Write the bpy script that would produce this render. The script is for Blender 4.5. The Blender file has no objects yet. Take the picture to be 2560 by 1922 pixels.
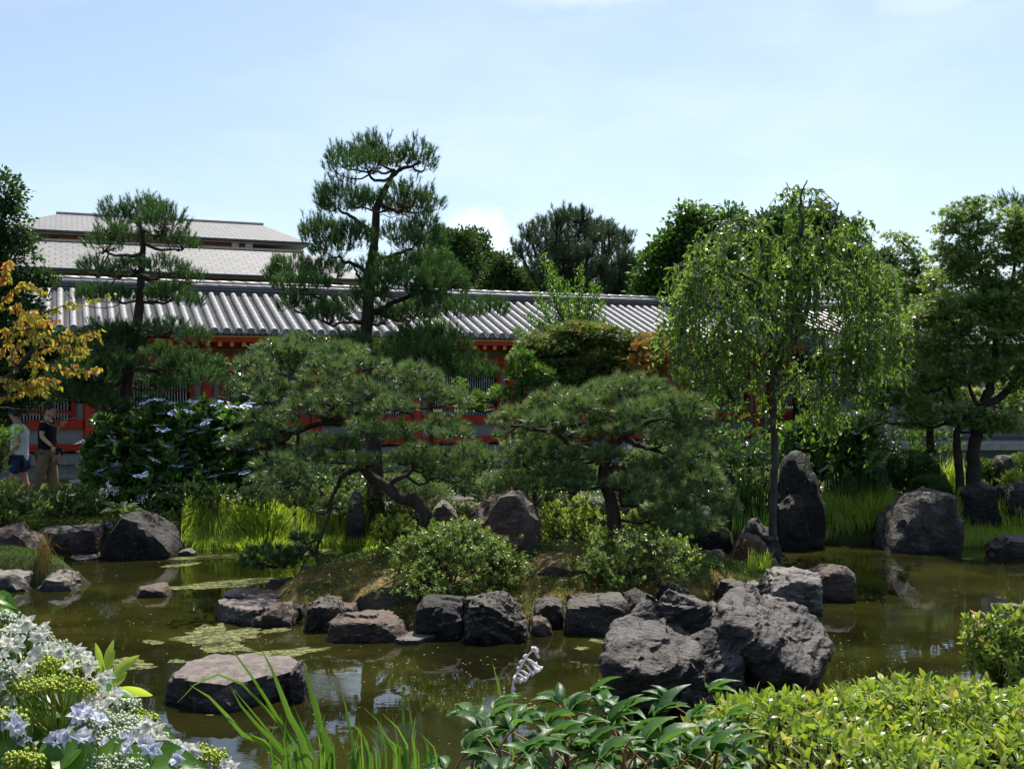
import bpy, bmesh, math, random
import numpy as np
from mathutils import Vector, Matrix

# ---------------------------------------------------------------- camera, light, exposure
F_PX, CX, CY, CAMZ = 2735.0, 1280.0, 961.0, 2.5      # focal length and centre in photograph pixels, eye height
SUN_EL, SUN_AZ = math.radians(64), math.radians(16)
sc = bpy.context.scene
COL = sc.collection
cam_d = bpy.data.cameras.new("camera"); cam_d.sensor_width = 36; cam_d.lens = 36*F_PX/2560
cam_d.clip_start = 0.05; cam_d.clip_end = 9000
cam = bpy.data.objects.new("camera", cam_d); COL.objects.link(cam)
cam.location = (0, 0, CAMZ); cam.rotation_euler = (math.radians(90), 0, 0)
sc.camera = cam
world = bpy.data.worlds.new("World"); sc.world = world; world.use_nodes = True
wn = world.node_tree; wn.nodes.clear()
def wnode(t, **k):
    n = wn.nodes.new(t)
    for a, b in k.items(): setattr(n, a, b)
    return n
w_out = wnode('ShaderNodeOutputWorld'); w_bg = wnode('ShaderNodeBackground'); w_sky = wnode('ShaderNodeTexSky')
w_sky.sky_type = 'NISHITA'; w_sky.sun_disc = False; w_sky.sun_elevation = SUN_EL; w_sky.sun_rotation = SUN_AZ
w_sky.air_density = 1.0; w_sky.dust_density = 1.7; w_sky.ozone_density = 1.6; w_sky.altitude = 50
w_bg.inputs['Strength'].default_value = 0.118
# thin clouds: noise on the view direction, and one small cumulus low behind the trees
w_tc = wnode('ShaderNodeTexCoord')
w_map = wnode('ShaderNodeMapping'); w_map.inputs['Scale'].default_value = (1.0, 1.0, 3.2)
w_n = wnode('ShaderNodeTexNoise'); w_n.inputs['Scale'].default_value = 2.3; w_n.inputs['Detail'].default_value = 7; w_n.inputs['Roughness'].default_value = .58
w_r = wnode('ShaderNodeValToRGB'); w_r.color_ramp.elements[0].position = .50; w_r.color_ramp.elements[1].position = .80
w_r.color_ramp.elements[0].color = (0, 0, 0, 1); w_r.color_ramp.elements[1].color = (.22, .22, .22, 1)
wn.links.new(w_tc.outputs['Generated'], w_map.inputs[0]); wn.links.new(w_map.outputs[0], w_n.inputs['Vector']); wn.links.new(w_n.outputs[0], w_r.inputs[0])
def cloud_puff(px, py, sx, sz, strength):
    d = Vector(((px-CX)/F_PX, 1, (CY-py)/F_PX)).normalized()
    sub = wnode('ShaderNodeVectorMath', operation='SUBTRACT'); sub.inputs[1].default_value = d
    scl = wnode('ShaderNodeVectorMath', operation='MULTIPLY'); scl.inputs[1].default_value = (1/sx, 1/sx, 1/sz)
    nz = wnode('ShaderNodeTexNoise'); nz.inputs['Scale'].default_value = 26; nz.inputs['Detail'].default_value = 6
    ln = wnode('ShaderNodeVectorMath', operation='LENGTH')
    ad = wnode('ShaderNodeMath', operation='MULTIPLY_ADD'); ad.inputs[1].default_value = 1.5; 
    mr = wnode('ShaderNodeMapRange'); mr.inputs[1].default_value = 1.95; mr.inputs[2].default_value = 1.45; mr.inputs[3].default_value = 0; mr.inputs[4].default_value = strength
    mr.clamp = True
    wn.links.new(w_tc.outputs['Generated'], sub.inputs[0]); wn.links.new(sub.outputs[0], scl.inputs[0]); wn.links.new(scl.outputs[0], ln.inputs[0])
    wn.links.new(w_tc.outputs['Generated'], nz.inputs['Vector'])
    wn.links.new(nz.outputs[0], ad.inputs[0]); wn.links.new(ln.outputs['Value'], ad.inputs[2]); wn.links.new(ad.outputs[0], mr.inputs[0])
    return mr.outputs[0]
puffs = [cloud_puff(1200, 588, .034, .027, .36), cloud_puff(1430, -60, .09, .022, .22), cloud_puff(2330, -30, .05, .02, .15)]
cur = w_r.outputs[0]
for p_ in puffs:
    mx = wnode('ShaderNodeMath', operation='MAXIMUM'); wn.links.new(cur, mx.inputs[0]); wn.links.new(p_, mx.inputs[1]); cur = mx.outputs[0]
w_mix = wnode('ShaderNodeMixRGB'); w_mix.inputs['Color2'].default_value = (8.2, 8.2, 8.6, 1)
wn.links.new(cur, w_mix.inputs['Fac']); wn.links.new(w_sky.outputs[0], w_mix.inputs['Color1'])
wn.links.new(w_mix.outputs[0], w_bg.inputs['Color']); wn.links.new(w_bg.outputs[0], w_out.inputs['Surface'])
sun_d = bpy.data.lights.new("sun", 'SUN'); sun_d.energy = 5.0; sun_d.angle = math.radians(.5); sun_d.color = (1, .955, .88)
sun = bpy.data.objects.new("sun", sun_d); COL.objects.link(sun)
sdir = Vector((math.sin(SUN_AZ)*math.cos(SUN_EL), math.cos(SUN_AZ)*math.cos(SUN_EL), math.sin(SUN_EL)))
sun.rotation_euler = sdir.to_track_quat('Z', 'Y').to_euler(); sun.location = (5, 15, 30)
sc.view_settings.view_transform = 'Standard'; sc.view_settings.look = 'None'; sc.view_settings.exposure = 0.60; sc.view_settings.gamma = 1
sc.view_settings.use_curve_mapping = False
sc.cycles.max_bounces = 6; sc.cycles.diffuse_bounces = 3; sc.cycles.glossy_bounces = 3; sc.cycles.transmission_bounces = 4
sc.cycles.transparent_max_bounces = 6; sc.cycles.caustics_reflective = False; sc.cycles.caustics_refractive = False
sc.cycles.sample_clamp_indirect = 6

# ---------------------------------------------------------------- basic helpers
A = np.array
def P(x, y, Y):
    return A([(x-CX)/F_PX*Y, Y, CAMZ-(y-CY)/F_PX*Y], float)
def G(x, y, z=0.0):
    Y = (CAMZ-z)*F_PX/(y-CY); return A([(x-CX)/F_PX*Y, Y, z], float)
def unit(v):
    v = np.asarray(v, float); n = np.linalg.norm(v, axis=-1, keepdims=True); return v/np.maximum(n, 1e-9)

def _h(ix, iy, iz, seed):
    h = (ix.astype(np.int64)*374761393 + iy.astype(np.int64)*668265263 + iz.astype(np.int64)*2147483647 + seed*974634777) & 0xffffffff
    h = ((h ^ (h >> 13))*1274126177) & 0xffffffff
    h = ((h ^ (h >> 15))*2246822519) & 0xffffffff
    return ((h ^ (h >> 16)) & 0xffff)/65535.0
def vnoise(p, seed=0):
    p = np.asarray(p, float); i = np.floor(p).astype(np.int64); f = p-i; u = f*f*f*(f*(f*6-15)+10)
    r = 0
    for dx in (0, 1):
        for dy in (0, 1):
            for dz in (0, 1):
                w = (u[:, 0] if dx else 1-u[:, 0])*(u[:, 1] if dy else 1-u[:, 1])*(u[:, 2] if dz else 1-u[:, 2])
                r = r + w*_h(i[:, 0]+dx, i[:, 1]+dy, i[:, 2]+dz, seed)
    return r*2-1
def fbm(p, seed=0, oct=4, ridge=False):
    a, r, q = 1.0, 0, np.asarray(p, float).copy(); s = 0
    for k in range(oct):
        n = vnoise(q, seed+k*17)
        if ridge: n = 1-2*np.abs(n)
        r = r+a*n; s += a; a *= .5; q = q*2.03+A([3.1, 1.7, 5.3])
    return r/s

def facets(V, K, amp, tilt, seed):
    """broken-stone relief: every point belongs to the nearest of K flakes, each flake has its own height and tilt"""
    rng = np.random.default_rng(seed); S_ = V[rng.integers(0, len(V), K)]; Vw = V+.12*tilt*np.stack([vnoise(V/max(tilt, 1e-3)*1.2, seed+i) for i in range(3)], 1)
    idx_ = np.concatenate([((Vw[i:i+4000, None]-S_[None])**2).sum(-1).argmin(1) for i in range(0, len(V), 4000)])
    off = rng.uniform(-1, 1, K); tl = rng.normal(0, 1, (K, 3)); return amp*(off[idx_]+.9*((V-S_[idx_])*tl[idx_]).sum(1)/tilt)
class MB:
    def __init__(s): s.V = []; s.Fs = []; s.vals = []; s.n = 0
    def add(s, V, *Fs, val=0.5):
        V = np.asarray(V, float).reshape(-1, 3)
        for F in Fs:
            F = np.asarray(F, np.int64)
            if F.size: s.Fs.append(F+s.n)
        s.V.append(V); s.vals.append(np.broadcast_to(np.asarray(val, float), (len(V),)).copy()); s.n += len(V)
        return s
    def mesh(s, name, mat, origin=(0, 0, 0), smooth=True, sharp=None):
        me = bpy.data.meshes.new(name)
        if s.n == 0: return me
        V = np.concatenate(s.V)-np.asarray(origin, float); vals = np.concatenate(s.vals)
        me.vertices.add(len(V)); me.vertices.foreach_set('co', V.astype(np.float32).ravel())
        loops = np.concatenate([F.ravel() for F in s.Fs]); tot = np.concatenate([np.full(len(F), F.shape[1]) for F in s.Fs])
        st = np.concatenate([[0], np.cumsum(tot)[:-1]])
        me.loops.add(len(loops)); me.loops.foreach_set('vertex_index', loops.astype(np.int32))
        me.polygons.add(len(tot)); me.polygons.foreach_set('loop_start', st.astype(np.int32)); me.polygons.foreach_set('loop_total', tot.astype(np.int32))
        me.polygons.foreach_set('use_smooth', np.full(len(tot), bool(smooth)))
        at = me.attributes.new('v', 'FLOAT', 'POINT'); at.data.foreach_set('value', vals.astype(np.float32))
        me.update(calc_edges=True); me.validate()
        if mat: me.materials.append(mat)
        if sharp: me.set_sharp_from_angle(angle=math.radians(sharp))
        return me

def props(o, label=None, cat=None, group=None, kind=None):
    if label: o['label'] = label
    if cat: o['category'] = cat
    if group: o['group'] = group
    if kind: o['kind'] = kind
    return o
def thing(name, label, cat, loc=(0, 0, 0), group=None, rotz=0):
    o = bpy.data.objects.new(name, None); COL.objects.link(o); o.location = loc; o.rotation_euler = (0, 0, rotz); o.empty_display_size = .2
    return props(o, label, cat, group)
def link(name, me, parent=None, loc=(0, 0, 0)):
    o = bpy.data.objects.new(name, me); COL.objects.link(o); o.location = loc
    if parent: o.parent = parent
    return o
def part(name, mb, mat, root, smooth=True, kind=None, base=None):
    """world-coordinate geometry as a child of root (root unrotated)"""
    org = base if base is not None else root.location
    o = link(name, mb.mesh(name, mat, org, smooth), root)
    if kind: o['kind'] = kind
    return o

def box(x0, x1, y0, y1, z0, z1):
    V = [(x0, y0, z0), (x1, y0, z0), (x1, y1, z0), (x0, y1, z0), (x0, y0, z1), (x1, y0, z1), (x1, y1, z1), (x0, y1, z1)]
    return A(V, float), A([(0, 3, 2, 1), (4, 5, 6, 7), (0, 1, 5, 4), (1, 2, 6, 5), (2, 3, 7, 6), (3, 0, 4, 7)])
def spline(pts, n):
    p = np.asarray(pts, float); m = len(p)
    if m == 2: t = np.linspace(0, 1, n)[:, None]; return p[0]*(1-t)+p[1]*t
    q = np.vstack([2*p[0]-p[1], p, 2*p[-1]-p[-2]]); out = []
    for t in np.linspace(0, m-1-1e-6, n):
        i = int(t); f = t-i; a, b, c, d = q[i], q[i+1], q[i+2], q[i+3]
        out.append(.5*((2*b)+(-a+c)*f+(2*a-5*b+4*c-d)*f*f+(-a+3*b-3*c+d)*f**3))
    return A(out)
def tube(pts, r0, r1, n=10, sides=7, wig=0.0, rng=None, taper=1.0, raw=False):
    c = np.asarray(pts, float) if raw else spline(pts, n)
    n = len(c)
    if wig and rng is not None:
        w = rng.normal(0, wig, (n, 3)); w[0] = 0; w[-1] *= .3; w = (w+np.roll(w, 1, 0))*.6; w[0] = 0; c = c+w
    t = np.linspace(0, 1, n)
    if np.ndim(r0): r = np.interp(t, np.linspace(0, 1, len(r0)), r0)
    else: r = r0+(r1-r0)*t**taper
    d = unit(np.gradient(c, axis=0)); up = np.tile(A([0.13, .21, 1.]), (n, 1)); up[np.abs(d[:, 2]) > .9] = A([1., .1, .1])
    a = unit(np.cross(d, up)); b = np.cross(d, a)
    for k in range(1, n):
        if np.dot(a[k], a[k-1]) < 0: a[k] *= -1; b[k] *= -1
    th = np.linspace(0, 2*np.pi, sides, endpoint=False)
    V = (c[:, None]+r[:, None, None]*(np.cos(th)[None, :, None]*a[:, None]+np.sin(th)[None, :, None]*b[:, None])).reshape(-1, 3)
    i = np.arange(n-1)[:, None]*sides; j = np.arange(sides)[None]; j2 = (j+1) % sides
    Fq = np.stack([i+j, i+j2, i+sides+j2, i+sides+j], -1).reshape(-1, 4)
    V = np.vstack([V, c[-1]+d[-1]*r[-1]*.7]); k = len(V)-1; b0 = (n-1)*sides
    Ft = A([(b0+q, b0+(q+1) % sides, k) for q in range(sides)])
    return V, Fq, Ft, c

# leaf templates: (along, across, up)
T_QUAD = (A([(0, 0, 0), (.45, -.5, .10), (1, 0, -.06), (.45, .5, .10)]), A([(0, 1, 2), (0, 2, 3)]), None)
T_LONG = (A([(0, 0, 0), (.3, -.5, .06), (.3, .5, .06), (.68, -.4, -.02), (.68, .4, -.02), (1, 0, -.16)]), A([(0, 1, 2), (3, 5, 4)]), A([(1, 3, 4, 2)]))
_r = [(0, .04, 0), (.12, .30, .03), (.32, .49, .06), (.55, .47, .05), (.76, .32, .01), (.91, .14, -.05), (1, .01, -.1)]
_V = []; _Q = []
for k, (t, w, z) in enumerate(_r):
    _V += [(t, -w, z+w*.30), (t, 0, z), (t, w, z+w*.30)]
    if k: a_ = 3*(k-1); _Q += [(a_, a_+3, a_+4, a_+1), (a_+1, a_+4, a_+5, a_+2)]
T_NEAR = (A(_V), A([]), A(_Q))
_V = []; _Q = []
for k, (t, w, z) in enumerate([(0, .06, 0), (.35, .5, .05), (.72, .36, .02), (1, .01, -.09)]):
    _V += [(t, -w, z+w*.28), (t, 0, z), (t, w, z+w*.28)]
    if k: a_ = 3*(k-1); _Q += [(a_, a_+3, a_+4, a_+1), (a_+1, a_+4, a_+5, a_+2)]
T_MID = (A(_V), A([]), A(_Q))
T_NEEDLE = (A([(0, -.5, 0), (0, .5, 0), (1, 0, 0)]), A([(0, 1, 2)]), None)
_mv = [(0, 0, 0)]; _mf = []
for k, (ang, ln) in enumerate([(-75, .6), (-38, .85), (0, 1.), (38, .85), (75, .6)]):
    a_ = math.radians(ang); c_, s_ = math.cos(a_)*ln, math.sin(a_)*ln
    m_ = .0; wd = .17
    b_ = len(_mv); _mv += [(c_*.1+s_*wd, s_*.1-c_*wd, .03), (c_, s_, -.08), (c_*.1-s_*wd, s_*.1+c_*wd, .03)]; _mf += [(b_, b_+1, b_+2)]
T_MAPLE = (A(_mv), A(_mf), None)

def leaves(mb, pos, ax, nrm, L, W, T, rng, val=None):
    pos = np.asarray(pos, float); n = len(pos)
    if n == 0: return
    ax = unit(ax); side = unit(np.cross(nrm, ax)); nr = np.cross(ax, side)
    L = np.broadcast_to(L, (n,))[:, None, None]; W = np.broadcast_to(W, (n,))[:, None, None]
    t = T[0]
    V = pos[:, None]+ax[:, None]*t[None, :, 0:1]*L+side[:, None]*t[None, :, 1:2]*W+nr[:, None]*t[None, :, 2:3]*L
    k = len(t); off = (np.arange(n)*k)[:, None, None]
    Fs = []
    for F in T[1:]:
        if F is not None and np.size(F): Fs.append((off+F[None]).reshape(-1, F.shape[1]))
    if val is None: val = rng.random(n)
    mb.add(V.reshape(-1, 3), *Fs, val=np.repeat(np.clip(val, 0, 1), k))

def rand_dirs(rng, n, up=0.0):
    d = unit(rng.normal(0, 1, (n, 3))); d[:, 2] += up; return unit(d)

# ---------------------------------------------------------------- materials
MATS = {}
def nt(name):
    m = bpy.data.materials.new(name); m.use_nodes = True; t = m.node_tree; t.nodes.clear()
    o = t.nodes.new('ShaderNodeOutputMaterial'); return m, t, o
def N(t, typ, **k):
    n = t.nodes.new(typ)
    for a, b in k.items():
        if a in n.inputs.keys() if isinstance(a, str) else False: n.inputs[a].default_value = b
        else: setattr(n, a, b)
    return n
def ramp(t, cols, fac):
    r = t.nodes.new('ShaderNodeValToRGB'); e = r.color_ramp.elements
    while len(e) < len(cols): e.new(.5)
    for k, (p, c) in enumerate(cols): e[k].position = p; e[k].color = (*c, 1)
    t.links.new(fac, r.inputs[0]); return r.outputs[0]
def noise(t, scale, detail=4, rough=.55, coord=None, dist=0, sc3=None):
    n = t.nodes.new('ShaderNodeTexNoise'); n.inputs['Scale'].default_value = scale; n.inputs['Detail'].default_value = detail
    n.inputs['Roughness'].default_value = rough; n.inputs['Distortion'].default_value = dist
    if coord is None:
        tc = t.nodes.new('ShaderNodeTexCoord'); coord = tc.outputs['Object']
    if sc3:
        mp = t.nodes.new('ShaderNodeMapping'); mp.inputs['Scale'].default_value = sc3; t.links.new(coord, mp.inputs[0]); coord = mp.outputs[0]
    t.links.new(coord, n.inputs['Vector']); return n.outputs[0]
def mixc(t, a, b, fac, mode='MIX'):
    m = t.nodes.new('ShaderNodeMixRGB'); m.blend_type = mode
    for s, i in ((a, 1), (b, 2), (fac, 0)):
        if isinstance(s, (tuple, list)): m.inputs[i].default_value = (*s, 1)
        elif isinstance(s, (int, float)): m.inputs[i].default_value = s
        else: t.links.new(s, m.inputs[i])
    return m.outputs[0]
def bump(t, h, strength=.3, dist=.02, nrm=None):
    b = t.nodes.new('ShaderNodeBump'); b.inputs['Strength'].default_value = strength; b.inputs['Distance'].default_value = dist
    t.links.new(h, b.inputs['Height'])
    if nrm: t.links.new(nrm, b.inputs['Normal'])
    return b.outputs[0]
def principled(t, o, base, rough=.6, spec=.4, nrm=None, metallic=0):
    p = t.nodes.new('ShaderNodeBsdfPrincipled')
    for s, i in ((base, 'Base Color'), (rough, 'Roughness')):
        if isinstance(s, (tuple, list)): p.inputs[i].default_value = (*s, 1)
        elif isinstance(s, (int, float)): p.inputs[i].default_value = s
        else: t.links.new(s, p.inputs[i])
    p.inputs['Specular IOR Level'].default_value = spec; p.inputs['Metallic'].default_value = metallic
    if nrm is not None: t.links.new(nrm, p.inputs['Normal'])
    if o is not None: t.links.new(p.outputs[0], o.inputs[0])
    return p
def attr(t, name='v'):
    a = t.nodes.new('ShaderNodeAttribute'); a.attribute_name = name; return a.outputs['Fac']
def foliage(name, cols, trans=.35, rough=.42, spec=.45, boost=1.6, tcol=None, nscale=None):
    """leaf material; cols = ramp over the per-leaf value"""
    if name in MATS: return MATS[name]
    m, t, o = nt(name); c = ramp(t, [(k/(len(cols)-1) if len(cols) > 1 else 0, q) for k, q in enumerate(cols)], attr(t))
    if nscale: c = mixc(t, c, (.25, .25, .15), mixc(t, (0, 0, 0), (.25, .25, .25), noise(t, nscale)), 'MIX')
    p = principled(t, None, c, rough, spec)
    tr = t.nodes.new('ShaderNodeBsdfTranslucent')
    tc = mixc(t, c, (boost*.97, boost*1.01, boost*.56) if tcol is None else tcol, 1.0, 'MULTIPLY'); t.links.new(tc, tr.inputs[0])
    mx = t.nodes.new('ShaderNodeMixShader'); mx.inputs[0].default_value = trans
    t.links.new(p.outputs[0], mx.inputs[1]); t.links.new(tr.outputs[0], mx.inputs[2]); t.links.new(mx.outputs[0], o.inputs[0])
    MATS[name] = m; return m
def simple(name, col, rough=.6, spec=.3, nscale=8, var=.25, bmp=.15, metallic=0):
    if name in MATS: return MATS[name]
    m, t, o = nt(name); n = noise(t, nscale, 5)
    dk = tuple(c*(1-var) for c in col); lt = tuple(min(1, c*(1+var)) for c in col)
    c = ramp(t, [(.3, dk), (.7, lt)], n)
    principled(t, o, c, rough, spec, bump(t, noise(t, nscale*5, 4), bmp, .01), metallic)
    MATS[name] = m; return m
def bark(name, dark, light, scale=14):
    if name in MATS: return MATS[name]
    m, t, o = nt(name); n1 = noise(t, scale, 6, .65, sc3=(1, 1, .35)); n2 = noise(t, scale*.2, 3)
    c = ramp(t, [(.32, dark), (.68, light)], n1); c = mixc(t, c, tuple(x*.6 for x in dark), n2, 'MIX')
    principled(t, o, c, .85, .25, bump(t, n1, .9, .03)); MATS[name] = m; return m
def rockmat(name, dark, mid, light, tint=None, moss=0.0, scale=1.0, wet=True, worn_lit=None):
    if name in MATS: return MATS[name]
    m, t, o = nt(name)
    g = t.nodes.new('ShaderNodeNewGeometry'); co = g.outputs['Position']
    n1 = noise(t, 2.4*scale, 8, .62, co, .6); n2 = noise(t, 9*scale, 7, .68, co, .3); n3 = noise(t, 42*scale, 5, .7, co)
    st = noise(t, 5*scale, 6, .65, co, 1.2, sc3=(1, 1, 2.6))
    c = ramp(t, [(.38, dark), (.50, mid), (.64, light)], n1)
    c2 = ramp(t, [(.40, dark), (.54, mid), (.68, light)], st); c = mixc(t, c, c2, .5)
    c = mixc(t, c, (.55, .55, .55), ramp(t, [(.62, (0, 0, 0)), (.74, (.30, .30, .30))], n2))
    c = mixc(t, c, tuple(x*.4 for x in dark), ramp(t, [(.30, (.8, .8, .8)), (.42, (0, 0, 0))], n2))
    if tint: c = mixc(t, c, tint, ramp(t, [(.48, (0, 0, 0)), (.66, (.65, .65, .65))], noise(t, 1.7*scale, 5, .6, co)))
    sep = t.nodes.new('ShaderNodeSeparateXYZ'); t.links.new(co, sep.inputs[0])
    if moss:
        sn = t.nodes.new('ShaderNodeSeparateXYZ'); t.links.new(g.outputs['Normal'], sn.inputs[0])
        mu = t.nodes.new('ShaderNodeMath'); mu.operation = 'MULTIPLY_ADD'; mu.inputs[2].default_value = .12*moss; t.links.new(sn.outputs[2], mu.inputs[0]); t.links.new(noise(t, 5, 6, .7, co), mu.inputs[1])
        mc = ramp(t, [(.3, (.06, .07, .012)), (.5, (.17, .12, .02)), (.7, (.30, .15, .035))], noise(t, 9, 4, .6, co))
        c = mixc(t, c, mc, ramp(t, [(.52-.3*moss, (0, 0, 0)), (.62-.3*moss, (.85, .85, .85))], mu.outputs[0]))
    rough = .7
    c = mixc(t, c, (.26, .27, .22), ramp(t, [(.66, (0, 0, 0)), (.70, (.55, .55, .55))], noise(t, 14, 3, .5, co, .8)))
    c = mixc(t, c, (.045, .055, .015), ramp(t, [(.58, (0, 0, 0)), (.70, (.6, .6, .6))], noise(t, 3.1, 6, .7, co, .3)))
    if worn_lit:  # pale wear on up-facing faces, with their sunlit brightness put into the colour
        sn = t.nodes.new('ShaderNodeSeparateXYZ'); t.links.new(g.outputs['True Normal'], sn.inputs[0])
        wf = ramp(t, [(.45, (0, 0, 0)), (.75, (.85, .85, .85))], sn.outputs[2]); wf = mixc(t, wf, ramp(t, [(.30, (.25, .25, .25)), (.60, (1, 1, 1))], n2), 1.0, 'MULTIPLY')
        c = mixc(t, c, worn_lit, wf)
    if wet:
        mr = t.nodes.new('ShaderNodeMapRange'); mr.inputs[1].default_value = .0; mr.inputs[2].default_value = .09; mr.inputs[3].default_value = .35; mr.inputs[4].default_value = 1
        t.links.new(sep.outputs[2], mr.inputs[0]); c = mixc(t, c, mr.outputs[0], 1.0, 'MULTIPLY')
    b1 = bump(t, n3, .7, .015); b2 = bump(t, n2, .9, .06, b1); b3 = bump(t, st, .9, .08, b2)
    principled(t, o, c, rough, .32, b3)
    MATS[name] = m; return m
# ---------------------------------------------------------------- ground, water
POND = A([(-6.9, 16.15), (-4.9, 16.15), (-4.6, 16.6), (-3.2, 16.6), (-2.9, 17.2), (0, 17.5), (2.6, 17.4), (4.0, 17.3), (5.2, 17.0), (6.0, 16.9), (6.9, 17.2),
          (9.0, 17.4), (12, 17.0), (14.5, 14), (14, 9), (10, 6.4), (5, 5.6), (0, 5.5), (-4, 5.5), (-7, 6.5), (-9.5, 9.5), (-9.5, 12.6), (-7.5, 13.4),
          (-6.2, 13.35), (-5.3, 13.4), (-5.2, 13.75), (-5.9, 14.3), (-7.3, 15.0)])
ISLE = A([(-3.05, 12.4), (-2.9, 11.8), (-2.1, 11.5), (-1.5, 11.1), (-.8, 10.95), (0, 11.0), (.6, 11.2), (1.3, 11.35), (2.0, 11.9), (2.5, 12.3), (3.3, 12.5), (3.7, 12.8), (3.9, 13.4),
          (3.5, 14.3), (3.1, 15.2), (2.0, 15.3), (1.0, 14.9), (0, 15.1), (-1.0, 15.0), (-1.9, 14.6), (-2.5, 13.8), (-2.9, 13.2)])
def poly_sd(X, Y, poly):
    d = np.full(X.shape, 1e9); ins = np.zeros(X.shape, bool); n = len(poly)
    for i in range(n):
        a, b = poly[i], poly[(i+1) % n]; e = b-a
        t = np.clip(((X-a[0])*e[0]+(Y-a[1])*e[1])/(e@e), 0, 1)
        d = np.minimum(d, np.hypot(X-a[0]-t*e[0], Y-a[1]-t*e[1]))
        c = ((a[1] > Y) != (b[1] > Y)) & (X < (b[0]-a[0])*(Y-a[1])/(b[1]-a[1]+1e-12)+a[0]); ins ^= c
    return np.where(ins, d, -d)      # positive inside
def sstep(a, b, x):
    t = np.clip((x-a)/(b-a), 0, 1); return t*t*(3-2*t)
def ground_z(X, Y):
    X = np.asarray(X, float); Y = np.asarray(Y, float); sh = X.shape
    pts = np.stack([X.ravel(), Y.ravel(), 0*X.ravel()], 1)
    n1 = fbm(pts*.9, 3, 3).reshape(sh); n2 = fbm(pts*4.0, 9, 3).reshape(sh)
    dp = poly_sd(X, Y, POND)+n1*.12; di = poly_sd(X, Y, ISLE)+n2*.03
    bank = .38+.10*sstep(16, 19, Y)+.04*n1+.012*n2
    near = sstep(6.0, 3.4, Y); bank = bank+near*.52
    out = -.05+(bank+.05)*sstep(0, .45, -dp)
    bed = -.08-.5*sstep(0, 1.2, dp)
    z = np.where(dp > 0, bed, out)
    hump = .20+.34*np.exp(-(((X+.9)/1.5)**2+((Y-13.1)/1.0)**2))+.26*np.exp(-(((X-1.2)/1.6)**2+((Y-13.3)/1.1)**2))+.05*n1+.015*n2
    zi = -.05+(hump+.05)*sstep(0, .6, di)
    return np.where(di > 0, np.maximum(zi, z), z)
def gz(x, y): return float(ground_z(A([float(x)]), A([float(y)]))[0])

def axis(lo, hi, step, far):
    c = list(np.arange(lo, hi+1e-6, step)); k = []; s = step; v = hi
    while v < far: s *= 1.35; v += s; k.append(v)
    s = step; v = lo; l = []
    while v > -far: s *= 1.35; v -= s; l.append(v)
    return A(l[::-1]+c+k)
xs = axis(-9.5, 12.5, .11, 4000); ys = axis(3.5, 22, .11, 4000)
XX, YY = np.meshgrid(xs, ys); ZZ = ground_z(XX, YY)
nx, ny = len(xs), len(ys); idx = np.arange(nx*ny).reshape(ny, nx)
Fg = np.stack([idx[:-1, :-1], idx[:-1, 1:], idx[1:, 1:], idx[1:, :-1]], -1).reshape(-1, 4)
isl = sstep(-.1, .2, poly_sd(XX, YY, ISLE)); 
path = sstep(18.2, 18.6, YY)*sstep(20.9, 20.4, YY)
m, t, o = nt("ground")
g = t.nodes.new('ShaderNodeNewGeometry'); co = g.outputs['Position']
grass_c = ramp(t, [(.3, (.030, .045, .010)), (.55, (.06, .085, .018)), (.75, (.11, .10, .035))], noise(t, 3.2, 6, .7, co))
moss_c = ramp(t, [(.30, (.030, .042, .010)), (.44, (.070, .080, .016)), (.54, (.24, .18, .04)), (.64, (.34, .21, .07)), (.75, (.14, .11, .06))], noise(t, 2.6, 7, .72, co, .4))
path_c = ramp(t, [(.3, (.12, .105, .085)), (.7, (.21, .19, .155))], noise(t, 30, 5, .7, co))
a1 = t.nodes.new('ShaderNodeAttribute'); a1.attribute_name = 'moss'; a2 = t.nodes.new('ShaderNodeAttribute'); a2.attribute_name = 'path'
c = mixc(t, grass_c, moss_c, a1.outputs['Fac']); c = mixc(t, c, path_c, a2.outputs['Fac'])
sep = t.nodes.new('ShaderNodeSeparateXYZ'); t.links.new(co, sep.inputs[0])
mr = t.nodes.new('ShaderNodeMapRange'); mr.inputs[1].default_value = .0; mr.inputs[2].default_value = .12; t.links.new(sep.outputs[2], mr.inputs[0])
c = mixc(t, (.03, .026, .014), c, mr.outputs[0])
principled(t, o, c, .9, .2, bump(t, noise(t, 60, 6, .75, co), .9, .03, bump(t, noise(t, 11, 5, .7, co), .7, .06)))
mb = MB().add(np.stack([XX.ravel(), YY.ravel(), ZZ.ravel()], 1), Fg)
me = mb.mesh("ground", m)
for nm, arr in (('moss', isl), ('path', path)):
    at = me.attributes.new(nm, 'FLOAT', 'POINT'); at.data.foreach_set('value', arr.ravel().astype(np.float32))
props(link("ground", me), "mossy garden ground around and inside the pond", kind='structure')

m, t, o = nt("pond_water"); g = t.nodes.new('ShaderNodeNewGeometry'); co = g.outputs['Position']
wc = ramp(t, [(.30, (.006, .006, .002)), (.5, (.016, .0165, .0035)), (.68, (.034, .036, .006))], noise(t, .55, 5, .6, co, .5))
wb = bump(t, noise(t, 2.2, 3, .5, co, .4, sc3=(1, 2.2, 1)), .018, .05)
rp = mixc(t, (0, 0, 0), noise(t, 16, 3, .5, co, .5, sc3=(1, 3.0, 1)), ramp(t, [(.50, (0, 0, 0)), (.64, (1, 1, 1))], noise(t, .9, 3, .5, co)))
wb = bump(t, rp, .030, .03, wb)
p_ = principled(t, o, wc, .015, .5, wb); p_.inputs['IOR'].default_value = 1.46
w = 30
mb = MB().add([(-13, 4.5, 0), (17, 4.5, 0), (17, 19, 0), (-13, 19, 0)], A([(0, 1, 2, 3)]))
props(link("pond_water", mb.mesh("pond_water", m)), "olive green murky pond water reflecting the trees", kind='structure')

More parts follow.
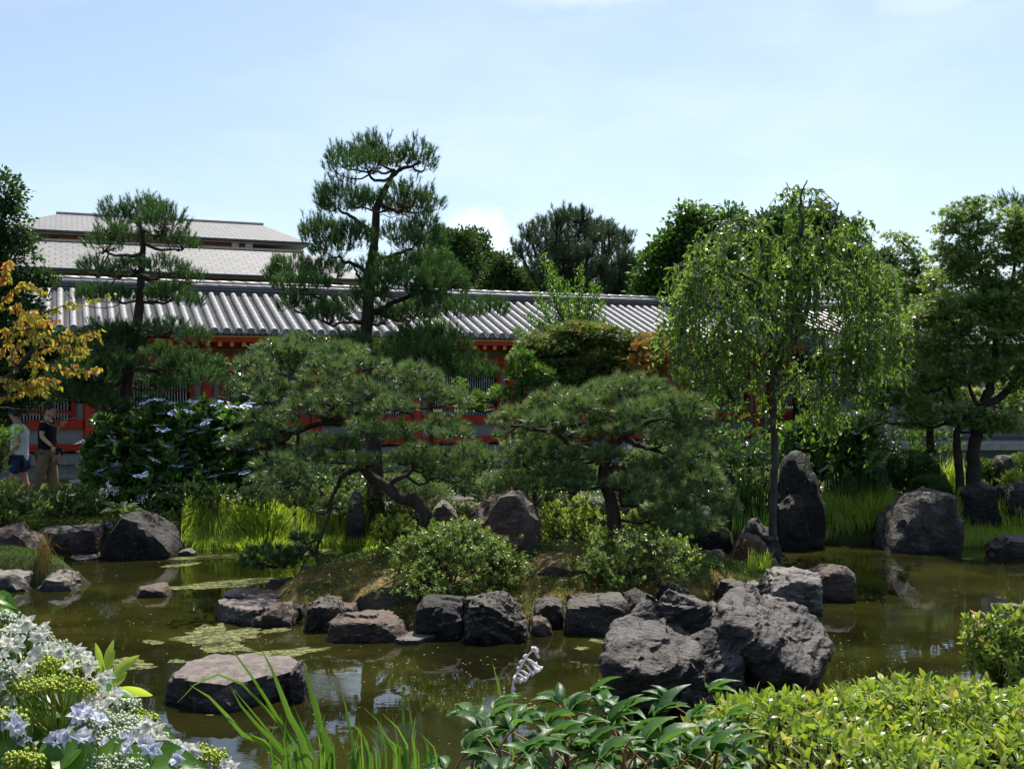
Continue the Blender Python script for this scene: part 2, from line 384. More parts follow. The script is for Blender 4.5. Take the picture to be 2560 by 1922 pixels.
# floating algae
m_alg, t, o = nt("algae"); g = t.nodes.new('ShaderNodeNewGeometry'); co = g.outputs['Position']
c = ramp(t, [(.3, (.10, .11, .02)), (.5, (.22, .23, .06)), (.7, (.38, .37, .17))], noise(t, 7, 8, .75, co, .8, sc3=(1, 2, 1)))
pp = principled(t, None, c, .35, .5, bump(t, noise(t, 45, 5, .7, co), .8, .02))
tr = t.nodes.new('ShaderNodeBsdfTransparent'); mx = t.nodes.new('ShaderNodeMixShader')
f = ramp(t, [(.44, (0, 0, 0)), (.56, (1, 1, 1))], noise(t, 9, 10, .85, co, 1.2, sc3=(1, 2.2, 1)))
t.links.new(f, mx.inputs[0]); t.links.new(tr.outputs[0], mx.inputs[1]); t.links.new(pp.outputs[0], mx.inputs[2]); t.links.new(mx.outputs[0], o.inputs[0])
def algae(label, cx, cy, rx, ry, seed, ang=0.0):
    rng = np.random.default_rng(seed); n = 60; th = np.linspace(0, 2*np.pi, n, endpoint=False)
    q = np.stack([np.cos(th)*1.3, np.sin(th)*1.3, np.full(n, seed*3.7)], 1)
    r = 1+.75*fbm(q*1.6, seed, 5)+.07*rng.normal(0, 1, n)
    pts = []
    for k in range(n):
        pts.append(G(cx+rx*r[k]*math.cos(th[k]), cy+ry*r[k]*math.sin(th[k])+ang*rx*r[k]*math.cos(th[k]), .006))
    c0 = G(cx, cy, .006); V = np.vstack([[c0], A(pts)]); org = A([c0[0], c0[1], 0])
    mb = MB().add(V, A([(0, 1+k, 1+(k+1) % n) for k in range(n)]))
    o = link("algae_mat", mb.mesh("algae_mat", m_alg, org, False), None, org); props(o, label, "algae", "floating algae mats on the pond")
for k, a_ in enumerate([("broad pale algae mat behind the flat stepping stone", 545, 1590, 88, 26, -.05), ("yellowish algae mat trailing beside the stepping stone's back edge", 560, 1617, 70, 12, .03),
        ("thin algae strip right of the big algae mat, behind the stepping stone", 720, 1630, 85, 8, -.08), ("small oval algae mat below the low island rocks", 690, 1574, 38, 7, -.15),
        ("algae patch left of the stepping stone near the white hydrangea", 325, 1660, 58, 13, 0), ("small algae scrap touching the stepping stone's left corner", 442, 1652, 22, 5, 0),
        ("little algae fleck out in open water left of the broad mat", 382, 1604, 26, 5, 0), ("long algae ribbon reaching the small flat rock at left", 590, 1457, 160, 8, -.07),
        ("algae film in front of the bright left grass clump", 520, 1392, 110, 6, -.06), ("round algae film under the hanging pine branch", 780, 1381, 55, 7, 0),
        ("short algae sliver beside the broad mat's top edge", 450, 1412, 38, 4, -.1), ("floating leaf scum left of the big jagged boulder", 1455, 1620, 17, 4, 0),
        ("yellow algae scrap at the right edge behind the azalea bush", 2530, 1511, 38, 4, .05), ("algae fleck in front of the squat right standing rock", 2340, 1369, 18, 2, 0),
        ("pale scum fleck in the right grass reflection", 2420, 1396, 16, 3, 0), ("algae scrap beside the boulder's left flank, farther back", 1495, 1602, 22, 4, .1),
        ("small floating leaf in front of the stepping stone", 525, 1786, 9, 2, 0)]):
    algae(a_[0], a_[1], a_[2], a_[3], a_[4], 40+k, a_[5])

# small fallen leaves and specks drifting on the water
_r = np.random.default_rng(77); _n = 420; _px = _r.uniform(-50, 2600, _n*3); _py = 1400+520*_r.random(_n*3)**1.3; _p = A([G(a_, b_, .005) for a_, b_ in zip(_px, _py)])
_d = poly_sd(_p[:, 0], _p[:, 1], POND) > .1; _i = poly_sd(_p[:, 0], _p[:, 1], ISLE) < -.05; _c = fbm(_p*1.3, 5, 3) > -.02; _p = _p[_d & _i & _c][:_n]
mb = MB(); leaves(mb, _p, _r.normal(0, 1, (len(_p), 3))*A([1, 1, 0])+A([1e-3, 0, 0]), np.tile(A([0, 0, 1.]), (len(_p), 1)), _r.uniform(.012, .045, len(_p)), _r.uniform(.008, .02, len(_p)), (T_QUAD[0]*A([1, 1, .1]), T_QUAD[1], None), _r)
props(link("floating_leaves", mb.mesh("floating_leaves", foliage("floating_leaf", [(.10, .05, .02), (.22, .16, .05), (.30, .30, .12)], .1, .5, .4, 1.2), (0, 0, 0), False)), "fallen leaves and specks drifting on the pond", "leaves", None, 'stuff')

# ---------------------------------------------------------------- rocks
_ico = {}
def ico(sub):
    if sub not in _ico:
        bm = bmesh.new(); bmesh.ops.create_icosphere(bm, subdivisions=sub, radius=1)
        _ico[sub] = (A([v.co[:] for v in bm.verts]), A([[v.index for v in f.verts] for f in bm.faces])); bm.free()
    return _ico[sub]
def hull_planes(pts, c):
    bm = bmesh.new()
    for p_ in pts: bm.verts.new(p_)
    bmesh.ops.convex_hull(bm, input=bm.verts); ns = []; ds = []
    for f in bm.faces:
        f.normal_update(); n = A(f.normal[:]); L = np.linalg.norm(n)
        if L < .5 or f.calc_area() < 1e-7: continue
        d = n@(A(f.verts[0].co[:])-c)
        if d < 0: n, d = -n, -d
        ns.append(n); ds.append(max(d, 1e-3))
    bm.free(); return A(ns), A(ds)
def rock_shape(pts, sub, amp, freq, seed, chips=22, chip=(.72, .96), top_flat=False):
    rng = np.random.default_rng(seed); pts = np.asarray(pts, float); c = (pts.min(0)+pts.max(0))/2; c[:2] = pts[:, :2].mean(0)
    ns, ds = hull_planes(pts, c)
    for k in range(chips):
        n = unit(rng.normal(0, 1, 3)*A([1, 1, .7]));
        if top_flat and n[2] > .5: continue
        n[2] = n[2] if n[2] > -.2 else -n[2]*.4
        n = unit(n); h = ((pts-c)@n).max(); ns = np.vstack([ns, n]); ds = np.append(ds, h*rng.uniform(*chip))
    V0, Fi = ico(sub); e = (pts.max(0)-pts.min(0))/2; D = V0*e
    q = D@ns.T; r = np.where(q > 1e-9, ds[None]/np.maximum(q, 1e-9), 1e9).min(1)
    V = c+D*r[:, None]; size = float(np.cbrt(np.prod(e*2))); dn = unit(D)
    st_ = unit(rng.normal(0, 1, 3)*A([1, 1, .5])+A([0, 0, .7])); lay = (V@st_)*freq*3.2/size+fbm(V*freq*.8/size, seed+3, 3)*1.2
    step = (lay-np.floor(lay)); step = np.minimum(step/.82, (1-step)/.18)
    nz = fbm(V*freq*.8/size, seed, 3)*.22+fbm(V*freq*3.0/size*A([1, 1, 1.8]), seed+5, 5, ridge=True)*.22+(step-.5)*.35
    fa = facets(V, 34, .020*size*min(1.3, amp/.07), size*.22, seed+1)+facets(V, 260, .0075*size*min(1.3, amp/.07), size*.08, seed+2)
    am = amp*size*(np.where((dn[:, 2] > .5), .45, 1) if top_flat else 1)
    V = V+dn*fa[:, None]*((np.where(dn[:, 2] > .5, .5, 1) if top_flat else np.ones(len(V)))[:, None])
    V = V+dn*(nz-.15)[:, None]*(am[:, None] if np.ndim(am) else am)
    V = V+unit(rng.normal(0, 1, (1, 3)))*0
    w = fbm(V*freq*1.3/size, seed+31, 3)[:, None]*size*amp*.5
    V = V+w*A([.7, .5, .2])
    return V, Fi
def silhouette_pts(poly, Y, thick, sink=None):
    sink = sink if sink is not None else (.25 if Y < 12.6 else .5)
    """outline traced in the photograph at distance Y, given real depth: full outline in the middle, shrunken ones front and back"""
    W = A([P(x, y, Y) for x, y in poly]); base = W[:, 2].min(); cx = (W[:, 0].min()+W[:, 0].max())/2
    out = [W]
    for dy, s, hz in ((-.5, .90, .84), (-.30, .97, .96), (.5, .80, .85), (.3, .94, .95)):
        Q = W.copy(); Q[:, 0] = cx+(Q[:, 0]-cx)*s; Q[:, 2] = base+(Q[:, 2]-base)*hz; Q[:, 1] += dy*thick; out.append(Q)
    B = W.copy(); B[:, 2] = base-sink; B2 = B.copy(); B[:, 1] -= thick*.4; B2[:, 1] += thick*.4; B[:, 0] = cx+(B[:, 0]-cx)*.95; B2[:, 0] = B[:, 0]
    return np.vstack(out+[B, B2])
def slab_pts(poly, ztop, zbot=-.25, grow=1.03):
    T = A([G(x, y, ztop) for x, y in poly]); c = T.mean(0); M = T.copy(); M[:, :2] = c[:2]+(M[:, :2]-c[:2])*grow; M[:, 2] = ztop*.45
    B = M.copy(); B[:, 2] = zbot; return np.vstack([T, M, B])
DK, MD, LT = (.015, .012, .0095), (.056, .045, .036), (.18, .155, .13)
M_ROCK = rockmat("rock_grey", DK, MD, LT, worn_lit=(.165, .145, .122))
M_BOULD = rockmat("rock_boulder", (.012, .010, .0085), (.050, .041, .035), (.19, .168, .148), worn_lit=(.19, .17, .15))
M_BROWN = rockmat("rock_brown", (.026, .017, .012), (.082, .056, .041), (.21, .155, .12), worn_lit=(.20, .15, .115))
M_SLAB = rockmat("rock_flat", (.024, .019, .016), (.074, .060, .050), (.19, .16, .14), worn_lit=(.29, .24, .205))
M_PALE = rockmat("rock_pale", (.036, .031, .026), (.115, .10, .084), (.30, .27, .23), worn_lit=(.31, .28, .24))
M_DARK = rockmat("rock_dark", (.0075, .0065, .006), (.022, .019, .017), (.08, .072, .064), worn_lit=(.075, .067, .058))
M_RED = rockmat("rock_reddish", (.026, .017, .013), (.092, .06, .045), (.21, .18, .15), tint=(.17, .065, .032), worn_lit=(.19, .15, .12))
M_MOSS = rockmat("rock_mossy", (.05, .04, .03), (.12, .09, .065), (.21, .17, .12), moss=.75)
def rock(label, pts, mat, sub=5, amp=.09, freq=2.6, seed=1, chips=16, chip=(.82, .98), name="rock", group=None, top_flat=False, base=None):
    if sub == 5 and np.mean([q_[1] for q_ in pts]) > 12.6: sub = 4
    V, Fi = rock_shape(pts, sub, amp, freq, seed, chips, chip, top_flat)
    c = V.mean(0); z0 = 0.0 if base is None else base
    org = A([c[0], c[1], z0]); o = link(name, MB().add(V, Fi).mesh(name, mat, org, True, 34 if name != 'pebble' else None), None, org)
    return props(o, label, "rock", group)
S = silhouette_pts
# the flat stepping stone and the jagged boulder
rock("broad flat stepping stone in the near water, left of centre", slab_pts([(409, 1688), (430, 1678), (453, 1666), (479, 1649), (517, 1633), (610, 1631), (700, 1634), (752, 1637), (757, 1650), (750, 1668), (700, 1680), (631, 1696), (563, 1712), (508, 1708), (436, 1692)], .215, -.3, 1.0),
     M_SLAB, 5, .05, 2.8, 11, 26, (.90, .99), name="stepping_stone", top_flat=True)
rock("small step lump at the stepping stone's right end", S([(735, 1720), (733, 1668), (752, 1648), (768, 1690), (770, 1722)], 8.75, .3), M_ROCK, 5, .08, 2.4, 12)
def p3(lst, sink=None):
    W = A([P(*q_) for q_ in lst])
    if sink is not None: B = W.copy(); B[:, 2] = sink; c_ = B.mean(0); B[:, :2] = c_[:2]+(B[:, :2]-c_[:2])*.92; W = np.vstack([W, B])
    return W
def big_boulder():
    parts = [  # front left shelf with a dark front; back left wall with two peaks; long right lobe overhanging; foot
        (p3([(1512, 1640, 8.30), (1522, 1548, 8.75), (1548, 1532, 8.85), (1572, 1545, 8.85), (1604, 1585, 8.72), (1660, 1576, 8.78), (1713, 1574, 8.8), (1740, 1600, 8.70), (1786, 1640, 8.42), (1700, 1662, 8.20), (1625, 1690, 8.05), (1555, 1660, 8.15)]), 3, .05, 12, .22),
        (p3([(1574, 1590, 8.78), (1576, 1508, 8.82), (1588, 1480, 8.9), (1612, 1472, 8.9), (1642, 1500, 8.85), (1650, 1590, 8.75), (1600, 1492, 9.2), (1640, 1510, 9.2)]), 4, .05, 6, .15),
        (p3([(1630, 1600, 8.78), (1636, 1498, 8.85), (1650, 1474, 8.88), (1668, 1462, 8.9), (1706, 1480, 8.88), (1770, 1512, 8.85), (1810, 1545, 8.9), (1810, 1620, 8.75), (1700, 1485, 9.25), (1790, 1520, 9.3)]), 5, .05, 8, .15),
        (p3([(1775, 1552, 8.60), (1832, 1556, 8.50), (1905, 1585, 8.38), (1934, 1628, 8.28), (1977, 1657, 8.22), (2013, 1688, 8.25), (1816, 1482, 9.0), (1840, 1464, 9.05), (1890, 1478, 9.15), (1962, 1510, 9.25), (2036, 1532, 9.2), (2066, 1585, 9.05), (2074, 1625, 8.9), (2062, 1690, 8.6)]), 6, .045, 12, .38),
        (p3([(1690, 1600, 8.70), (1800, 1560, 8.65), (1855, 1640, 8.42), (1765, 1690, 8.32), (1695, 1672, 8.40), (1880, 1735, 8.38), (1680, 1735, 8.32)]), 7, .05, 6, .1),
        (p3([(1690, 1740, 8.25), (1740, 1700, 8.45), (1790, 1690, 8.5), (1850, 1710, 8.5), (1880, 1760, 8.4)]), 8, .06, 8, .05)]
    bm = bmesh.new()
    for pts, seed, amp, chips, back in parts:
        B = pts.copy(); c_ = B.mean(0); B[:, :2] = c_[:2]+(B[:, :2]-c_[:2])*.86; B[:, 1] += back; B[:, 2] = -.25; pts = np.vstack([pts, B])
        V, Fi = rock_shape(pts, 5, amp*.55, 2.4, seed, chips, (.86, .98))
        vs = [bm.verts.new(v) for v in V]
        for f in Fi: bm.faces.new([vs[i] for i in f])
    me = bpy.data.meshes.new("tmp"); bm.to_mesh(me); bm.free(); ob = bpy.data.objects.new("tmp", me); COL.objects.link(ob)
    md = ob.modifiers.new("r", 'REMESH'); md.mode = 'VOXEL'; md.voxel_size = .0165
    dg = bpy.context.evaluated_depsgraph_get(); ev = ob.evaluated_get(dg); m2 = bpy.data.meshes.new_from_object(ev)
    V = np.zeros(len(m2.vertices)*3); m2.vertices.foreach_get('co', V); V = V.reshape(-1, 3)
    nn = np.zeros(len(m2.vertices)*3); m2.vertices.foreach_get('normal', nn); nn = nn.reshape(-1, 3)
    Fq = A([list(p_.vertices) for p_ in m2.polygons])
    bpy.data.objects.remove(ob)
    # folded strata running down to the right, fine wrinkles
    q = V@A([[.80, 0, .60], [0, 1, 0], [-.60, 0, .80]]).T
    q = q+.10*np.stack([fbm(V*2.2, 71, 3), fbm(V*2.2, 72, 3), fbm(V*2.2, 73, 3)], 1)
    qq = q*A([1, 1, 1.9]); d = facets(qq, 22, .020, .46, 95)+facets(qq, 160, .0075, .18, 92)+facets(qq, 700, .0045, .08, 91)+fbm(q*A([2.4, 2.4, 7.5]), 77, 4, ridge=True)*.022+fbm(q*A([9, 9, 24]), 78, 4, ridge=True)*.012
    V = V+nn*(d[:, None]-.01)
    org = A([V[:, 0].mean(), V[:, 1].mean(), 0])
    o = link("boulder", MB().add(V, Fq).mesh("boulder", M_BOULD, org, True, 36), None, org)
    props(o, "largest jagged dark boulder rising from the near water, right of centre", "rock")
big_boulder()
IG = "rocks edging the island"
rock("low flat rock farthest back at the island's left tip", slab_pts([(549, 1476), (600, 1466), (665, 1467), (655, 1480), (600, 1490), (552, 1487)], .12, -.2), M_SLAB, 5, .05, 2.6, 21, group=IG, top_flat=True)
rock("rounded low rock wedged between the two flat rocks, island's left tip", slab_pts([(604, 1482), (640, 1471), (690, 1473), (708, 1490), (660, 1496), (607, 1495)], .16, -.2), M_BROWN, 5, .06, 2.2, 22, group=IG)
rock("widest flat rock at the island's left tip, sunlit brown top", slab_pts([(543, 1502), (565, 1494), (690, 1490), (716, 1508), (700, 1524), (630, 1527), (590, 1520), (545, 1512)], .17, -.2), M_SLAB, 5, .06, 2.8, 23, group=IG, top_flat=True)
rock("dark hump rock in front of the wide flat rock, island's left tip", S([(632, 1553), (640, 1525), (665, 1510), (720, 1508), (742, 1525), (745, 1552)], 11.55, .6), M_BROWN, 5, .07, 2.6, 24, group=IG)
rock("small dark rock just right of the hump rock", S([(730, 1545), (733, 1512), (755, 1503), (766, 1515), (764, 1545)], 11.8, .35), M_DARK, 4, .08, 2.4, 25, group=IG)
rock("upright fluted dark rock, left end of the island's front edge", S([(765, 1556), (778, 1508), (790, 1497), (855, 1496), (862, 1515), (835, 1558)], 11.35, .55), M_ROCK, 5, .11, 3.2, 26, group=IG)
rock("small square rock perched behind the long low front rock", S([(850, 1540), (852, 1513), (890, 1508), (896, 1530)], 11.4, .3), M_BROWN, 4, .08, 2.4, 27, group=IG)
rock("long low brown rock on the island's front edge", S([(827, 1575), (833, 1542), (862, 1530), (960, 1534), (1000, 1546), (1022, 1575), (1012, 1590), (870, 1590)], 10.95, .7), M_BROWN, 5, .06, 3.0, 28, group=IG)
rock("smooth dark upright rock under the left island azalea", S([(1040, 1585), (1042, 1515), (1060, 1490), (1130, 1486), (1160, 1497), (1163, 1585)], 11.0, .55), M_DARK, 5, .05, 2.2, 29, group=IG)
rock("creased dark rock with small ferns, centre of the island's front edge", S([(1160, 1590), (1163, 1497), (1200, 1483), (1258, 1480), (1290, 1500), (1318, 1545), (1322, 1593)], 10.95, .7), M_ROCK, 5, .12, 3.6, 30, group=IG)
rock("little broken rock at the waterline right of the creased rock", S([(1318, 1585), (1325, 1545), (1360, 1538), (1378, 1560), (1380, 1588)], 11.05, .35), M_BROWN, 4, .10, 2.8, 31, group=IG)
rock("low grey rock left of the square front block", S([(1333, 1535), (1338, 1502), (1360, 1492), (1405, 1497), (1412, 1540)], 11.4, .4), M_ROCK, 4, .08, 2.6, 32, group=IG)
rock("square block rock with a flat pale top, island's front edge", S([(1410, 1572), (1412, 1498), (1450, 1488), (1560, 1483), (1572, 1500), (1576, 1574)], 11.2, .6), M_ROCK, 5, .05, 2.4, 33, 18, (.88, .98), group=IG)
rock("dark rock filling the gap between block and jagged boulder", S([(1555, 1560), (1562, 1482), (1590, 1472), (1625, 1490), (1640, 1560)], 11.4, .5), M_DARK, 5, .08, 2.6, 34, group=IG)
rock("dark rock half under the right island azalea", S([(1640, 1500), (1655, 1463), (1690, 1455), (1718, 1475), (1722, 1500)], 11.9, .4), M_DARK, 4, .08, 2.6, 35, group=IG)
rock("thin flat stone lying on the water below the island", slab_pts([(978, 1598), (1008, 1580), (1060, 1574), (1115, 1573), (1100, 1583), (1050, 1589), (1036, 1601)], .045, -.06), M_PALE, 5, .03, 3, 36, name="flat_stone", group=IG, top_flat=True)
rock("grey pebble breaking the surface below the smooth dark rock", S([(1117, 1594), (1120, 1580), (1130, 1576), (1142, 1582), (1144, 1594)], 10.8, .12, .1), M_DARK, 4, .04, 2, 37, name="pebble", group=IG)
rock("rough dark rock on the grass behind the jagged boulder", S([(1787, 1490), (1792, 1458), (1820, 1448), (1865, 1455), (1872, 1490)], 12.4, .4), M_ROCK, 4, .1, 2.8, 38, group=IG)
rock("small pale grey rock between the rough dark rock and the cube rock", S([(1860, 1478), (1862, 1452), (1895, 1452), (1897, 1478)], 12.7, .3), M_PALE, 4, .06, 2.6, 39, group=IG)
rock("low pale rock behind the jagged boulder's right peak", S([(1895, 1520), (1900, 1492), (1930, 1483), (1965, 1490), (1972, 1520)], 11.9, .35), M_PALE, 4, .07, 2.6, 40, group=IG)
rock("cube shaped pale topped rock at the island's right end", S([(1905, 1505), (1905, 1442), (1930, 1428), (1990, 1420), (2042, 1433), (2052, 1460), (2052, 1520), (1975, 1523)], 12.2, .7), M_PALE, 5, .06, 2.8, 41, 18, (.86, .98), group=IG)
rock("rounded brown rock overhanging the water at the island's right end", S([(2010, 1485), (2012, 1432), (2070, 1408), (2108, 1410), (2126, 1428), (2112, 1458), (2085, 1487)], 12.9, .6, .15), M_BROWN, 5, .04, 2.2, 42, group=IG)
rock("pointed reddish brown rock on the island's right end", S([(1818, 1420), (1835, 1378), (1848, 1342), (1872, 1334), (1902, 1348), (1938, 1402), (1945, 1422)], 14.0, .6), M_RED, 5, .12, 3, 43)
rock("dark rock behind the pointed reddish rock", S([(1838, 1390), (1845, 1325), (1862, 1300), (1892, 1300), (1930, 1332), (1955, 1380), (1958, 1392)], 15.8, .6), M_ROCK, 5, .10, 3, 44)
rock("low block rock left of the pointed reddish rock", S([(1738, 1420), (1735, 1378), (1812, 1373), (1820, 1388), (1820, 1418)], 14.4, .5), M_BROWN, 4, .06, 2.6, 45)
rock("tallest standing stone, dark and narrow, on the far shore", S([(1945, 1362), (1944, 1250), (1952, 1165), (1962, 1137), (1990, 1124), (2018, 1140), (2038, 1185), (2050, 1250), (2053, 1362)], 17.1, .7), M_DARK, 5, .07, 3.0, 46, name="standing_stone")
rock("lower dark stone leaning against the tallest standing stone", S([(1938, 1365), (1942, 1250), (1985, 1230), (2006, 1245), (2022, 1366)], 16.75, .4), M_DARK, 5, .09, 3.2, 47, name="standing_stone")
rock("squat split grey rock standing alone in the right water", S([(2182, 1367), (2190, 1335), (2228, 1300), (2234, 1250), (2260, 1228), (2305, 1221), (2352, 1226), (2372, 1248), (2385, 1310), (2387, 1367)], 16.8, 1.1), M_ROCK, 5, .10, 3.0, 48, name="standing_stone")
rock("flat dark rock cut by the right edge of the view", S([(2470, 1384), (2473, 1350), (2500, 1339), (2560, 1336), (2610, 1342), (2615, 1390)], 16.1, .6), M_ROCK, 5, .10, 3, 49)
rock("bulky reddish grey upright rock between the two low pines", S([(1163, 1380), (1168, 1290), (1190, 1250), (1240, 1232), (1305, 1228), (1335, 1252), (1350, 1300), (1352, 1388)], 13.2, .8), M_RED, 5, .11, 3.4, 50, name="standing_stone")
rock("pale triangular rock behind the leaning pine trunk", S([(1080, 1300), (1090, 1262), (1112, 1247), (1130, 1262), (1150, 1300)], 14.4, .4), M_PALE, 4, .07, 2.6, 51)
rock("narrow dark rock standing under the low left pine", S([(868, 1300), (874, 1240), (888, 1222), (902, 1232), (914, 1300)], 17.2, .4), M_ROCK, 4, .08, 2.8, 52, name="standing_stone")
rock("smooth moss stained mound rock between the two island azaleas", S([(1300, 1480), (1312, 1412), (1345, 1388), (1400, 1380), (1455, 1390), (1490, 1424), (1505, 1480)], 12.7, 1.0), M_MOSS, 5, .03, 1.6, 53, 4, (.95, .99))
rock("mossy mound rock at the foot of the left azalea", S([(860, 1520), (900, 1460), (960, 1428), (1020, 1425), (1070, 1450), (1090, 1520)], 12.1, 1.2), M_MOSS, 5, .04, 1.8, 54, 6, (.93, .99))
rock("brown rock under the pine branch at the island's back left", S([(663, 1485), (668, 1458), (685, 1438), (725, 1431), (735, 1455), (737, 1487)], 13.0, .5), M_BROWN, 4, .09, 2.8, 55)
rock("pale pointed rock beside the brown rock, island's back left", S([(738, 1468), (748, 1428), (760, 1411), (774, 1420), (792, 1468)], 13.0, .4), M_PALE, 4, .10, 2.8, 56)
rock("light rock among low pine tufts, island's left side", S([(722, 1510), (730, 1490), (765, 1470), (800, 1482), (810, 1510)], 12.3, .5), M_PALE, 4, .06, 2.4, 57)
rock("large smooth dark triangular rock on the left shore", S([(264, 1386), (265, 1335), (290, 1300), (306, 1275), (325, 1267), (380, 1283), (432, 1322), (454, 1372), (455, 1386)], 16.1, .9), M_DARK, 5, .06, 2.4, 58)
rock("flat topped wall rock left of the dark triangular rock", S([(98, 1384), (102, 1320), (120, 1313), (262, 1307), (266, 1384)], 16.3, .7), M_ROCK, 5, .04, 2.4, 59, 12, (.92, .99))
rock("rough brown rock at the left frame edge, on the shore", S([(-40, 1385), (-10, 1335), (15, 1316), (50, 1311), (92, 1330), (118, 1385)], 15.6, .8), M_BROWN, 5, .10, 3, 60)
rock("low lichened rock at the far left, nearest the water", S([(-60, 1474), (-40, 1436), (10, 1427), (52, 1424), (88, 1440), (95, 1472)], 13.5, .6), M_PALE, 5, .09, 3, 61)
rock("low pale cracked rock right of the left bank's grass tuft", S([(105, 1476), (116, 1440), (150, 1425), (172, 1418), (194, 1440), (206, 1476)], 13.5, .55), M_PALE, 5, .10, 3.2, 62)
rock("thin flat stone in the shallow inlet at left", slab_pts([(172, 1390), (190, 1384), (235, 1383), (252, 1389), (230, 1396), (190, 1398)], .03, -.06), M_SLAB, 4, .03, 2.6, 63, name="flat_stone", top_flat=True)
rock("lone flat stone out in the left water", S([(336, 1484), (345, 1468), (370, 1463), (400, 1457), (424, 1459), (430, 1478), (420, 1486)], 13.0, .35), M_BROWN, 5, .04, 2.4, 64, name="flat_stone")
rock("pale rock peeping out of the left grass clump", S([(462, 1312), (470, 1290), (495, 1283), (522, 1290), (530, 1312)], 17.2, .4), M_PALE, 4, .08, 2.6, 65)
rock("tiny pale rock at the waterline before the left grass clump", S([(445, 1388), (452, 1374), (475, 1370), (490, 1380), (492, 1388)], 16.1, .25, .1), M_PALE, 4, .06, 2.6, 66)
rock("grey waisted rock before the stone ledge, far right", S([(2484, 1205), (2488, 1142), (2500, 1136), (2530, 1136), (2540, 1160), (2528, 1205)], 19.2, .4), M_ROCK, 4, .07, 2.6, 67)
rock("shadowy rock left of the clipped round shrub", S([(2128, 1240), (2140, 1175), (2175, 1150), (2205, 1165), (2225, 1240)], 18.4, .7), M_DARK, 4, .08, 2.6, 68)
rock("dark rock at the foot of the big maple's right side", S([(2390, 1268), (2400, 1222), (2440, 1205), (2480, 1215), (2490, 1268)], 17.7, .7), M_DARK, 4, .08, 2.6, 69)
rock("long dark rock behind the right grass, at the frame's edge", S([(2480, 1268), (2490, 1220), (2540, 1205), (2610, 1212), (2620, 1270)], 17.9, .7), M_DARK, 4, .08, 2.6, 70)
rock("dark stone block showing behind the right pine's trunk", S([(1548, 1190), (1552, 1120), (1575, 1110), (1600, 1122), (1604, 1190)], 17.5, .4), M_DARK, 4, .06, 2.4, 71, name="standing_stone")
rock("wide dark rock under the right pine's lowest branches", S([(1660, 1345), (1668, 1290), (1720, 1275), (1800, 1285), (1830, 1345)], 16.2, .6), M_DARK, 4, .07, 2.6, 72)
# ---------------------------------------------------------------- vermilion corridor
TH = math.radians(22.4); U = A([math.cos(TH), math.sin(TH), 0]); NN = A([-math.sin(TH), math.cos(TH), 0]); P0 = A([-10.73, 24.6, 0.0])
def s_of(x, b):     # where the photograph column x meets the plane b metres behind the wall
    t_ = (x-CX)/F_PX; return (t_*(P0[1]+b*NN[1])-(P0[0]+b*NN[0]))/(U[0]-t_*U[1])
def z_of(y, s, b): return CAMZ-(y-CY)/F_PX*(P0[1]+s*U[1]+b*NN[1])
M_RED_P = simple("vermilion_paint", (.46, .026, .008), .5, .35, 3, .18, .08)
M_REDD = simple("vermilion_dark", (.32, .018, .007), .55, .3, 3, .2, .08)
M_YEL = simple("ochre_paint", (.55, .27, .045), .55, .3, 6, .15, .08)
M_PLAS = simple("plaster_white", (.25, .24, .225), .8, .2, 2.5, .10, .1)
M_BARS = simple("window_bar_paint", (.36, .40, .38), .6, .3, 6, .1, .05)
M_STONE = simple("platform_granite", (.23, .22, .205), .85, .2, 12, .25, .3)
M_WOOD = simple("corridor_inner_wood", (.05, .035, .025), .7, .2, 5, .3, .2)
def tilemat(name, a, b, rough=.42, spec=.5):
    m, t, o = nt(name); c = ramp(t, [(.3, a), (.7, b)], noise(t, 2.2, 7, .65)); c = mixc(t, c, a, ramp(t, [(.5, (0, 0, 0)), (.75, (.4, .4, .4))], noise(t, 14, 5)))
    principled(t, o, c, rough, spec, bump(t, noise(t, 55, 4), .25, .008)); return m
M_TILE = tilemat("roof_tile", (.20, .195, .185), (.36, .345, .325), .38, .6); M_TILED = tilemat("ridge_tile_dark", (.03, .033, .042), (.07, .075, .088), .5, .4); M_TILEM = tilemat("ridge_tile_mid", (.12, .125, .14), (.2, .2, .215), .5, .4)
BAY, S0 = 2.6, 1.158
S_LO, S_HI = S0-2*BAY-.3, S0+9*BAY+.3
cor = thing("corridor_building", "long vermilion temple corridor with barred windows and a grey tiled roof", "building", P0, rotz=TH)
def lp(name, V, *F, mat, loc=None, smooth=False, kind=None, parent=None):
    me = MB().add(V, *F).mesh(name, mat, (0, 0, 0), smooth); o = link(name, me, parent or cor, loc if loc is not None else (0, 0, 0))
    if kind: o['kind'] = kind
    return o
def again(o, loc, parent=None):
    c = o.copy(); COL.objects.link(c); c.location = loc; c.parent = parent or o.parent; return c
PZ = .93
# platform stones
V, Fb = box(0, 1.285, -1.24, 3.9, PZ-.16, PZ); st = lp("platform_slab", V, Fb, mat=M_STONE, loc=(S_LO-.6, 0, 0)); k = 1
while S_LO-.6+k*1.3 < S_HI+1: again(st, (S_LO-.6+k*1.3, 0, 0)); k += 1
V, Fb = box(S_LO-.5, S_HI+1, -1.12, 3.8, .30, PZ-.164); lp("platform_wall", V, Fb, mat=M_STONE)
V, Fb = box(S_LO-.6, S_HI+1.1, -1.75, -1.13, .30, .55); lp("platform_step", V, Fb, mat=M_STONE)
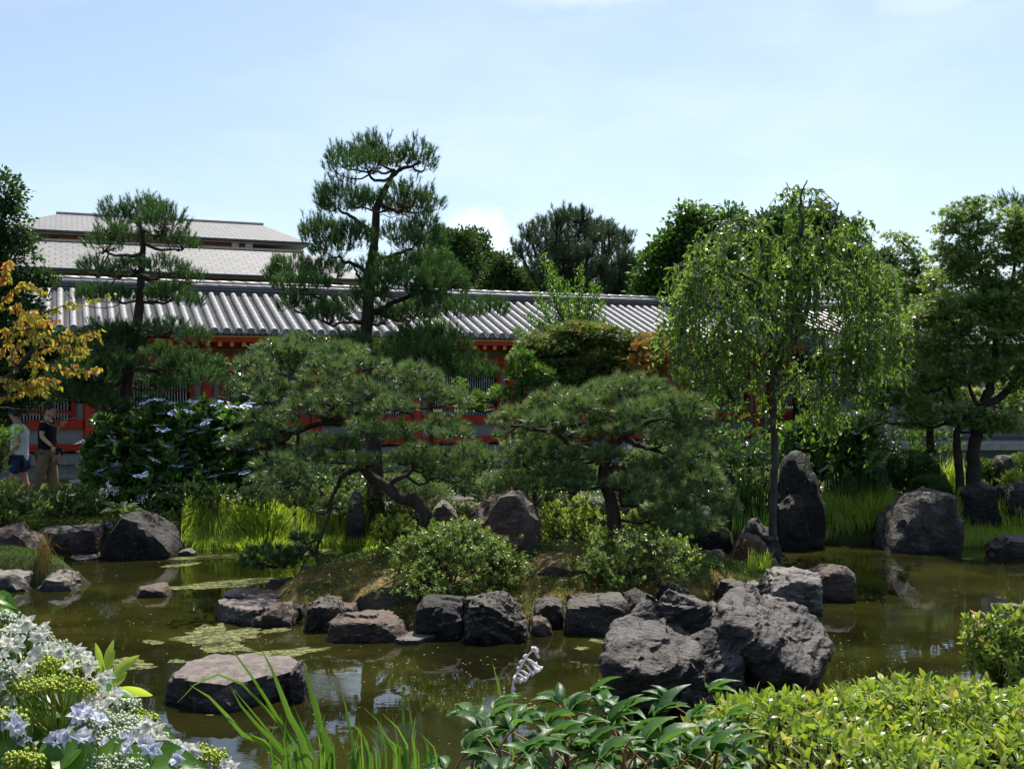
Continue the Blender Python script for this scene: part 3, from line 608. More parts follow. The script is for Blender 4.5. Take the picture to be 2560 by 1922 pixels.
# columns
ring = np.linspace(0, 2*np.pi, 20, endpoint=False)
V, Fq, Ft, _ = tube([(0, 0, PZ), (0, 0, 3.28)], .15, .145, 2, 20, raw=True); col0 = lp("column", V, Fq, Ft, mat=M_RED_P, smooth=True, loc=(S0-2*BAY, 0, 0))
for k in range(1, 12): again(col0, (S0+(k-2)*BAY, 0, 0))
for k in range(12): again(col0, (S0+(k-2)*BAY, 3.3, 0))
V, Fq, Ft, _ = tube([(0, 0, PZ), (0, 0, PZ+.10)], [.24, .22], 0, 2, 16, raw=True); b0 = lp("column_base", V, Fq, Ft, mat=M_STONE, loc=(S0-2*BAY, 0, 0))
for k in range(1, 12): again(b0, (S0+(k-2)*BAY, 0, 0))
def wall_bar(name, z0, z1, b0_, b1_, mat):     # one beam per bay, butted between the columns
    V, Fb = box(.152, BAY-.152, b0_, b1_, z0, z1); o = lp(name, V, Fb, mat=mat, loc=(S0-2*BAY, 0, 0))
    for k in range(1, 11): again(o, (S0+(k-2)*BAY, 0, 0))
    return o
wall_bar("ground_beam", PZ+.06, PZ+.22, -.09, .09, M_RED_P)
wall_bar("plaster_panel", PZ+.223, PZ+.56, -.02, .03, M_PLAS)
wall_bar("sill_beam", PZ+.563, PZ+.76, -.11, .10, M_RED_P)
wall_bar("head_beam", 2.80, 2.93, -.07, .07, M_YEL if False else simple("ochre_shade_beam", (.28, .12, .03), .6, .3, 5, .2, .1))
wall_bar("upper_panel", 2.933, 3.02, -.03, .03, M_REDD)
wall_bar("tie_beam", 3.023, 3.22, -.12, .10, M_RED_P)
wall_bar("frieze_panel", 3.223, 3.36, -.02, .03, M_PLAS)
V, Fb = box(S_LO, S_HI, -.14, .12, 3.363, 3.50); lp("eave_beam", V, Fb, mat=M_RED_P)
V, Fb = box(-.12, .12, -.62, .14, 3.30, 3.40)
V2, F2 = box(-.10, .10, -.40, .14, 3.20, 3.298); br = MB().add(V, Fb).add(V2, F2)
me_b = br.mesh("bracket", M_RED_P, (0, 0, 0), False)
for k in range(12): link("bracket", me_b, cor, (S0+(k-2)*BAY, -.005, 0))
# windows, one per bay
for k in range(11):
    s0 = S0+(k-2)*BAY
    if k == 0:
        fr = MB()
        for a_, b_ in ((.30, .40), (BAY-.40, BAY-.30)): fr.add(*box(a_, b_, -.075, .075, PZ+.763, 2.797))
        fr.add(*box(.402, BAY-.402, -.06, .06, 1.86, 1.92)); fr.add(*box(.402, BAY-.402, -.03, .03, 2.345, 2.375)); fr.add(*box(.402, BAY-.402, -.06, .06, 2.75, 2.797))
        fr_me = fr.mesh("window_frame", M_REDD, (0, 0, 0), False)
        bs = MB(); x = .43
        while x < BAY-.43:
            for z0, z1 in ((PZ+.765, 1.858), (1.922, 2.343), (2.377, 2.748)): bs.add(*box(x, x+.021, -.012, .012, z0, z1))
            x += .0645
        bs_me = bs.mesh("window_bars", M_BARS, (0, 0, 0), False)
        sp = MB().add(*box(.153, .298, -.02, .03, PZ+.763, 2.797)).mesh("plaster_strip", M_PLAS, (0, 0, 0), False)
    w = link("window", fr_me, cor, (s0, 0, 0)); b = link("window_bars", bs_me, w); b['kind'] = 'stuff'
    link("plaster_strip", sp, cor, (s0, 0, 0)); link("plaster_strip", sp, cor, (s0+BAY-.45, 0, 0))
# inner back wall with openings onto the green court behind
wb_ = MB()
for k in range(11):
    s0 = S0+(k-2)*BAY; wb_.add(*box(s0+.15, s0+BAY-.15, 3.25, 3.35, PZ, 1.70)); wb_.add(*box(s0+.15, s0+BAY-.15, 3.25, 3.35, 1.80, 3.4))
lp("back_wall", np.concatenate(wb_.V), *wb_.Fs, mat=M_WOOD)
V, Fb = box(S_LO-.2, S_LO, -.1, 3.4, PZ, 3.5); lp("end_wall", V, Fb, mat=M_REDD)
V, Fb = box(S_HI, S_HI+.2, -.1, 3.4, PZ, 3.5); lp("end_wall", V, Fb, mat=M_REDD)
# rafters with ochre ends, fascia
PITCH = .27; NR = int((S_HI-S_LO+1.6)/PITCH); SL = S_LO-.8; TAN = .36; EB, EZ = -1.3, 3.70; RB = 1.75
def rz(b): return EZ+TAN*(b-EB)
V = A([(-.045, -1.16, 3.375), (.045, -1.16, 3.375), (.045, .1, 3.375+TAN*1.26), (-.045, .1, 3.375+TAN*1.26), (-.045, -1.16, 3.48), (.045, -1.16, 3.48), (.045, .1, 3.48+TAN*1.26), (-.045, .1, 3.48+TAN*1.26)])
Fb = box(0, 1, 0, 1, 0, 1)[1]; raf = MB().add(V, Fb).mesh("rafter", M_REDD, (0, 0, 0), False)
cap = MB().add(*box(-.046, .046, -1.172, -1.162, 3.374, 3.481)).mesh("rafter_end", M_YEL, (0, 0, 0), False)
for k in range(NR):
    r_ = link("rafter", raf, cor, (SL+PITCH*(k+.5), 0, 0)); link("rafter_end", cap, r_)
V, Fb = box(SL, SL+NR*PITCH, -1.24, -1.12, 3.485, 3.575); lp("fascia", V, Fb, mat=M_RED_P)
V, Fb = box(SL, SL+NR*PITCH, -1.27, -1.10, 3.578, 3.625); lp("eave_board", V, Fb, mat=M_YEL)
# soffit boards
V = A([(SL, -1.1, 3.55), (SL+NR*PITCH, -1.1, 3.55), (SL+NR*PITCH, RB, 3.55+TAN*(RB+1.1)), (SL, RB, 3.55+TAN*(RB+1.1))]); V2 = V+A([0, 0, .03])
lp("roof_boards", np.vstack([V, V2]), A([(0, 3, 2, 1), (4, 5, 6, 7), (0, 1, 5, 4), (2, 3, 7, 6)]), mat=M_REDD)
V = A([(SL, RB, 3.55+TAN*(RB+1.1)), (SL+NR*PITCH, RB, 3.55+TAN*(RB+1.1)), (SL+NR*PITCH, RB*2+1.3, 3.5), (SL, RB*2+1.3, 3.5)]); V2 = V+A([0, 0, .12])
lp("back_slope", np.vstack([V, V2]), A([(0, 3, 2, 1), (4, 5, 6, 7), (0, 1, 5, 4), (2, 3, 7, 6)]), mat=M_TILED)
# pan tiles: overlapping curved courses between the round rows
mb = MB(); NCO = 30; LS = (RB-EB)/NCO; q = np.linspace(-.5, .5, 5)
for c_ in range(NCO):
    b1 = EB+LS*c_; b2 = b1+LS*1.02
    for k in range(NR+1):
        s = SL+PITCH*k-PITCH/2; zz = .05*(4*q*q)-.035
        top = np.stack([s+PITCH/2+q*PITCH, np.full(5, b1), rz(b1)+zz+.030], 1); bot = np.stack([s+PITCH/2+q*PITCH, np.full(5, b2), rz(b2)+zz+.008], 1)
        lip = top.copy(); lip[:, 2] -= .028
        i = np.arange(4)
        mb.add(np.vstack([lip, top, bot]), np.stack([i, i+1, i+6, i+5], 1), np.stack([i+5, i+6, i+11, i+10], 1))
o_ = lp("pan_tiles", np.concatenate(mb.V), *mb.Fs, mat=M_TILE); o_['kind'] = 'stuff'
# round tile rows; each row is a sequence of slightly stepped tubes
mb = MB(); nseg = 10; L_ = (RB-.12-EB)/nseg
for k in range(nseg):
    b1, b2 = EB-.02+k*L_, EB-.02+(k+1)*L_+.01
    V, Fq, Ft, _ = tube([(0, b1, rz(b1)+.035), (0, b1+.02, rz(b1+.02)+.035), (0, b2, rz(b2)+.035)], [.073, .075, .070], 0, 3, 14, raw=True); mb.add(V, Fq)
row_me = mb.mesh("round_tile_row", M_TILE, (0, 0, 0), True)
V, Fq, Ft, _ = tube([(0, EB-.055, rz(EB)+.012), (0, EB-.05, rz(EB)+.012), (0, EB-.018, rz(EB)+.024)], [.070, .082, .082], 0, 3, 18, raw=True)
V[:, 1] = V[:, 1]
capv, capf = [(0, EB-.055, rz(EB)+.012)]+[tuple(v) for v in V[:18]], [(0, 1+j, 1+(j+1) % 18) for j in range(18)]
M_TEND = tilemat("eave_tile", (.12, .125, .13), (.20, .20, .205), .6, .3)
disc_me = MB().add(V, Fq).add(A(capv), A(capf)).mesh("eave_disc", M_TEND, (0, 0, 0), False)
for k in range(NR+1):
    r_ = link("round_tile_row", row_me, cor, (SL+PITCH*k, 0, 0)); link("eave_disc", disc_me, r_)
eb = MB()
for k in range(NR):
    s = SL+PITCH*k; q = np.linspace(.06, .21, 6); zz = -.045+.03*((q-.135)/.075)**2-.02
    a_ = np.stack([s+q, np.full(6, EB-.035), rz(EB)+zz], 1); b_ = a_+A([0, 0, .055]); c_ = b_+A([0, .06, .02]); i = np.arange(5)
    eb.add(np.vstack([a_, b_, c_]), np.stack([i, i+1, i+7, i+6], 1), np.stack([i+6, i+7, i+13, i+12], 1))
o_ = lp("eave_tiles", np.concatenate(eb.V), *eb.Fs, mat=M_TEND); o_['kind'] = 'stuff'
# ridge: stacked courses of dark tiles under two pale rounded courses
RZ = rz(RB); x0, x1 = SL, SL+NR*PITCH
for k, (w_, z0, z1, mt) in enumerate([(.20, -.02, .05, M_TILED), (.14, .053, .085, M_TILED), (.19, .088, .108, M_TILEM), (.14, .111, .138, M_TILED), (.18, .141, .158, M_TILEM)]):
    V, Fb = box(x0, x1, RB-w_, RB+w_, RZ+z0, RZ+z1); lp("ridge_course", V, Fb, mat=mt)
mb = MB(); x = x0
while x < x1:
    V, Fq, Ft, _ = tube([(x, RB-.13, RZ+.205), (x+.02, RB-.13, RZ+.207), (x+.36, RB-.13, RZ+.200)], [.036, .040, .036], 0, 3, 10, raw=True); mb.add(V, Fq); x += .36
lp("ridge_edge_tiles", np.concatenate(mb.V), *mb.Fs, mat=M_TILE, smooth=True, kind='stuff')
V, Fb = box(x0, x1, RB-.12, RB+.12, RZ+.178, RZ+.24); lp("ridge_course", V, Fb, mat=M_TILED)
mb = MB(); x = x0
while x < x1:
    V, Fq, Ft, _ = tube([(x, RB, RZ+.27), (x+.02, RB, RZ+.273), (x+.36, RB, RZ+.266)], [.066, .070, .066], 0, 3, 12, raw=True); mb.add(V, Fq, Ft); x += .36
lp("ridge_cap_tiles", np.concatenate(mb.V), *mb.Fs, mat=M_TILE, smooth=True, kind='stuff')

# ---------------------------------------------------------------- large hall behind, two tiers of pale slate roof
m_sl, t, o = nt("slate_roof"); tc = t.nodes.new('ShaderNodeTexCoord')
br = t.nodes.new('ShaderNodeTexBrick'); br.inputs['Scale'].default_value = 1.0; br.offset = .5
for k_, v_ in (('Brick Width', .55), ('Row Height', .40), ('Mortar Size', .045), ('Bias', -.2)): br.inputs[k_].default_value = v_
br.inputs['Color1'].default_value = (.15, .148, .138, 1); br.inputs['Color2'].default_value = (.205, .20, .185, 1); br.inputs['Mortar'].default_value = (.06, .06, .06, 1)
t.links.new(tc.outputs['Object'], br.inputs['Vector'])
c = mixc(t, br.outputs[0], (.17, .17, .16), ramp(t, [(.35, (0, 0, 0)), (.75, (.5, .5, .5))], noise(t, .5, 7, .7)))
principled(t, o, c, .6, .4, bump(t, br.outputs[1], -.3, .03))
M_BRK = None
m_bk, t, o = nt("brown_brick_wall"); tc = t.nodes.new('ShaderNodeTexCoord'); mp = t.nodes.new('ShaderNodeMapping'); mp.inputs['Rotation'].default_value = (math.radians(90), 0, 0)
t.links.new(tc.outputs['Object'], mp.inputs[0]); br = t.nodes.new('ShaderNodeTexBrick'); t.links.new(mp.outputs[0], br.inputs['Vector'])
for k_, v_ in (('Scale', 1.0), ('Brick Width', .6), ('Row Height', .2), ('Mortar Size', .02)): br.inputs[k_].default_value = v_
br.inputs['Color1'].default_value = (.16, .055, .035, 1); br.inputs['Color2'].default_value = (.20, .07, .045, 1); br.inputs['Mortar'].default_value = (.07, .03, .02, 1)
principled(t, o, br.outputs[0], .8, .2)
M_GUT = simple("dark_gutter", (.035, .045, .06), .5, .4, 3, .3, .1); M_SOF = simple("pale_soffit", (.42, .35, .30), .8, .2, 2, .1, .05)
hall = thing("great_hall", "large brown brick hall with two tiers of pale slate roof, behind the corridor", "building", P0, rotz=TH)
def hp(x, y, b): s = s_of(x, b); return (s, b, z_of(y, s, b))
def hall_tier(b, eL, eR, rL, rR, depth, wall_h, inset, rise_b):
    # eaves at b (front), ridge rise_b behind it; corners read from the photograph
    e0 = hp(*eL, b); e1 = hp(*eR, b); r0 = hp(*rL, b+rise_b); r1 = hp(*rR, b+rise_b)
    ze = (e0[2]+e1[2])/2; zr = (r0[2]+r1[2])/2
    s0, s1, q0, q1 = e0[0], e1[0], r0[0], r1[0]
    V = A([(s0, b, ze), (s1, b, ze), (s1, b+depth, ze), (s0, b+depth, ze), (q0, b+rise_b, zr), (q1, b+rise_b, zr), (q1, b+depth-rise_b, zr), (q0, b+depth-rise_b, zr)])
    for nm, f in (("roof_slope", (0, 1, 5, 4)), ("roof_slope", (1, 2, 6, 5)), ("roof_slope", (3, 0, 4, 7)), ("roof_slope", (2, 3, 7, 6))):
        W = V[list(f)]; lo = W-A([0, 0, .08])
        lp(nm, np.vstack([W, lo]), A([(0, 1, 2, 3), (7, 6, 5, 4), (0, 4, 5, 1), (1, 5, 6, 2), (2, 6, 7, 3), (3, 7, 4, 0)]), mat=m_sl, parent=hall)
    lp("roof_slope", V[4:8], A([(0, 1, 2, 3)]), mat=m_sl, parent=hall)
    lp("gutter", *box(s0-.1, s1+.1, b-.18, b+.02, ze-.15, ze-.02), mat=M_GUT, parent=hall)
    lp("gutter", *box(s1+.02, s1+.2, b+.03, b+depth, ze-.15, ze-.02), mat=M_GUT, parent=hall)
    lp("soffit", *box(s0, s1, b+.03, b+depth, ze-.20, ze-.155), mat=M_SOF, parent=hall)
    lp("ridge_cap", *box(q0-.1, q1+.1, b+rise_b-.15, b+rise_b+.25, zr-.02, zr+.10), mat=M_SOF, parent=hall)
    lp("wall", *box(s0+inset, s1-inset, b+.30, b+depth-inset, ze-wall_h, ze-.205), mat=m_bk, parent=hall)
    return s0, s1, ze, zr
t1_ = hall_tier(36, (-20, 568), (767, 605), (145, 534), (654, 563), 22, 4.2, 3.2, 6.0)
t2_ = hall_tier(30, (-60, 659), (935, 701), (108, 600), (749, 632), 30, 9.0, 1.6, 4.5)
for x_ in (588, 622): s_ = s_of(x_, 36.2); lp("wall_pilaster", *box(s_-.2, s_+.2, 36.12, 36.28, t1_[2]-4, t1_[2]-.21), mat=M_SOF, parent=hall)
lp("window_band", *box(s_of(516, 30.2), s_of(760, 30.2), 30.12, 30.28, t2_[2]-3.6, t2_[2]-.45), mat=simple("dark_glass_band", (.02, .02, .022), .3, .5, 2, .2, .0), parent=hall)

# ---------------------------------------------------------------- plastered building at the far right, on a stone ledge
M_GREY = simple("weathered_plaster", (.19, .19, .21), .85, .2, 1.6, .22, .15); M_GREYD = simple("plaster_base_dark", (.10, .10, .11), .8, .2, 3, .3, .2)
M_LEDGE = simple("ledge_granite", (.30, .28, .27), .8, .25, 8, .2, .2)
ho = A([8.7, 24.2, 0]); ph = thing("plaster_storehouse", "grey plaster walled building on a stone ledge behind the big maple", "building", ho)
def pp_(name, b_, mt): part(name, MB().add(*b_), mt, ph, False)
for k in range(5):
    x_ = 8.75+k*1.0; pp_("ledge_stone", box(x_, x_+.99, 24.0, 26.5, 1.06, 1.21), M_LEDGE); 
pp_("ledge_wall", box(8.9, 13.9, 24.12, 26.4, .35, 1.057), M_GREYD)
pp_("plaster_wall", box(8.6, 16, 25.4, 31, 1.30, 3.25), M_GREY); pp_("wall_base", box(8.57, 16, 25.33, 31.02, 1.0, 1.30), M_GREYD)
for x_ in (8.62, 9.75, 10.85, 12.0, 13.2): pp_("pilaster", box(x_, x_+.16, 25.30, 25.397, 1.303, 3.1), M_LEDGE)
pp_("wall_cap", box(8.4, 16.2, 25.1, 31.3, 3.253, 3.42), M_LEDGE)
V = A([(8.2, 24.9, 3.423), (16.4, 24.9, 3.423), (16.4, 31.5, 3.423), (8.2, 31.5, 3.423), (8.9, 28.2, 4.0), (15.8, 28.2, 4.0)])
part("roof", MB().add(V, A([(0, 1, 5, 4), (2, 3, 4, 5), (0, 3, 2, 1)]), A([(1, 2, 5), (3, 0, 4)])), M_TILED, ph, False)
# ---------------------------------------------------------------- foliage materials
BARK_P = bark("pine_bark", (.030, .020, .016), (.13, .095, .075)); BARK_D = bark("dark_bark", (.022, .017, .013), (.075, .06, .05)); BARK_G = bark("grey_bark", (.05, .042, .035), (.19, .165, .14))
F_PINE_D = foliage("pine_needles_dark", [(.028, .068, .022), (.056, .125, .034), (.11, .20, .055)], .25, .42, .35, 1.6)
F_PINE_L = foliage("pine_needles_light", [(.045, .095, .034), (.090, .16, .055), (.17, .24, .085), (.25, .235, .08)], .25, .36, .6, 1.5)
F_PINE_B = foliage("pine_needles_bluish", [(.05, .085, .05), (.10, .15, .085)], .2, .4, .4, 1.3)

# ---------------------------------------------------------------- pines
def px_path(pts, Y, dys=None):
    return A([P(p[0], p[1], Y+(p[2] if len(p) > 2 else 0)) for p in pts])
def pad_geo(rng, c, rx, ry, rd, style, dens, nl, br_mb, nd_mb, root_pt, wid):
    """one foliage pad: twigs fanning out of the branch end, needle tufts standing on them"""
    area = math.pi*rx*rd; n = max(14, int(area*dens*(3.6 if style == 'candle' else 2.6)))
    r = np.sqrt(rng.random(n)); th = rng.random(n)*2*np.pi; dome = np.sqrt(np.clip(1-r*r, 0, 1))
    lay = rng.random(n)
    px = c[0]+r*np.cos(th)*rx; py = c[1]+r*np.sin(th)*rd
    pz = c[2]-ry*.7+dome*ry*(.35+1.35*lay)+rng.normal(0, ry*.12, n)
    T = np.stack([px, py, pz], 1)
    kp = fbm(T*(6.5 if style == 'candle' else 5.0), int(abs(c[0]*31)) % 50, 2) > (-.13 if style == 'candle' else -.42)
    if kp.sum() > 6: T, px, py, pz, lay = T[kp], px[kp], py[kp], pz[kp], lay[kp]; n = len(T)
    ns = max(4, int(5+rx*10))
    hubs = []
    for k in range(ns):
        a = 2*np.pi*k/ns+rng.uniform(-.3, .3); rr = rng.uniform(.45, .85)
        e = c+A([math.cos(a)*rx*rr, math.sin(a)*rd*rr, -ry*.45+rng.normal(0, ry*.15)])
        mid = (c+e)/2+A([rng.normal(0, rx*.10), 0, -ry*.25+rng.normal(0, ry*.2)])
        V, Fq, Ft, cc = tube([c+A([0, 0, -ry*.7]), mid, e], wid*.5, wid*.16, 8, 5, rx*.035, rng); br_mb.add(V, Fq, Ft); hubs += list(cc[2:])
    hubs = A(hubs)
    for k in rng.choice(n, min(n, max(6, n//4)), replace=False):
        j = np.argmin(((hubs-T[k])**2).sum(1)); h = hubs[j]
        m_ = (h+T[k])/2+rng.normal(0, .02, 3); V, Fq, Ft, _ = tube([h, m_, T[k]], wid*.13+.002, .003, 4, 3); br_mb.add(V, Fq, Ft)
    out = np.stack([(px-c[0])/rx, (py-c[1])/rd, np.full(n, 0.)], 1)
    if style == 'candle':     # upright shoots with needles all along
        ax = unit(out*.55+A([0, 0, 1.])+rng.normal(0, .22, (n, 3))); m_ = 36; Ls = rng.uniform(.08, .18, n)
        tt = rng.random((n, m_)); base = T[:, None]+ax[:, None]*(tt*Ls[:, None])[..., None]
        d = unit(ax[:, None]*1.0+rng.normal(0, .46, (n, m_, 3))); 
    else:                     # fans of long needles
        ax = unit(out*.8+A([0, 0, .75])+rng.normal(0, .30, (n, 3))); m_ = 34
        base = T[:, None]+ax[:, None]*(rng.random((n, m_))*.03)[..., None]
        d = unit(ax[:, None]*1.0+rng.normal(0, .55, (n, m_, 3)))
    k = n*m_; base = base.reshape(-1, 3); d = d.reshape(-1, 3)
    tv = np.repeat(np.clip(rng.normal(.42, .2, n)+.25*(lay-.5), 0, 1), m_)+rng.normal(0, .12, k)
    leaves(nd_mb, base, d, rng.normal(0, 1, (k, 3)), nl*rng.uniform(.7, 1.15, k), nl*(.085 if style == 'candle' else .068), T_NEEDLE, rng, tv)
def pine(name, label, trunk, Y, radii, pads, style, dens, nl, mat, limbs=(), dspread=.8, seed=1, bark_m=None, base_z=None, group=None, pscale=1.0, wig=.5):
    rng = np.random.default_rng(seed); bark_m = bark_m or BARK_P
    tp = px_path(trunk, Y)
    if base_z is not None: tp[0, 2] = base_z
    root = thing(name, label, "tree", tuple(tp[0]), group)
    n = len(tp)*6; rr = [r for r in radii]
    V, Fq, Ft, cc = tube(tp, rr, 0, n, 12); 
    nr = fbm(V*A([9, 9, 4]), seed, 3)[:, None]; V = V+nr*A([1, 1, .2])*radii[0]*.18
    part("trunk", MB().add(V, Fq, Ft), bark_m, root)
    rcc = np.interp(np.linspace(0, 1, len(cc)), np.linspace(0, 1, len(rr)), rr)
    anchors = [cc]; arad = [rcc]
    for lb in limbs:
        lp_ = px_path(lb[0], Y); V, Fq, Ft, c2 = tube(lp_, lb[1], lb[2], len(lp_)*5, 9, lb[1]*.25, rng); part("branch", MB().add(V, Fq, Ft), bark_m, root)
        anchors.append(c2); arad.append(np.linspace(lb[1], lb[2], len(c2)))
    anc = np.vstack(anchors); arad = np.concatenate(arad)
    for p_ in pads:
        cx_, cy_, rx_, ry_ = p_[:4]; rxm = rx_/F_PX*Y*pscale*(1.10 if style == 'candle' else 1.06); rym = ry_/F_PX*Y*pscale*(1.38 if style == 'candle' else 1.15)
        dy = p_[4] if len(p_) > 4 else rng.uniform(-dspread, dspread)
        c = P(cx_, cy_, Y+dy)-A([0, 0, .055 if style == 'candle' else 0])
        # join to the branch system at a point a little below the pad
        dd = anc-c; cost = np.hypot(np.hypot(dd[:, 0], dd[:, 1]), dd[:, 2]*1.5)+np.where(dd[:, 2] > -.02, .35, 0); j = int(np.argmin(cost)); h = anc[j]
        L = np.linalg.norm(h-c); w = min(arad[j]*.75, .012+.020*L+rxm*.03)
        low = c-A([0, 0, rym*.7])
        m1 = h+(low-h)*.35+rng.normal(0, .06*L*wig*2, 3)*A([1, 1, .6])-A([0, 0, .05*L]); m2 = h+(low-h)*.72+rng.normal(0, .05*L*wig*2, 3)*A([1, 1, .6])-A([0, 0, .07*L])
        bm_ = MB(); nb = max(6, int(L*14)); V, Fq, Ft, c3 = tube([h, m1, m2, low], w, w*.5, nb, 7, .022*wig+.008*L, rng); bm_.add(V, Fq, Ft)
        nd = MB(); pad_geo(rng, c, rxm, rym, min(rxm*1.0, .75), style, dens, nl, bm_, nd, h, w)
        b_ = part("branch", bm_, bark_m, root); link("needles", nd.mesh("needles", mat, root.location, False), b_)
        anc = np.vstack([anc, c3]); arad = np.concatenate([arad, np.linspace(w, w*.5, len(c3))])
    return root

pine("pine_tree", "smaller layered pine at left, in front of the hall's roofs", [(306, 1250), (306, 1120), (312, 1010), (325, 900), (345, 790), (352, 690), (357, 600), (348, 560), (345, 535)], 18.4,
     [.135, .12, .10, .085, .065, .05, .035, .02],
     [(345, 528, 52, 30), (290, 533, 42, 30), (408, 543, 52, 28), (370, 515, 40, 18), (455, 598, 36, 20), (262, 598, 38, 22), (330, 590, 40, 16), (420, 588, 30, 14), (305, 575, 30, 16),
      (243, 667, 40, 18), (290, 670, 38, 15), (405, 662, 42, 16), (470, 688, 34, 15), (335, 655, 35, 14), (440, 672, 30, 14),
      (248, 732, 48, 16), (302, 736, 34, 13), (430, 727, 48, 17), (475, 747, 30, 14), (380, 735, 35, 12), (210, 738, 25, 12),
      (270, 828, 58, 22), (418, 817, 48, 18), (490, 838, 30, 14), (222, 862, 48, 22), (350, 822, 45, 14), (320, 850, 40, 14),
      (480, 902, 70, 20), (400, 882, 48, 18), (212, 922, 72, 22), (300, 906, 52, 18), (250, 890, 50, 18), (430, 920, 40, 14), (540, 915, 25, 12),
      (505, 942, 50, 20), (390, 947, 48, 18), (200, 977, 62, 22), (275, 1000, 44, 18), (376, 1000, 38, 12), (150, 965, 50, 26), (235, 950, 50, 18), (440, 960, 38, 14)],
     'candle', 125, .085, F_PINE_D, seed=5, dspread=.9, base_z=gz(-6.5, 18.4)-.1)
pine("pine_tree", "tallest layered pine, centre left, rising above every roof", [(942, 1270), (935, 1120), (922, 1000), (916, 870), (918, 783), (925, 682), (932, 638), (938, 580), (941, 522), (958, 482), (976, 446), (985, 425)], 17.6,
     [.14, .12, .10, .09, .075, .06, .045, .03],
     [(862, 388, 46, 26), (909, 374, 38, 26), (952, 371, 46, 28), (925, 403, 42, 18), (1045, 376, 38, 28), (1052, 408, 34, 16), (843, 408, 28, 18), (975, 400, 36, 16), (1000, 395, 30, 16),
      (813, 482, 28, 24), (854, 476, 46, 26), (842, 508, 42, 17), (932, 500, 46, 18), (1016, 484, 46, 26), (1066, 498, 36, 24), (1000, 517, 38, 14), (890, 495, 30, 16), (1045, 520, 35, 14),
      (802, 577, 46, 24), (884, 590, 46, 20), (828, 616, 46, 16), (1058, 567, 46, 22), (988, 575, 36, 20), (1076, 594, 42, 18), (770, 565, 26, 20), (1020, 600, 40, 14), (850, 568, 36, 16),
      (727, 668, 56, 24), (800, 668, 48, 22), (694, 682, 30, 18), (756, 704, 60, 14), (848, 668, 30, 14), (952, 662, 52, 20), (1030, 655, 52, 22), (1083, 649, 50, 26), (1103, 706, 56, 26), (1016, 695, 62, 24), (958, 697, 52, 22), (1130, 690, 36, 20), (1060, 725, 40, 16),
      (756, 754, 56, 22), (819, 783, 46, 17), (924, 734, 42, 20), (1030, 772, 52, 18), (958, 785, 42, 18), (1146, 771, 48, 17), (1219, 768, 46, 17), (870, 760, 40, 17), (1090, 755, 40, 14),
      (965, 878, 62, 22), (1052, 863, 70, 30), (1037, 836, 54, 20), (1139, 862, 48, 24), (1182, 924, 52, 20), (1138, 912, 48, 20), (1000, 900, 50, 18), (1085, 895, 55, 20), (880, 850, 40, 18), (1110, 830, 36, 16)],
     'candle', 125, .085, F_PINE_D, limbs=[([(976, 446), (1000, 425), (1035, 415), (1050, 405)], .035, .018), ([(939, 585), (905, 560), (870, 535), (845, 520)], .045, .018), ([(925, 690), (898, 668), (862, 655), (845, 640)], .04, .018), ([(918, 712), (895, 690), (885, 665)], .03, .015),
        ([(918, 790), (985, 755), (1040, 735), (1090, 730), (1125, 722)], .05, .02), ([(916, 810), (880, 800), (840, 770), (780, 735)], .045, .02), ([(935, 645), (980, 640), (1030, 620)], .035, .018), ([(916, 880), (980, 905), (1060, 890), (1130, 930)], .05, .02)],
     seed=6, dspread=.9, base_z=gz(-2.2, 17.6)-.1)
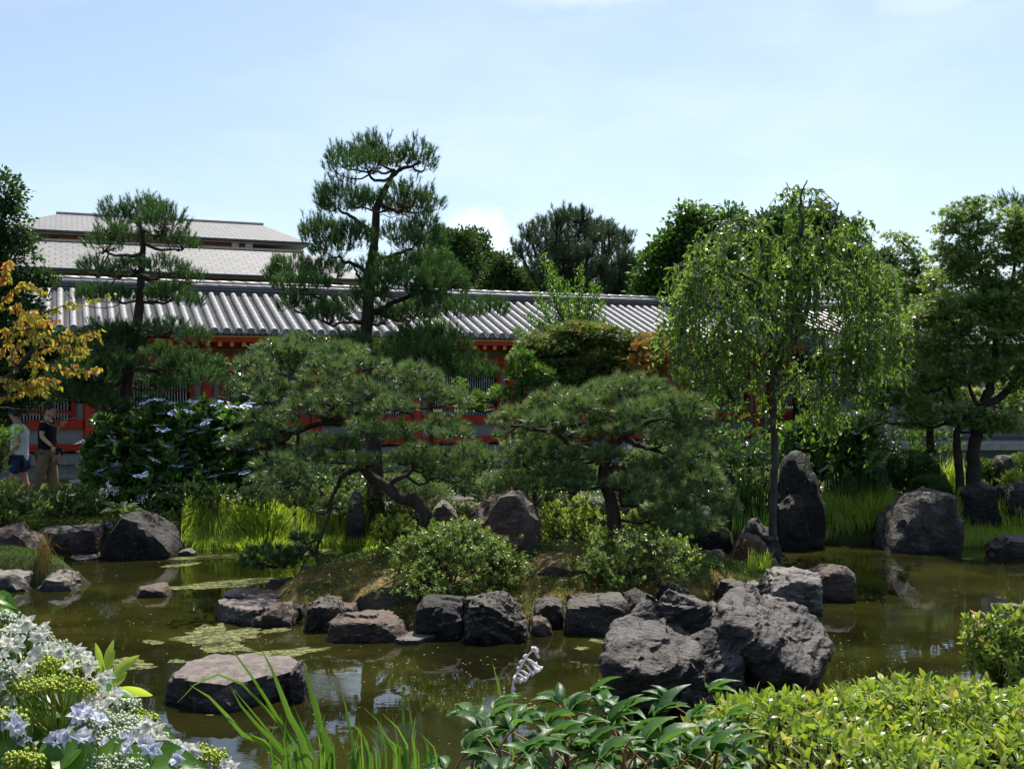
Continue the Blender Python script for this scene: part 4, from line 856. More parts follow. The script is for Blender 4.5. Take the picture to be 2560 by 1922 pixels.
pine("pine_tree", "low spreading pine on the island with its trunk leaning left", [(1072, 1330), (1066, 1290), (1034, 1254), (994, 1240), (965, 1216), (922, 1187), (903, 1150), (893, 1110), (885, 1080), (880, 1062)], 13.6,
     [.085, .08, .078, .07, .06, .05, .045, .04],
     [(705, 878, 56, 22), (748, 878, 48, 20), (835, 878, 56, 20), (872, 880, 46, 16), (777, 900, 70, 20), (907, 908, 52, 18), (676, 864, 30, 14), (632, 915, 42, 24), (661, 942, 46, 20), (820, 916, 52, 18), (700, 915, 48, 18),
      (791, 950, 46, 18), (872, 956, 60, 20), (994, 930, 52, 20), (1037, 935, 56, 22), (1075, 947, 38, 18), (705, 970, 46, 17), (676, 994, 42, 19), (835, 999, 56, 18), (1023, 970, 60, 20), (1066, 982, 60, 22), (1124, 996, 48, 18), (1153, 1010, 30, 13), (930, 985, 45, 17), (630, 980, 34, 18), (760, 990, 45, 18),
      (748, 1022, 46, 18), (652, 1043, 46, 18), (815, 1034, 52, 17), (907, 1030, 38, 13), (980, 1015, 50, 16), (700, 1060, 45, 17), (603, 1109, 42, 17), (777, 1103, 56, 17), (849, 1109, 56, 17), (936, 1080, 52, 18), (907, 1066, 30, 13), (1023, 1072, 52, 18), (1110, 1066, 60, 24), (1139, 1089, 38, 18), (650, 1090, 42, 16), (985, 1095, 42, 15),
      (849, 1144, 60, 17), (922, 1153, 42, 13), (1037, 1132, 52, 18), (690, 1153, 48, 22), (762, 1135, 42, 17), (1110, 1147, 52, 20), (1182, 1138, 52, 20), (720, 1185, 44, 17), (1065, 1165, 40, 14), (1000, 1150, 36, 12),
      (676, 1196, 50, 19), (734, 1198, 42, 18), (1153, 1182, 50, 18), (1095, 1192, 42, 16), (762, 1254, 50, 18), (806, 1271, 40, 14), (849, 1263, 38, 13), (647, 1231, 38, 15), (1205, 1170, 34, 14), (700, 1240, 40, 15)],
     'fan', 95, .105, F_PINE_L,
     limbs=[([(905, 1165), (888, 1172), (864, 1184), (850, 1205), (838, 1225), (828, 1250), (825, 1278)], .04, .02), ([(968, 1218), (990, 1200), (1023, 1184), (1037, 1161), (1045, 1140)], .035, .018),
            ([(882, 1066), (905, 1042), (925, 1035), (965, 1025), (1010, 1028), (1035, 1040)], .045, .018), ([(882, 1066), (850, 1058), (800, 1060), (745, 1078), (705, 1105), (672, 1138)], .05, .02), ([(860, 1058), (830, 1020), (800, 995), (765, 1000), (735, 1020)], .04, .018), ([(880, 1062), (905, 1010), (940, 990), (990, 985)], .04, .018),
            ([(800, 1000), (760, 960), (710, 935), (670, 925)], .03, .015), ([(745, 1080), (746, 1130), (752, 1180), (735, 1210), (700, 1222)], .022, .014)],
     seed=7, dspread=.95, base_z=gz(-1.04, 13.6)-.05, wig=.7)
pine("pine_branch_tree", "small pine growth drooping over the water at the island's left tip", [(845, 1495), (835, 1465), (822, 1440), (800, 1415), (790, 1385), (795, 1360), (815, 1310), (826, 1280)], 12.9,
     [.03, .028, .022, .02, .016],
     [(646, 1393, 40, 16), (671, 1372, 38, 14), (744, 1383, 46, 12), (689, 1411, 44, 12), (816, 1444, 44, 13), (780, 1462, 50, 14), (720, 1400, 40, 12), (640, 1412, 30, 10), (800, 1500, 45, 12), (760, 1345, 34, 12), (850, 1465, 35, 12)],
     'fan', 95, .10, F_PINE_D, limbs=[([(792, 1390), (770, 1372), (735, 1392), (700, 1415), (640, 1408)], .022, .010)], seed=17, dspread=.35, base_z=gz(-2.06, 12.9)-.03)
pine("pine_tree", "low spreading pine on the island's right with an upright dark trunk", [(1545, 1340), (1536, 1314), (1533, 1276), (1522, 1233), (1511, 1195), (1510, 1170), (1524, 1135), (1545, 1102), (1565, 1085), (1588, 1074), (1582, 1040)], 13.7,
     [.09, .085, .075, .07, .06, .05, .04, .028],
     [(1551, 975, 90, 28), (1522, 990, 60, 24), (1594, 966, 70, 24), (1406, 995, 70, 24), (1363, 1016, 60, 20), (1478, 996, 52, 20), (1681, 1010, 64, 26), (1724, 1030, 54, 30), (1637, 1010, 50, 18), (1440, 1015, 50, 18),
      (1305, 1042, 60, 20), (1261, 1056, 40, 19), (1290, 1085, 48, 16), (1449, 1050, 60, 16), (1536, 1039, 60, 18), (1652, 1062, 60, 18), (1753, 1059, 40, 24), (1380, 1050, 50, 16), (1600, 1030, 50, 16), (1350, 1065, 45, 14),
      (1420, 1079, 38, 15), (1493, 1088, 56, 16), (1710, 1088, 56, 20), (1768, 1108, 36, 22), (1363, 1100, 42, 14), (1560, 1075, 40, 13), (1650, 1100, 42, 14),
      (1391, 1131, 60, 18), (1449, 1137, 60, 18), (1507, 1140, 50, 17), (1724, 1131, 50, 22), (1363, 1152, 42, 17), (1330, 1125, 40, 14),
      (1420, 1175, 56, 22), (1449, 1204, 52, 18), (1406, 1212, 48, 17), (1580, 1204, 52, 17), (1652, 1190, 60, 20), (1739, 1184, 60, 28), (1768, 1218, 54, 26), (1380, 1185, 40, 16), (1690, 1165, 48, 17), (1620, 1165, 40, 14),
      (1681, 1233, 60, 20), (1724, 1247, 60, 16), (1623, 1247, 46, 14), (1782, 1253, 50, 19), (1623, 1296, 36, 13), (1724, 1311, 60, 16), (1768, 1305, 46, 17), (1768, 1334, 40, 13), (1690, 1280, 50, 15), (1820, 1270, 34, 13),
      (1247, 1222, 56, 16), (1177, 1131, 42, 18), (1215, 1150, 40, 16), (1285, 1200, 44, 15)],
     'fan', 95, .115, F_PINE_L,
     limbs=[([(1512, 1150), (1493, 1131), (1435, 1117), (1397, 1085), (1334, 1074), (1276, 1065)], .05, .018), ([(1512, 1180), (1540, 1170), (1575, 1172), (1606, 1183), (1640, 1193)], .05, .022), ([(1565, 1100), (1608, 1117), (1652, 1131), (1681, 1140), (1703, 1168)], .035, .014),
            ([(1528, 1215), (1545, 1222), (1574, 1241), (1594, 1262), (1606, 1290)], .035, .018), ([(1582, 1045), (1560, 1035), (1540, 1010), (1500, 1010)], .026, .012), ([(1397, 1088), (1385, 1060), (1400, 1030)], .03, .014), ([(1588, 1074), (1640, 1050), (1700, 1055)], .028, .012)],
     seed=8, dspread=.95, base_z=gz(1.3, 13.7)-.05, wig=.7)
pine("pine_tree", "pine whose top just shows above the maple at the right frame edge", [(2720, 1260), (2700, 1000), (2680, 800), (2650, 650), (2620, 560)], 21, [.16, .12, .09, .06],
     [(2512, 507, 24, 16), (2550, 500, 30, 18), (2590, 510, 40, 20), (2640, 480, 60, 26), (2560, 530, 30, 12), (2680, 540, 60, 26), (2620, 600, 70, 26), (2720, 640, 60, 26)], 'candle', 110, .10, F_PINE_D, seed=9, base_z=gz(10.8, 21)-.1)

# tall spiky pines beyond the corridor
def candelabra(label, stems, Y, tips, seed):
    rng = np.random.default_rng(seed); b = P(stems[0][0], 1000, Y); b[2] = .4
    root = thing("pine_tree", label, "tree", tuple(b), "trees beyond the corridor roof"); tr = MB(); bm_ = MB(); nd = MB()
    cols = []
    for x_, y_ in stems:
        a_ = P(x_, y_, Y); V, Fq, Ft, c = tube([A([a_[0]+.3, Y, .4]), A([a_[0], Y, (a_[2]+.4)/2]), a_], .30, .10, 14, 7); tr.add(V, Fq, Ft); cols.append(c)
    cols = np.vstack(cols)
    for (x_, y_, L) in tips:
        tp = P(x_, y_, Y+rng.uniform(-1.5, 1.5)); c = cols[np.argmin(np.abs(cols[:, 0]-tp[0])*1.0+np.abs(cols[:, 2]-(tp[2]-L)))]
        lo = c*.65+tp*.35; lo[2] = tp[2]-L*.9; V, Fq, Ft, cc = tube([c, lo, tp*.8+lo*.2+A([0, 0, .1]), tp], .07, .025, 16, 5, .03, rng); bm_.add(V, Fq, Ft)
        for k in range(5, 16):
            s0 = cc[k]; subs = [(s0, A([0, 0, 1.]), .34)]
            for rep in range(3 if k < 14 else 1):
                a_ = rng.random()*6.28; dr = unit(A([math.cos(a_), math.sin(a_), rng.uniform(.7, 1.3)])); Ls = (1.25-.075*k)*rng.uniform(.5, 1.15)*min(1.2, L/1.5); e = s0+dr*Ls; V, Fq, Ft, c2 = tube([s0, s0+dr*Ls*.5-A([0, 0, .05]), e], .018, .008, 5, 3); bm_.add(V, Fq, Ft)
                subs += [(c2[2], dr, Ls*.5), (e, unit(dr+A([0, 0, 1.2])), .32)]
            for (s1, dv, ln) in subs:
                n_ = 40; base = s1+dv*rng.uniform(0, ln, n_)[:, None]; d = unit(rng.normal(0, .5, (n_, 3))+dv*.9)
                leaves(nd, base, d, rng.normal(0, 1, (n_, 3)), .19*rng.uniform(.7, 1.2, n_), .020, T_NEEDLE, rng)
    part("trunk", tr, BARK_D, root); b2 = part("branches", bm_, BARK_D, root); link("needles", nd.mesh("needles", F_PINE_B, root.location, False), b2)
def tips_(lst, extra, seed, x0, x1, y0, y1):
    rng = np.random.default_rng(seed); out = [(x, y, rng.uniform(1.2, 2.0)) for x, y in lst]
    for k in range(extra):
        x = rng.uniform(x0, x1); out.append((x, rng.uniform(y0+abs((x-(x0+x1)/2)/(x1-x0))*90, y1), rng.uniform(.9, 1.8)))
    return out
candelabra("spiky bluish green pine with upswept shoots beyond the corridor roof, wider one", [(1425, 600), (1380, 660)], 42, tips_([(1297, 632), (1322, 597), (1336, 584), (1362, 570), (1394, 560), (1410, 550), (1422, 557), (1445, 554), (1458, 554), (1478, 574), (1488, 603)], 13, 1, 1310, 1490, 600, 740), 61)
candelabra("spiky bluish green pine beyond the corridor roof, narrower one beside the weeping tree", [(1512, 625), (1545, 690)], 44, tips_([(1501, 579), (1511, 583), (1524, 593), (1545, 600), (1565, 609), (1591, 658), (1581, 664), (1563, 658)], 9, 2, 1490, 1595, 620, 740), 62)

# ---------------------------------------------------------------- broadleaf trees and shrubs from clumps
DEN = 2.7
def crown(mb, rng, blobs, Y, clump_m, n_per, L, W, T, dens, flat=.6, droop=0.0, shell=.55, dfac=.8, vtop=.0, updir=.6):
    """leaf clumps spread through ellipsoid blobs given in photograph pixels at distance Y; returns clump centres"""
    cen = []
    for b in blobs:
        rx = b[2]/F_PX*Y; rz_ = b[3]/F_PX*Y; rd = max(rx, rz_)*dfac if len(b) < 6 else b[5]; dy = b[4] if len(b) > 4 else 0
        c = P(b[0], b[1], Y+dy); n = max(4, int(dens*(rx*rz_*rd)**(2/3)*12*DEN))
        d = rand_dirs(rng, n); r = rng.uniform(shell, 1, n)**.7
        q = c+d*r[:, None]*A([rx, rd, rz_]); q = q[fbm(q*1.7+7, int(seed_of(b)), 2) > -.42]; cen.append(np.hstack([q, np.tile(c, (len(q), 1))]))
    cen = np.vstack(cen); q = cen[:, :3]; cc = cen[:, 3:]; n = len(q)
    k = n_per; off = rand_dirs(rng, n*k)*rng.random((n*k, 1))**.5*clump_m*A([1, 1, flat])
    p_ = np.repeat(q, k, 0)+off; out = unit(np.repeat(q-cc, k, 0)+off*2.0)
    ax = unit(out*.9+rng.normal(0, .45, (n*k, 3))+A([0, 0, .15-droop])); nr = unit(A([0, 0, updir])+out*.4+rng.normal(0, .45, (n*k, 3)))
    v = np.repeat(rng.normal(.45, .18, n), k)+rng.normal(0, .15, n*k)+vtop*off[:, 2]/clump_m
    leaves(mb, p_, ax, nr, L*1.2*rng.uniform(.7, 1.2, n*k), W*1.3*rng.uniform(.8, 1.15, n*k), T, rng, v)
    return q
def seed_of(b): return (abs(b[0])*7+abs(b[1])*13) % 97
def twigs(mb, rng, anc, cen, frac, r0, r1, gather=.5, wig=.03):
    idx_ = rng.choice(len(cen), max(1, int(len(cen)*frac)), replace=False)
    for k in idx_:
        e = cen[k]; d = np.linalg.norm(anc-e, axis=1)+np.where(anc[:, 2] > e[2], .4, 0); h = anc[np.argmin(d)]; L = np.linalg.norm(e-h)
        if L < .05: continue
        m_ = (h+e)/2+rng.normal(0, .10*L, 3)+A([0, 0, .08*L]); V, Fq, Ft, _ = tube([h, m_, e], r0, r1, 6, 3, wig*L, rng); mb.add(V, Fq, Ft)
def tree(name, label, Y, trunks, blobs, mat, clump_m, n_per, L, W, T, dens, bark_m=None, seed=1, group=None, base_z=None, cat="tree", twig=.25, trad=(.012, .004), **kw):
    rng = np.random.default_rng(seed); bark_m = bark_m or BARK_D
    t0 = px_path(trunks[0][0], Y); 
    if base_z is not None: t0[0, 2] = base_z
    root = thing(name, label, cat, tuple(t0[0]), group); anc = []
    for i, tr in enumerate(trunks):
        tp = px_path(tr[0], Y)
        if i == 0: tp = t0
        V, Fq, Ft, c = tube(tp, tr[1], tr[2], len(tp)*6, 9, tr[1]*.12, rng); V = V+fbm(V*A([8, 8, 3]), seed, 3)[:, None]*A([1, 1, .2])*tr[1]*.15
        part("trunk" if i == 0 else "branch", MB().add(V, Fq, Ft), bark_m, root); anc.append(c[len(c)//3:])
    anc = np.vstack(anc); lm = MB(); cen = crown(lm, rng, blobs, Y, clump_m, n_per, L, W, T, dens, **kw)
    tm = MB()
    bc = A([P(b[0], b[1]+b[3]*.2, Y+(b[4] if len(b) > 4 else 0)) for b in blobs])
    for e in bc:
        d = np.linalg.norm(anc-e, axis=1)+np.where(anc[:, 2] > e[2], .6, 0); h = anc[np.argmin(d)]; Lh = np.linalg.norm(e-h)
        if Lh > .12:
            V, Fq, Ft, c = tube([h, (h+e)/2+rng.normal(0, .08*Lh, 3)-A([0, 0, .04*Lh]), e], trad[0]*(1.5+Lh*.8), trad[0]*.8, 9, 6, .02*Lh, rng); tm.add(V, Fq, Ft); anc = np.vstack([anc, c])
    if twig: twigs(tm, rng, anc, cen, twig, trad[0]*.7, trad[1])
    if tm.n: part("twigs", tm, bark_m, root, kind='stuff')
    c_ = part("crown", lm, mat, root, False); return root, cen, anc, rng
FG = {
 'dark': foliage("leaf_dark_glossy", [(.016, .040, .010), (.034, .080, .016), (.08, .15, .028)], .28, .30, .55, 1.7),
 'mid': foliage("leaf_mid_green", [(.032, .07, .012), (.065, .13, .022), (.13, .21, .04)], .38, .36, .5, 1.8),
 'bright': foliage("leaf_bright_green", [(.045, .10, .014), (.09, .18, .022), (.16, .27, .045)], .42, .40, .45, 1.7),
 'willow': foliage("leaf_weeping", [(.058, .108, .018), (.115, .195, .034), (.21, .30, .07)], .45, .34, .5, 1.8),
 'maple': foliage("leaf_maple", [(.055, .11, .022), (.115, .20, .045), (.23, .31, .10), (.40, .33, .15)], .44, .38, .45, 1.6),
 'mapleR': foliage("leaf_maple_reddish", [(.05, .10, .02), (.10, .17, .04), (.18, .22, .07), (.38, .18, .08)], .42, .40, .42, 1.5),
 'orange': foliage("leaf_orange", [(.17, .12, .03), (.34, .19, .05), (.46, .20, .07)], .38, .45, .4, 1.5),
 'autumn': foliage("leaf_autumn", [(.26, .28, .04), (.42, .36, .05), (.54, .34, .07), (.58, .21, .07)], .42, .42, .4, 1.4),
 'azalea': foliage("leaf_azalea", [(.035, .07, .014), (.09, .15, .03), (.20, .27, .055), (.34, .34, .10)], .32, .38, .5, 1.7),
 'azaleaY': foliage("leaf_azalea_yellowgreen", [(.07, .12, .016), (.18, .25, .03), (.33, .40, .06), (.44, .40, .11)], .36, .38, .5, 1.5),
 'shiny': foliage("leaf_shiny_pale", [(.04, .085, .025), (.09, .15, .05), (.18, .24, .12)], .2, .16, .9, 1.6),
 'hydr': foliage("leaf_hydrangea", [(.022, .055, .010), (.05, .11, .016), (.10, .20, .025)], .38, .36, .5, 1.8),
 'cedar': foliage("leaf_cedar", [(.03, .055, .016), (.06, .11, .026), (.11, .17, .045)], .2, .6, .25, 1.4),
 'pale': foliage("leaf_pale_green", [(.10, .17, .06), (.18, .26, .10), (.28, .36, .17)], .35, .45, .4, 1.4),
}
BG = "trees beyond the corridor roof"
def btree(label, Y, bx, blobs, mat, seed, L=.17, cm=.45, npc=14, dens=5, **kw):
    return tree("broadleaf_tree", label, Y, [([(bx, 1080), (bx, 850), (blobs[0][0], blobs[0][1]+20)], .25, .08)], blobs, FG[mat], cm, npc, L, L*.55, T_QUAD, dens, seed=seed, group=BG, base_z=.4, twig=0, trad=(.05, .01), shell=.35, **kw)
btree("rounded dark cedar beyond the corridor roof, left of the small cloud", 48, 1120, [(1120, 625, 45, 50), (1098, 660, 40, 60), (1150, 660, 50, 55), (1110, 600, 20, 30), (1090, 720, 60, 50), (1165, 605, 20, 28), (1150, 720, 60, 50)], 'cedar', 71, .15, .5, 20, 6)
btree("taller pointed dark cedar under the small cloud", 50, 1200, [(1190, 620, 28, 40), (1195, 660, 45, 50), (1215, 690, 50, 45), (1180, 720, 60, 45), (1230, 660, 22, 30)], 'cedar', 72, .15, .5, 20, 6)
btree("low dark cedar right of the pointed cedar, touching the corridor ridge", 46, 1260, [(1250, 690, 35, 40), (1275, 710, 40, 35), (1240, 730, 50, 30), (1305, 725, 30, 25), (1262, 655, 14, 22)], 'cedar', 73, .15, .5, 20, 6)
btree("soft green tree low behind the spiky pines", 55, 1330, [(1320, 715, 35, 35), (1350, 730, 50, 30), (1300, 735, 30, 22), (1560, 735, 60, 25), (1450, 745, 80, 20)], 'mid', 74, .2, .6, 22, 7)
btree("broad dense tree with a dark spike, behind the weeping tree's left side", 34, 1680, [(1690, 625, 60, 55), (1650, 670, 50, 55), (1730, 590, 55, 50), (1625, 720, 45, 40), (1715, 535, 16, 26), (1722, 560, 24, 26), (1760, 540, 10, 30), (1755, 565, 24, 26), (1690, 720, 80, 50), (1780, 650, 60, 70), (1830, 560, 30, 30), (1825, 535, 9, 12), (1840, 720, 90, 70)], 'mid', 75, .165, .42, 18, 5.5)
btree("dark broad tree behind the weeping tree's top and right side", 32, 2000, [(1950, 575, 60, 40), (2040, 590, 60, 55), (2090, 600, 40, 45), (1890, 590, 50, 50), (2030, 545, 26, 26), (2050, 530, 9, 14), (1960, 545, 22, 26), (2110, 640, 50, 60), (2000, 660, 120, 60), (2150, 690, 50, 60), (2095, 590, 28, 14), (2180, 740, 50, 50)], 'dark', 76, .165, .42, 18, 5.5)
btree("distant bluish conifer in the gap right of the weeping tree", 55, 2215, [(2213, 650, 18, 22), (2220, 680, 26, 30), (2232, 720, 34, 35), (2215, 735, 50, 30), (2270, 745, 60, 14)], 'cedar', 77, .16, .5, 26, 7)
btree("clipped dark hedge tree line far behind the right maples", 40, 2350, [(2350, 790, 130, 40), (2500, 780, 120, 60), (2250, 800, 80, 30)], 'dark', 78, .18, .5, 18, 6)

tree("camphor_tree", "dark glossy evergreen filling the left frame edge", 19.3, [([(-60, 1250), (-50, 1050), (-20, 850), (0, 700), (5, 560)], .22, .06), ([(-40, 950), (20, 880), (70, 850)], .06, .03)],
     [(0, 480, 40, 50), (15, 560, 55, 50), (62, 590, 38, 26), (15, 650, 65, 50), (72, 695, 52, 24), (-20, 750, 80, 60), (50, 745, 60, 40), (95, 700, 32, 18), (60, 640, 30, 20), (40, 820, 80, 60), (100, 860, 70, 40), (60, 900, 90, 50), (150, 900, 50, 30), (40, 980, 90, 40), (-30, 900, 80, 90), (-60, 650, 70, 120), (35, 500, 20, 24), (120, 970, 60, 30), (165, 940, 40, 30), (-10, 1080, 60, 60)],
     FG['dark'], .22, 22, .075, .042, T_QUAD, 12, seed=81, base_z=.4, twig=.08, trad=(.014, .004))
tree("maple_tree", "rounded maple with reddish top leaves in front of the corridor roof", 19.2, [([(1435, 1230), (1432, 1100), (1428, 960), (1430, 860)], .10, .03), ([(1430, 1000), (1380, 930), (1340, 880)], .04, .02), ([(1430, 980), (1500, 910), (1540, 870)], .04, .02)],
     [(1375, 850, 60, 32), (1430, 845, 60, 36), (1495, 840, 60, 34), (1550, 850, 45, 30), (1345, 890, 45, 36), (1410, 890, 75, 36), (1480, 890, 75, 36), (1560, 895, 45, 32), (1440, 935, 90, 32), (1370, 925, 55, 30), (1520, 930, 60, 30), (1330, 860, 30, 20), (1585, 870, 20, 20), (1450, 815, 40, 16)],
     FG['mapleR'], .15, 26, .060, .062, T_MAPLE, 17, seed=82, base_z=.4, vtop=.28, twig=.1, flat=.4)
tree("young_maple", "bright green maple bush against the red wall, left of the reddish maple", 18.6, [([(1315, 1230), (1310, 1100), (1300, 1000)], .05, .02), ([(1308, 1080), (1250, 1010), (1190, 995)], .025, .01)],
     [(1230, 980, 42, 16), (1190, 1005, 36, 13), (1265, 995, 30, 14), (1310, 930, 36, 30), (1300, 890, 28, 26), (1330, 980, 30, 30), (1290, 960, 26, 20), (1350, 940, 40, 30), (1165, 1020, 22, 9)],
     FG['bright'], .13, 24, .055, .055, T_MAPLE, 14, seed=83, base_z=.4, twig=.12, flat=.4)
def spiky(root_lbl, Y, base, shoots, mat, seed, L=.06):
    rng = np.random.default_rng(seed); b = P(base[0], base[1], Y); b[2] = .4; root = thing("upright_tree", root_lbl, "tree", tuple(b)); tw = MB(); lm = MB()
    hub = P(base[0], base[1]-150, Y); V, Fq, Ft, _ = tube([b, (b+hub)/2, hub], .08, .05, 10, 8); part("trunk", MB().add(V, Fq, Ft), BARK_G, root)
    for (x_, y_, w_) in shoots:
        e = P(x_, y_, Y+rng.uniform(-.5, .5)); m_ = hub+(e-hub)*.5+A([(e[0]-hub[0])*.15, 0, -.1]); V, Fq, Ft, c = tube([hub, m_, e], .022, .004, 22, 5, .012, rng); tw.add(V, Fq, Ft)
        for k in range(7, 22):
            n_ = int(15*w_); ln = .16*w_*(1.25-k/24); off = rng.normal(0, ln*.55, (n_, 3)); d = unit(off+A([0, 0, .06]))
            leaves(lm, c[k]+off, d, A([0, 0, 1])+rng.normal(0, .6, (n_, 3)), L*rng.uniform(.7, 1.2, n_), L*.6, T_QUAD, rng)
    part("twigs", tw, BARK_G, root); part("crown", lm, FG[mat], root, False)
spiky("bright green tree with upswept leafy shoots in front of the corridor ridge", 20.3, (1440, 1000), [(1358, 640, .8), (1375, 690, 1), (1395, 700, 1), (1450, 668, .9), (1456, 700, .8), (1418, 715, 1.1), (1480, 712, .9), (1494, 722, .9), (1340, 735, .9), (1355, 760, 1.1), (1400, 760, 1.2), (1440, 750, 1.2), (1470, 775, 1.1), (1510, 800, 1), (1320, 790, 1), (1350, 810, 1.2), (1400, 810, 1.2), (1290, 830, 1), (1380, 660, .8), (1505, 760, .8), (1430, 790, 1.2)], 'bright', 84)
tree("orange_maple", "small maple with orange tinged leaves beside the weeping tree", 18.7, [([(1640, 1230), (1637, 1050), (1640, 900)], .05, .015), ([(1638, 960), (1600, 900), (1580, 880)], .02, .01)],
     [(1620, 850, 50, 18), (1660, 862, 45, 18), (1590, 880, 35, 20), (1640, 895, 55, 20), (1690, 885, 36, 18), (1620, 925, 60, 18), (1670, 930, 45, 18), (1590, 950, 42, 16), (1640, 960, 42, 14), (1715, 850, 20, 14)],
     FG['orange'], .12, 24, .05, .052, T_MAPLE, 12, seed=85, base_z=.4, twig=.2, flat=.35)
tree("camellia_bush", "shrub with shiny pale leaves beside the windows, left of the low pine", 18.9, [([(650, 1250), (650, 1120), (640, 1000)], .06, .02), ([(650, 1080), (720, 950), (770, 880)], .03, .015)],
     [(620, 955, 36, 22), (600, 985, 36, 24), (640, 990, 42, 26), (660, 930, 30, 20), (620, 1020, 40, 20), (690, 865, 40, 18), (740, 850, 40, 16), (650, 880, 30, 18), (790, 860, 40, 16), (830, 885, 40, 18), (700, 910, 60, 24), (760, 900, 60, 22), (650, 1060, 60, 40)],
     FG['shiny'], .14, 24, .055, .034, T_QUAD, 15, seed=86, base_z=.4, twig=.08, cat="shrub")
tree("ash_tree", "thin yellow green sapling showing behind the tallest pine's right side", 19.5, [([(1080, 1240), (1078, 1000), (1072, 800), (1068, 650)], .05, .012)],
     [(1070, 640, 22, 22), (1085, 690, 24, 24), (1065, 740, 22, 30), (1085, 800, 26, 24), (1060, 850, 26, 24), (1100, 630, 16, 14), (1130, 960, 26, 20)], FG['bright'], .14, 22, .065, .03, T_QUAD, 11, seed=87, base_z=.4, twig=.2)
# maples at right
tree("maple_tree", "slender maple between the weeping tree and the big maple", 19.5, [([(2330, 1230), (2325, 1100), (2310, 950), (2290, 820), (2300, 720), (2285, 640), (2250, 600)], .08, .015), ([(2312, 900), (2360, 840), (2390, 780)], .03, .012), ([(2305, 930), (2240, 880), (2200, 850)], .03, .012)],
     [(2238, 590, 30, 14), (2267, 612, 24, 16), (2281, 640, 24, 18), (2255, 670, 38, 20), (2305, 660, 34, 18), (2296, 696, 52, 26), (2345, 690, 34, 22), (2325, 725, 50, 26), (2275, 735, 45, 22), (2290, 770, 65, 24), (2340, 790, 65, 24), (2240, 815, 55, 28), (2300, 835, 70, 24), (2200, 870, 45, 24), (2225, 760, 40, 18), (2260, 875, 60, 24)],
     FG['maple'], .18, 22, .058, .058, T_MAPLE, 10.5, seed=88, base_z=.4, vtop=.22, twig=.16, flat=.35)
tree("maple_tree", "biggest maple at right with tiered foliage and twin dark trunks", 18.0,
     [([(2432, 1262), (2432, 1190), (2437, 1120), (2448, 1050), (2462, 1000), (2480, 950), (2490, 850), (2460, 720), (2440, 620)], .13, .03), ([(2400, 1262), (2397, 1190), (2393, 1120), (2395, 1075), (2425, 1040), (2445, 1020)], .075, .05), ([(2466, 1010), (2512, 985), (2550, 925), (2590, 860)], .07, .04), ([(2388, 1008), (2372, 970), (2352, 925), (2330, 880)], .035, .02), ([(2441, 1012), (2422, 965), (2408, 915), (2400, 850)], .035, .02), ([(2490, 850), (2520, 760), (2540, 640)], .05, .02)],
     [(2455, 515, 36, 18), (2405, 532, 44, 20), (2368, 574, 28, 13), (2426, 566, 56, 26), (2397, 612, 44, 20), (2383, 652, 52, 24), (2426, 625, 52, 30), (2528, 560, 46, 40), (2505, 620, 50, 36), (2426, 680, 60, 24), (2528, 680, 66, 40), (2412, 705, 36, 13), (2570, 600, 50, 60), (2480, 730, 60, 28),
      (2400, 750, 70, 20), (2470, 765, 70, 24), (2354, 772, 60, 20), (2530, 780, 66, 36), (2383, 800, 80, 22), (2300, 795, 50, 15), (2460, 830, 80, 28), (2540, 850, 60, 34), (2350, 850, 70, 22), (2410, 880, 70, 22), (2490, 890, 70, 24),
      (2440, 925, 78, 24), (2390, 945, 56, 20), (2503, 922, 66, 24), (2300, 940, 76, 24), (2235, 955, 62, 24), (2195, 1005, 46, 20), (2545, 960, 46, 30), (2400, 1018, 56, 14), (2500, 1040, 46, 15), (2325, 1033, 55, 12), (2545, 1065, 34, 14), (2450, 1055, 50, 18), (2260, 1000, 50, 20), (2420, 1050, 40, 20), (2330, 895, 60, 20), (2610, 740, 70, 90), (2600, 900, 60, 60), (2480, 1075, 36, 16), (2170, 960, 50, 24), (2240, 900, 70, 26, .8), (2340, 980, 90, 24, .8), (2480, 985, 80, 26, .9), (2560, 1010, 60, 30, .5), (2280, 1050, 60, 18, .6), (2210, 900, 60, 24, .4), (2260, 845, 60, 24, .6), (2330, 750, 50, 22, .5), (2340, 700, 40, 20, .5), (2190, 1040, 40, 16, .3)],
     FG['maple'], .21, 26, .062, .062, T_MAPLE, 11.5, seed=89, base_z=.4, vtop=.25, twig=.16, flat=.38, shell=.45, trad=(.014, .004))

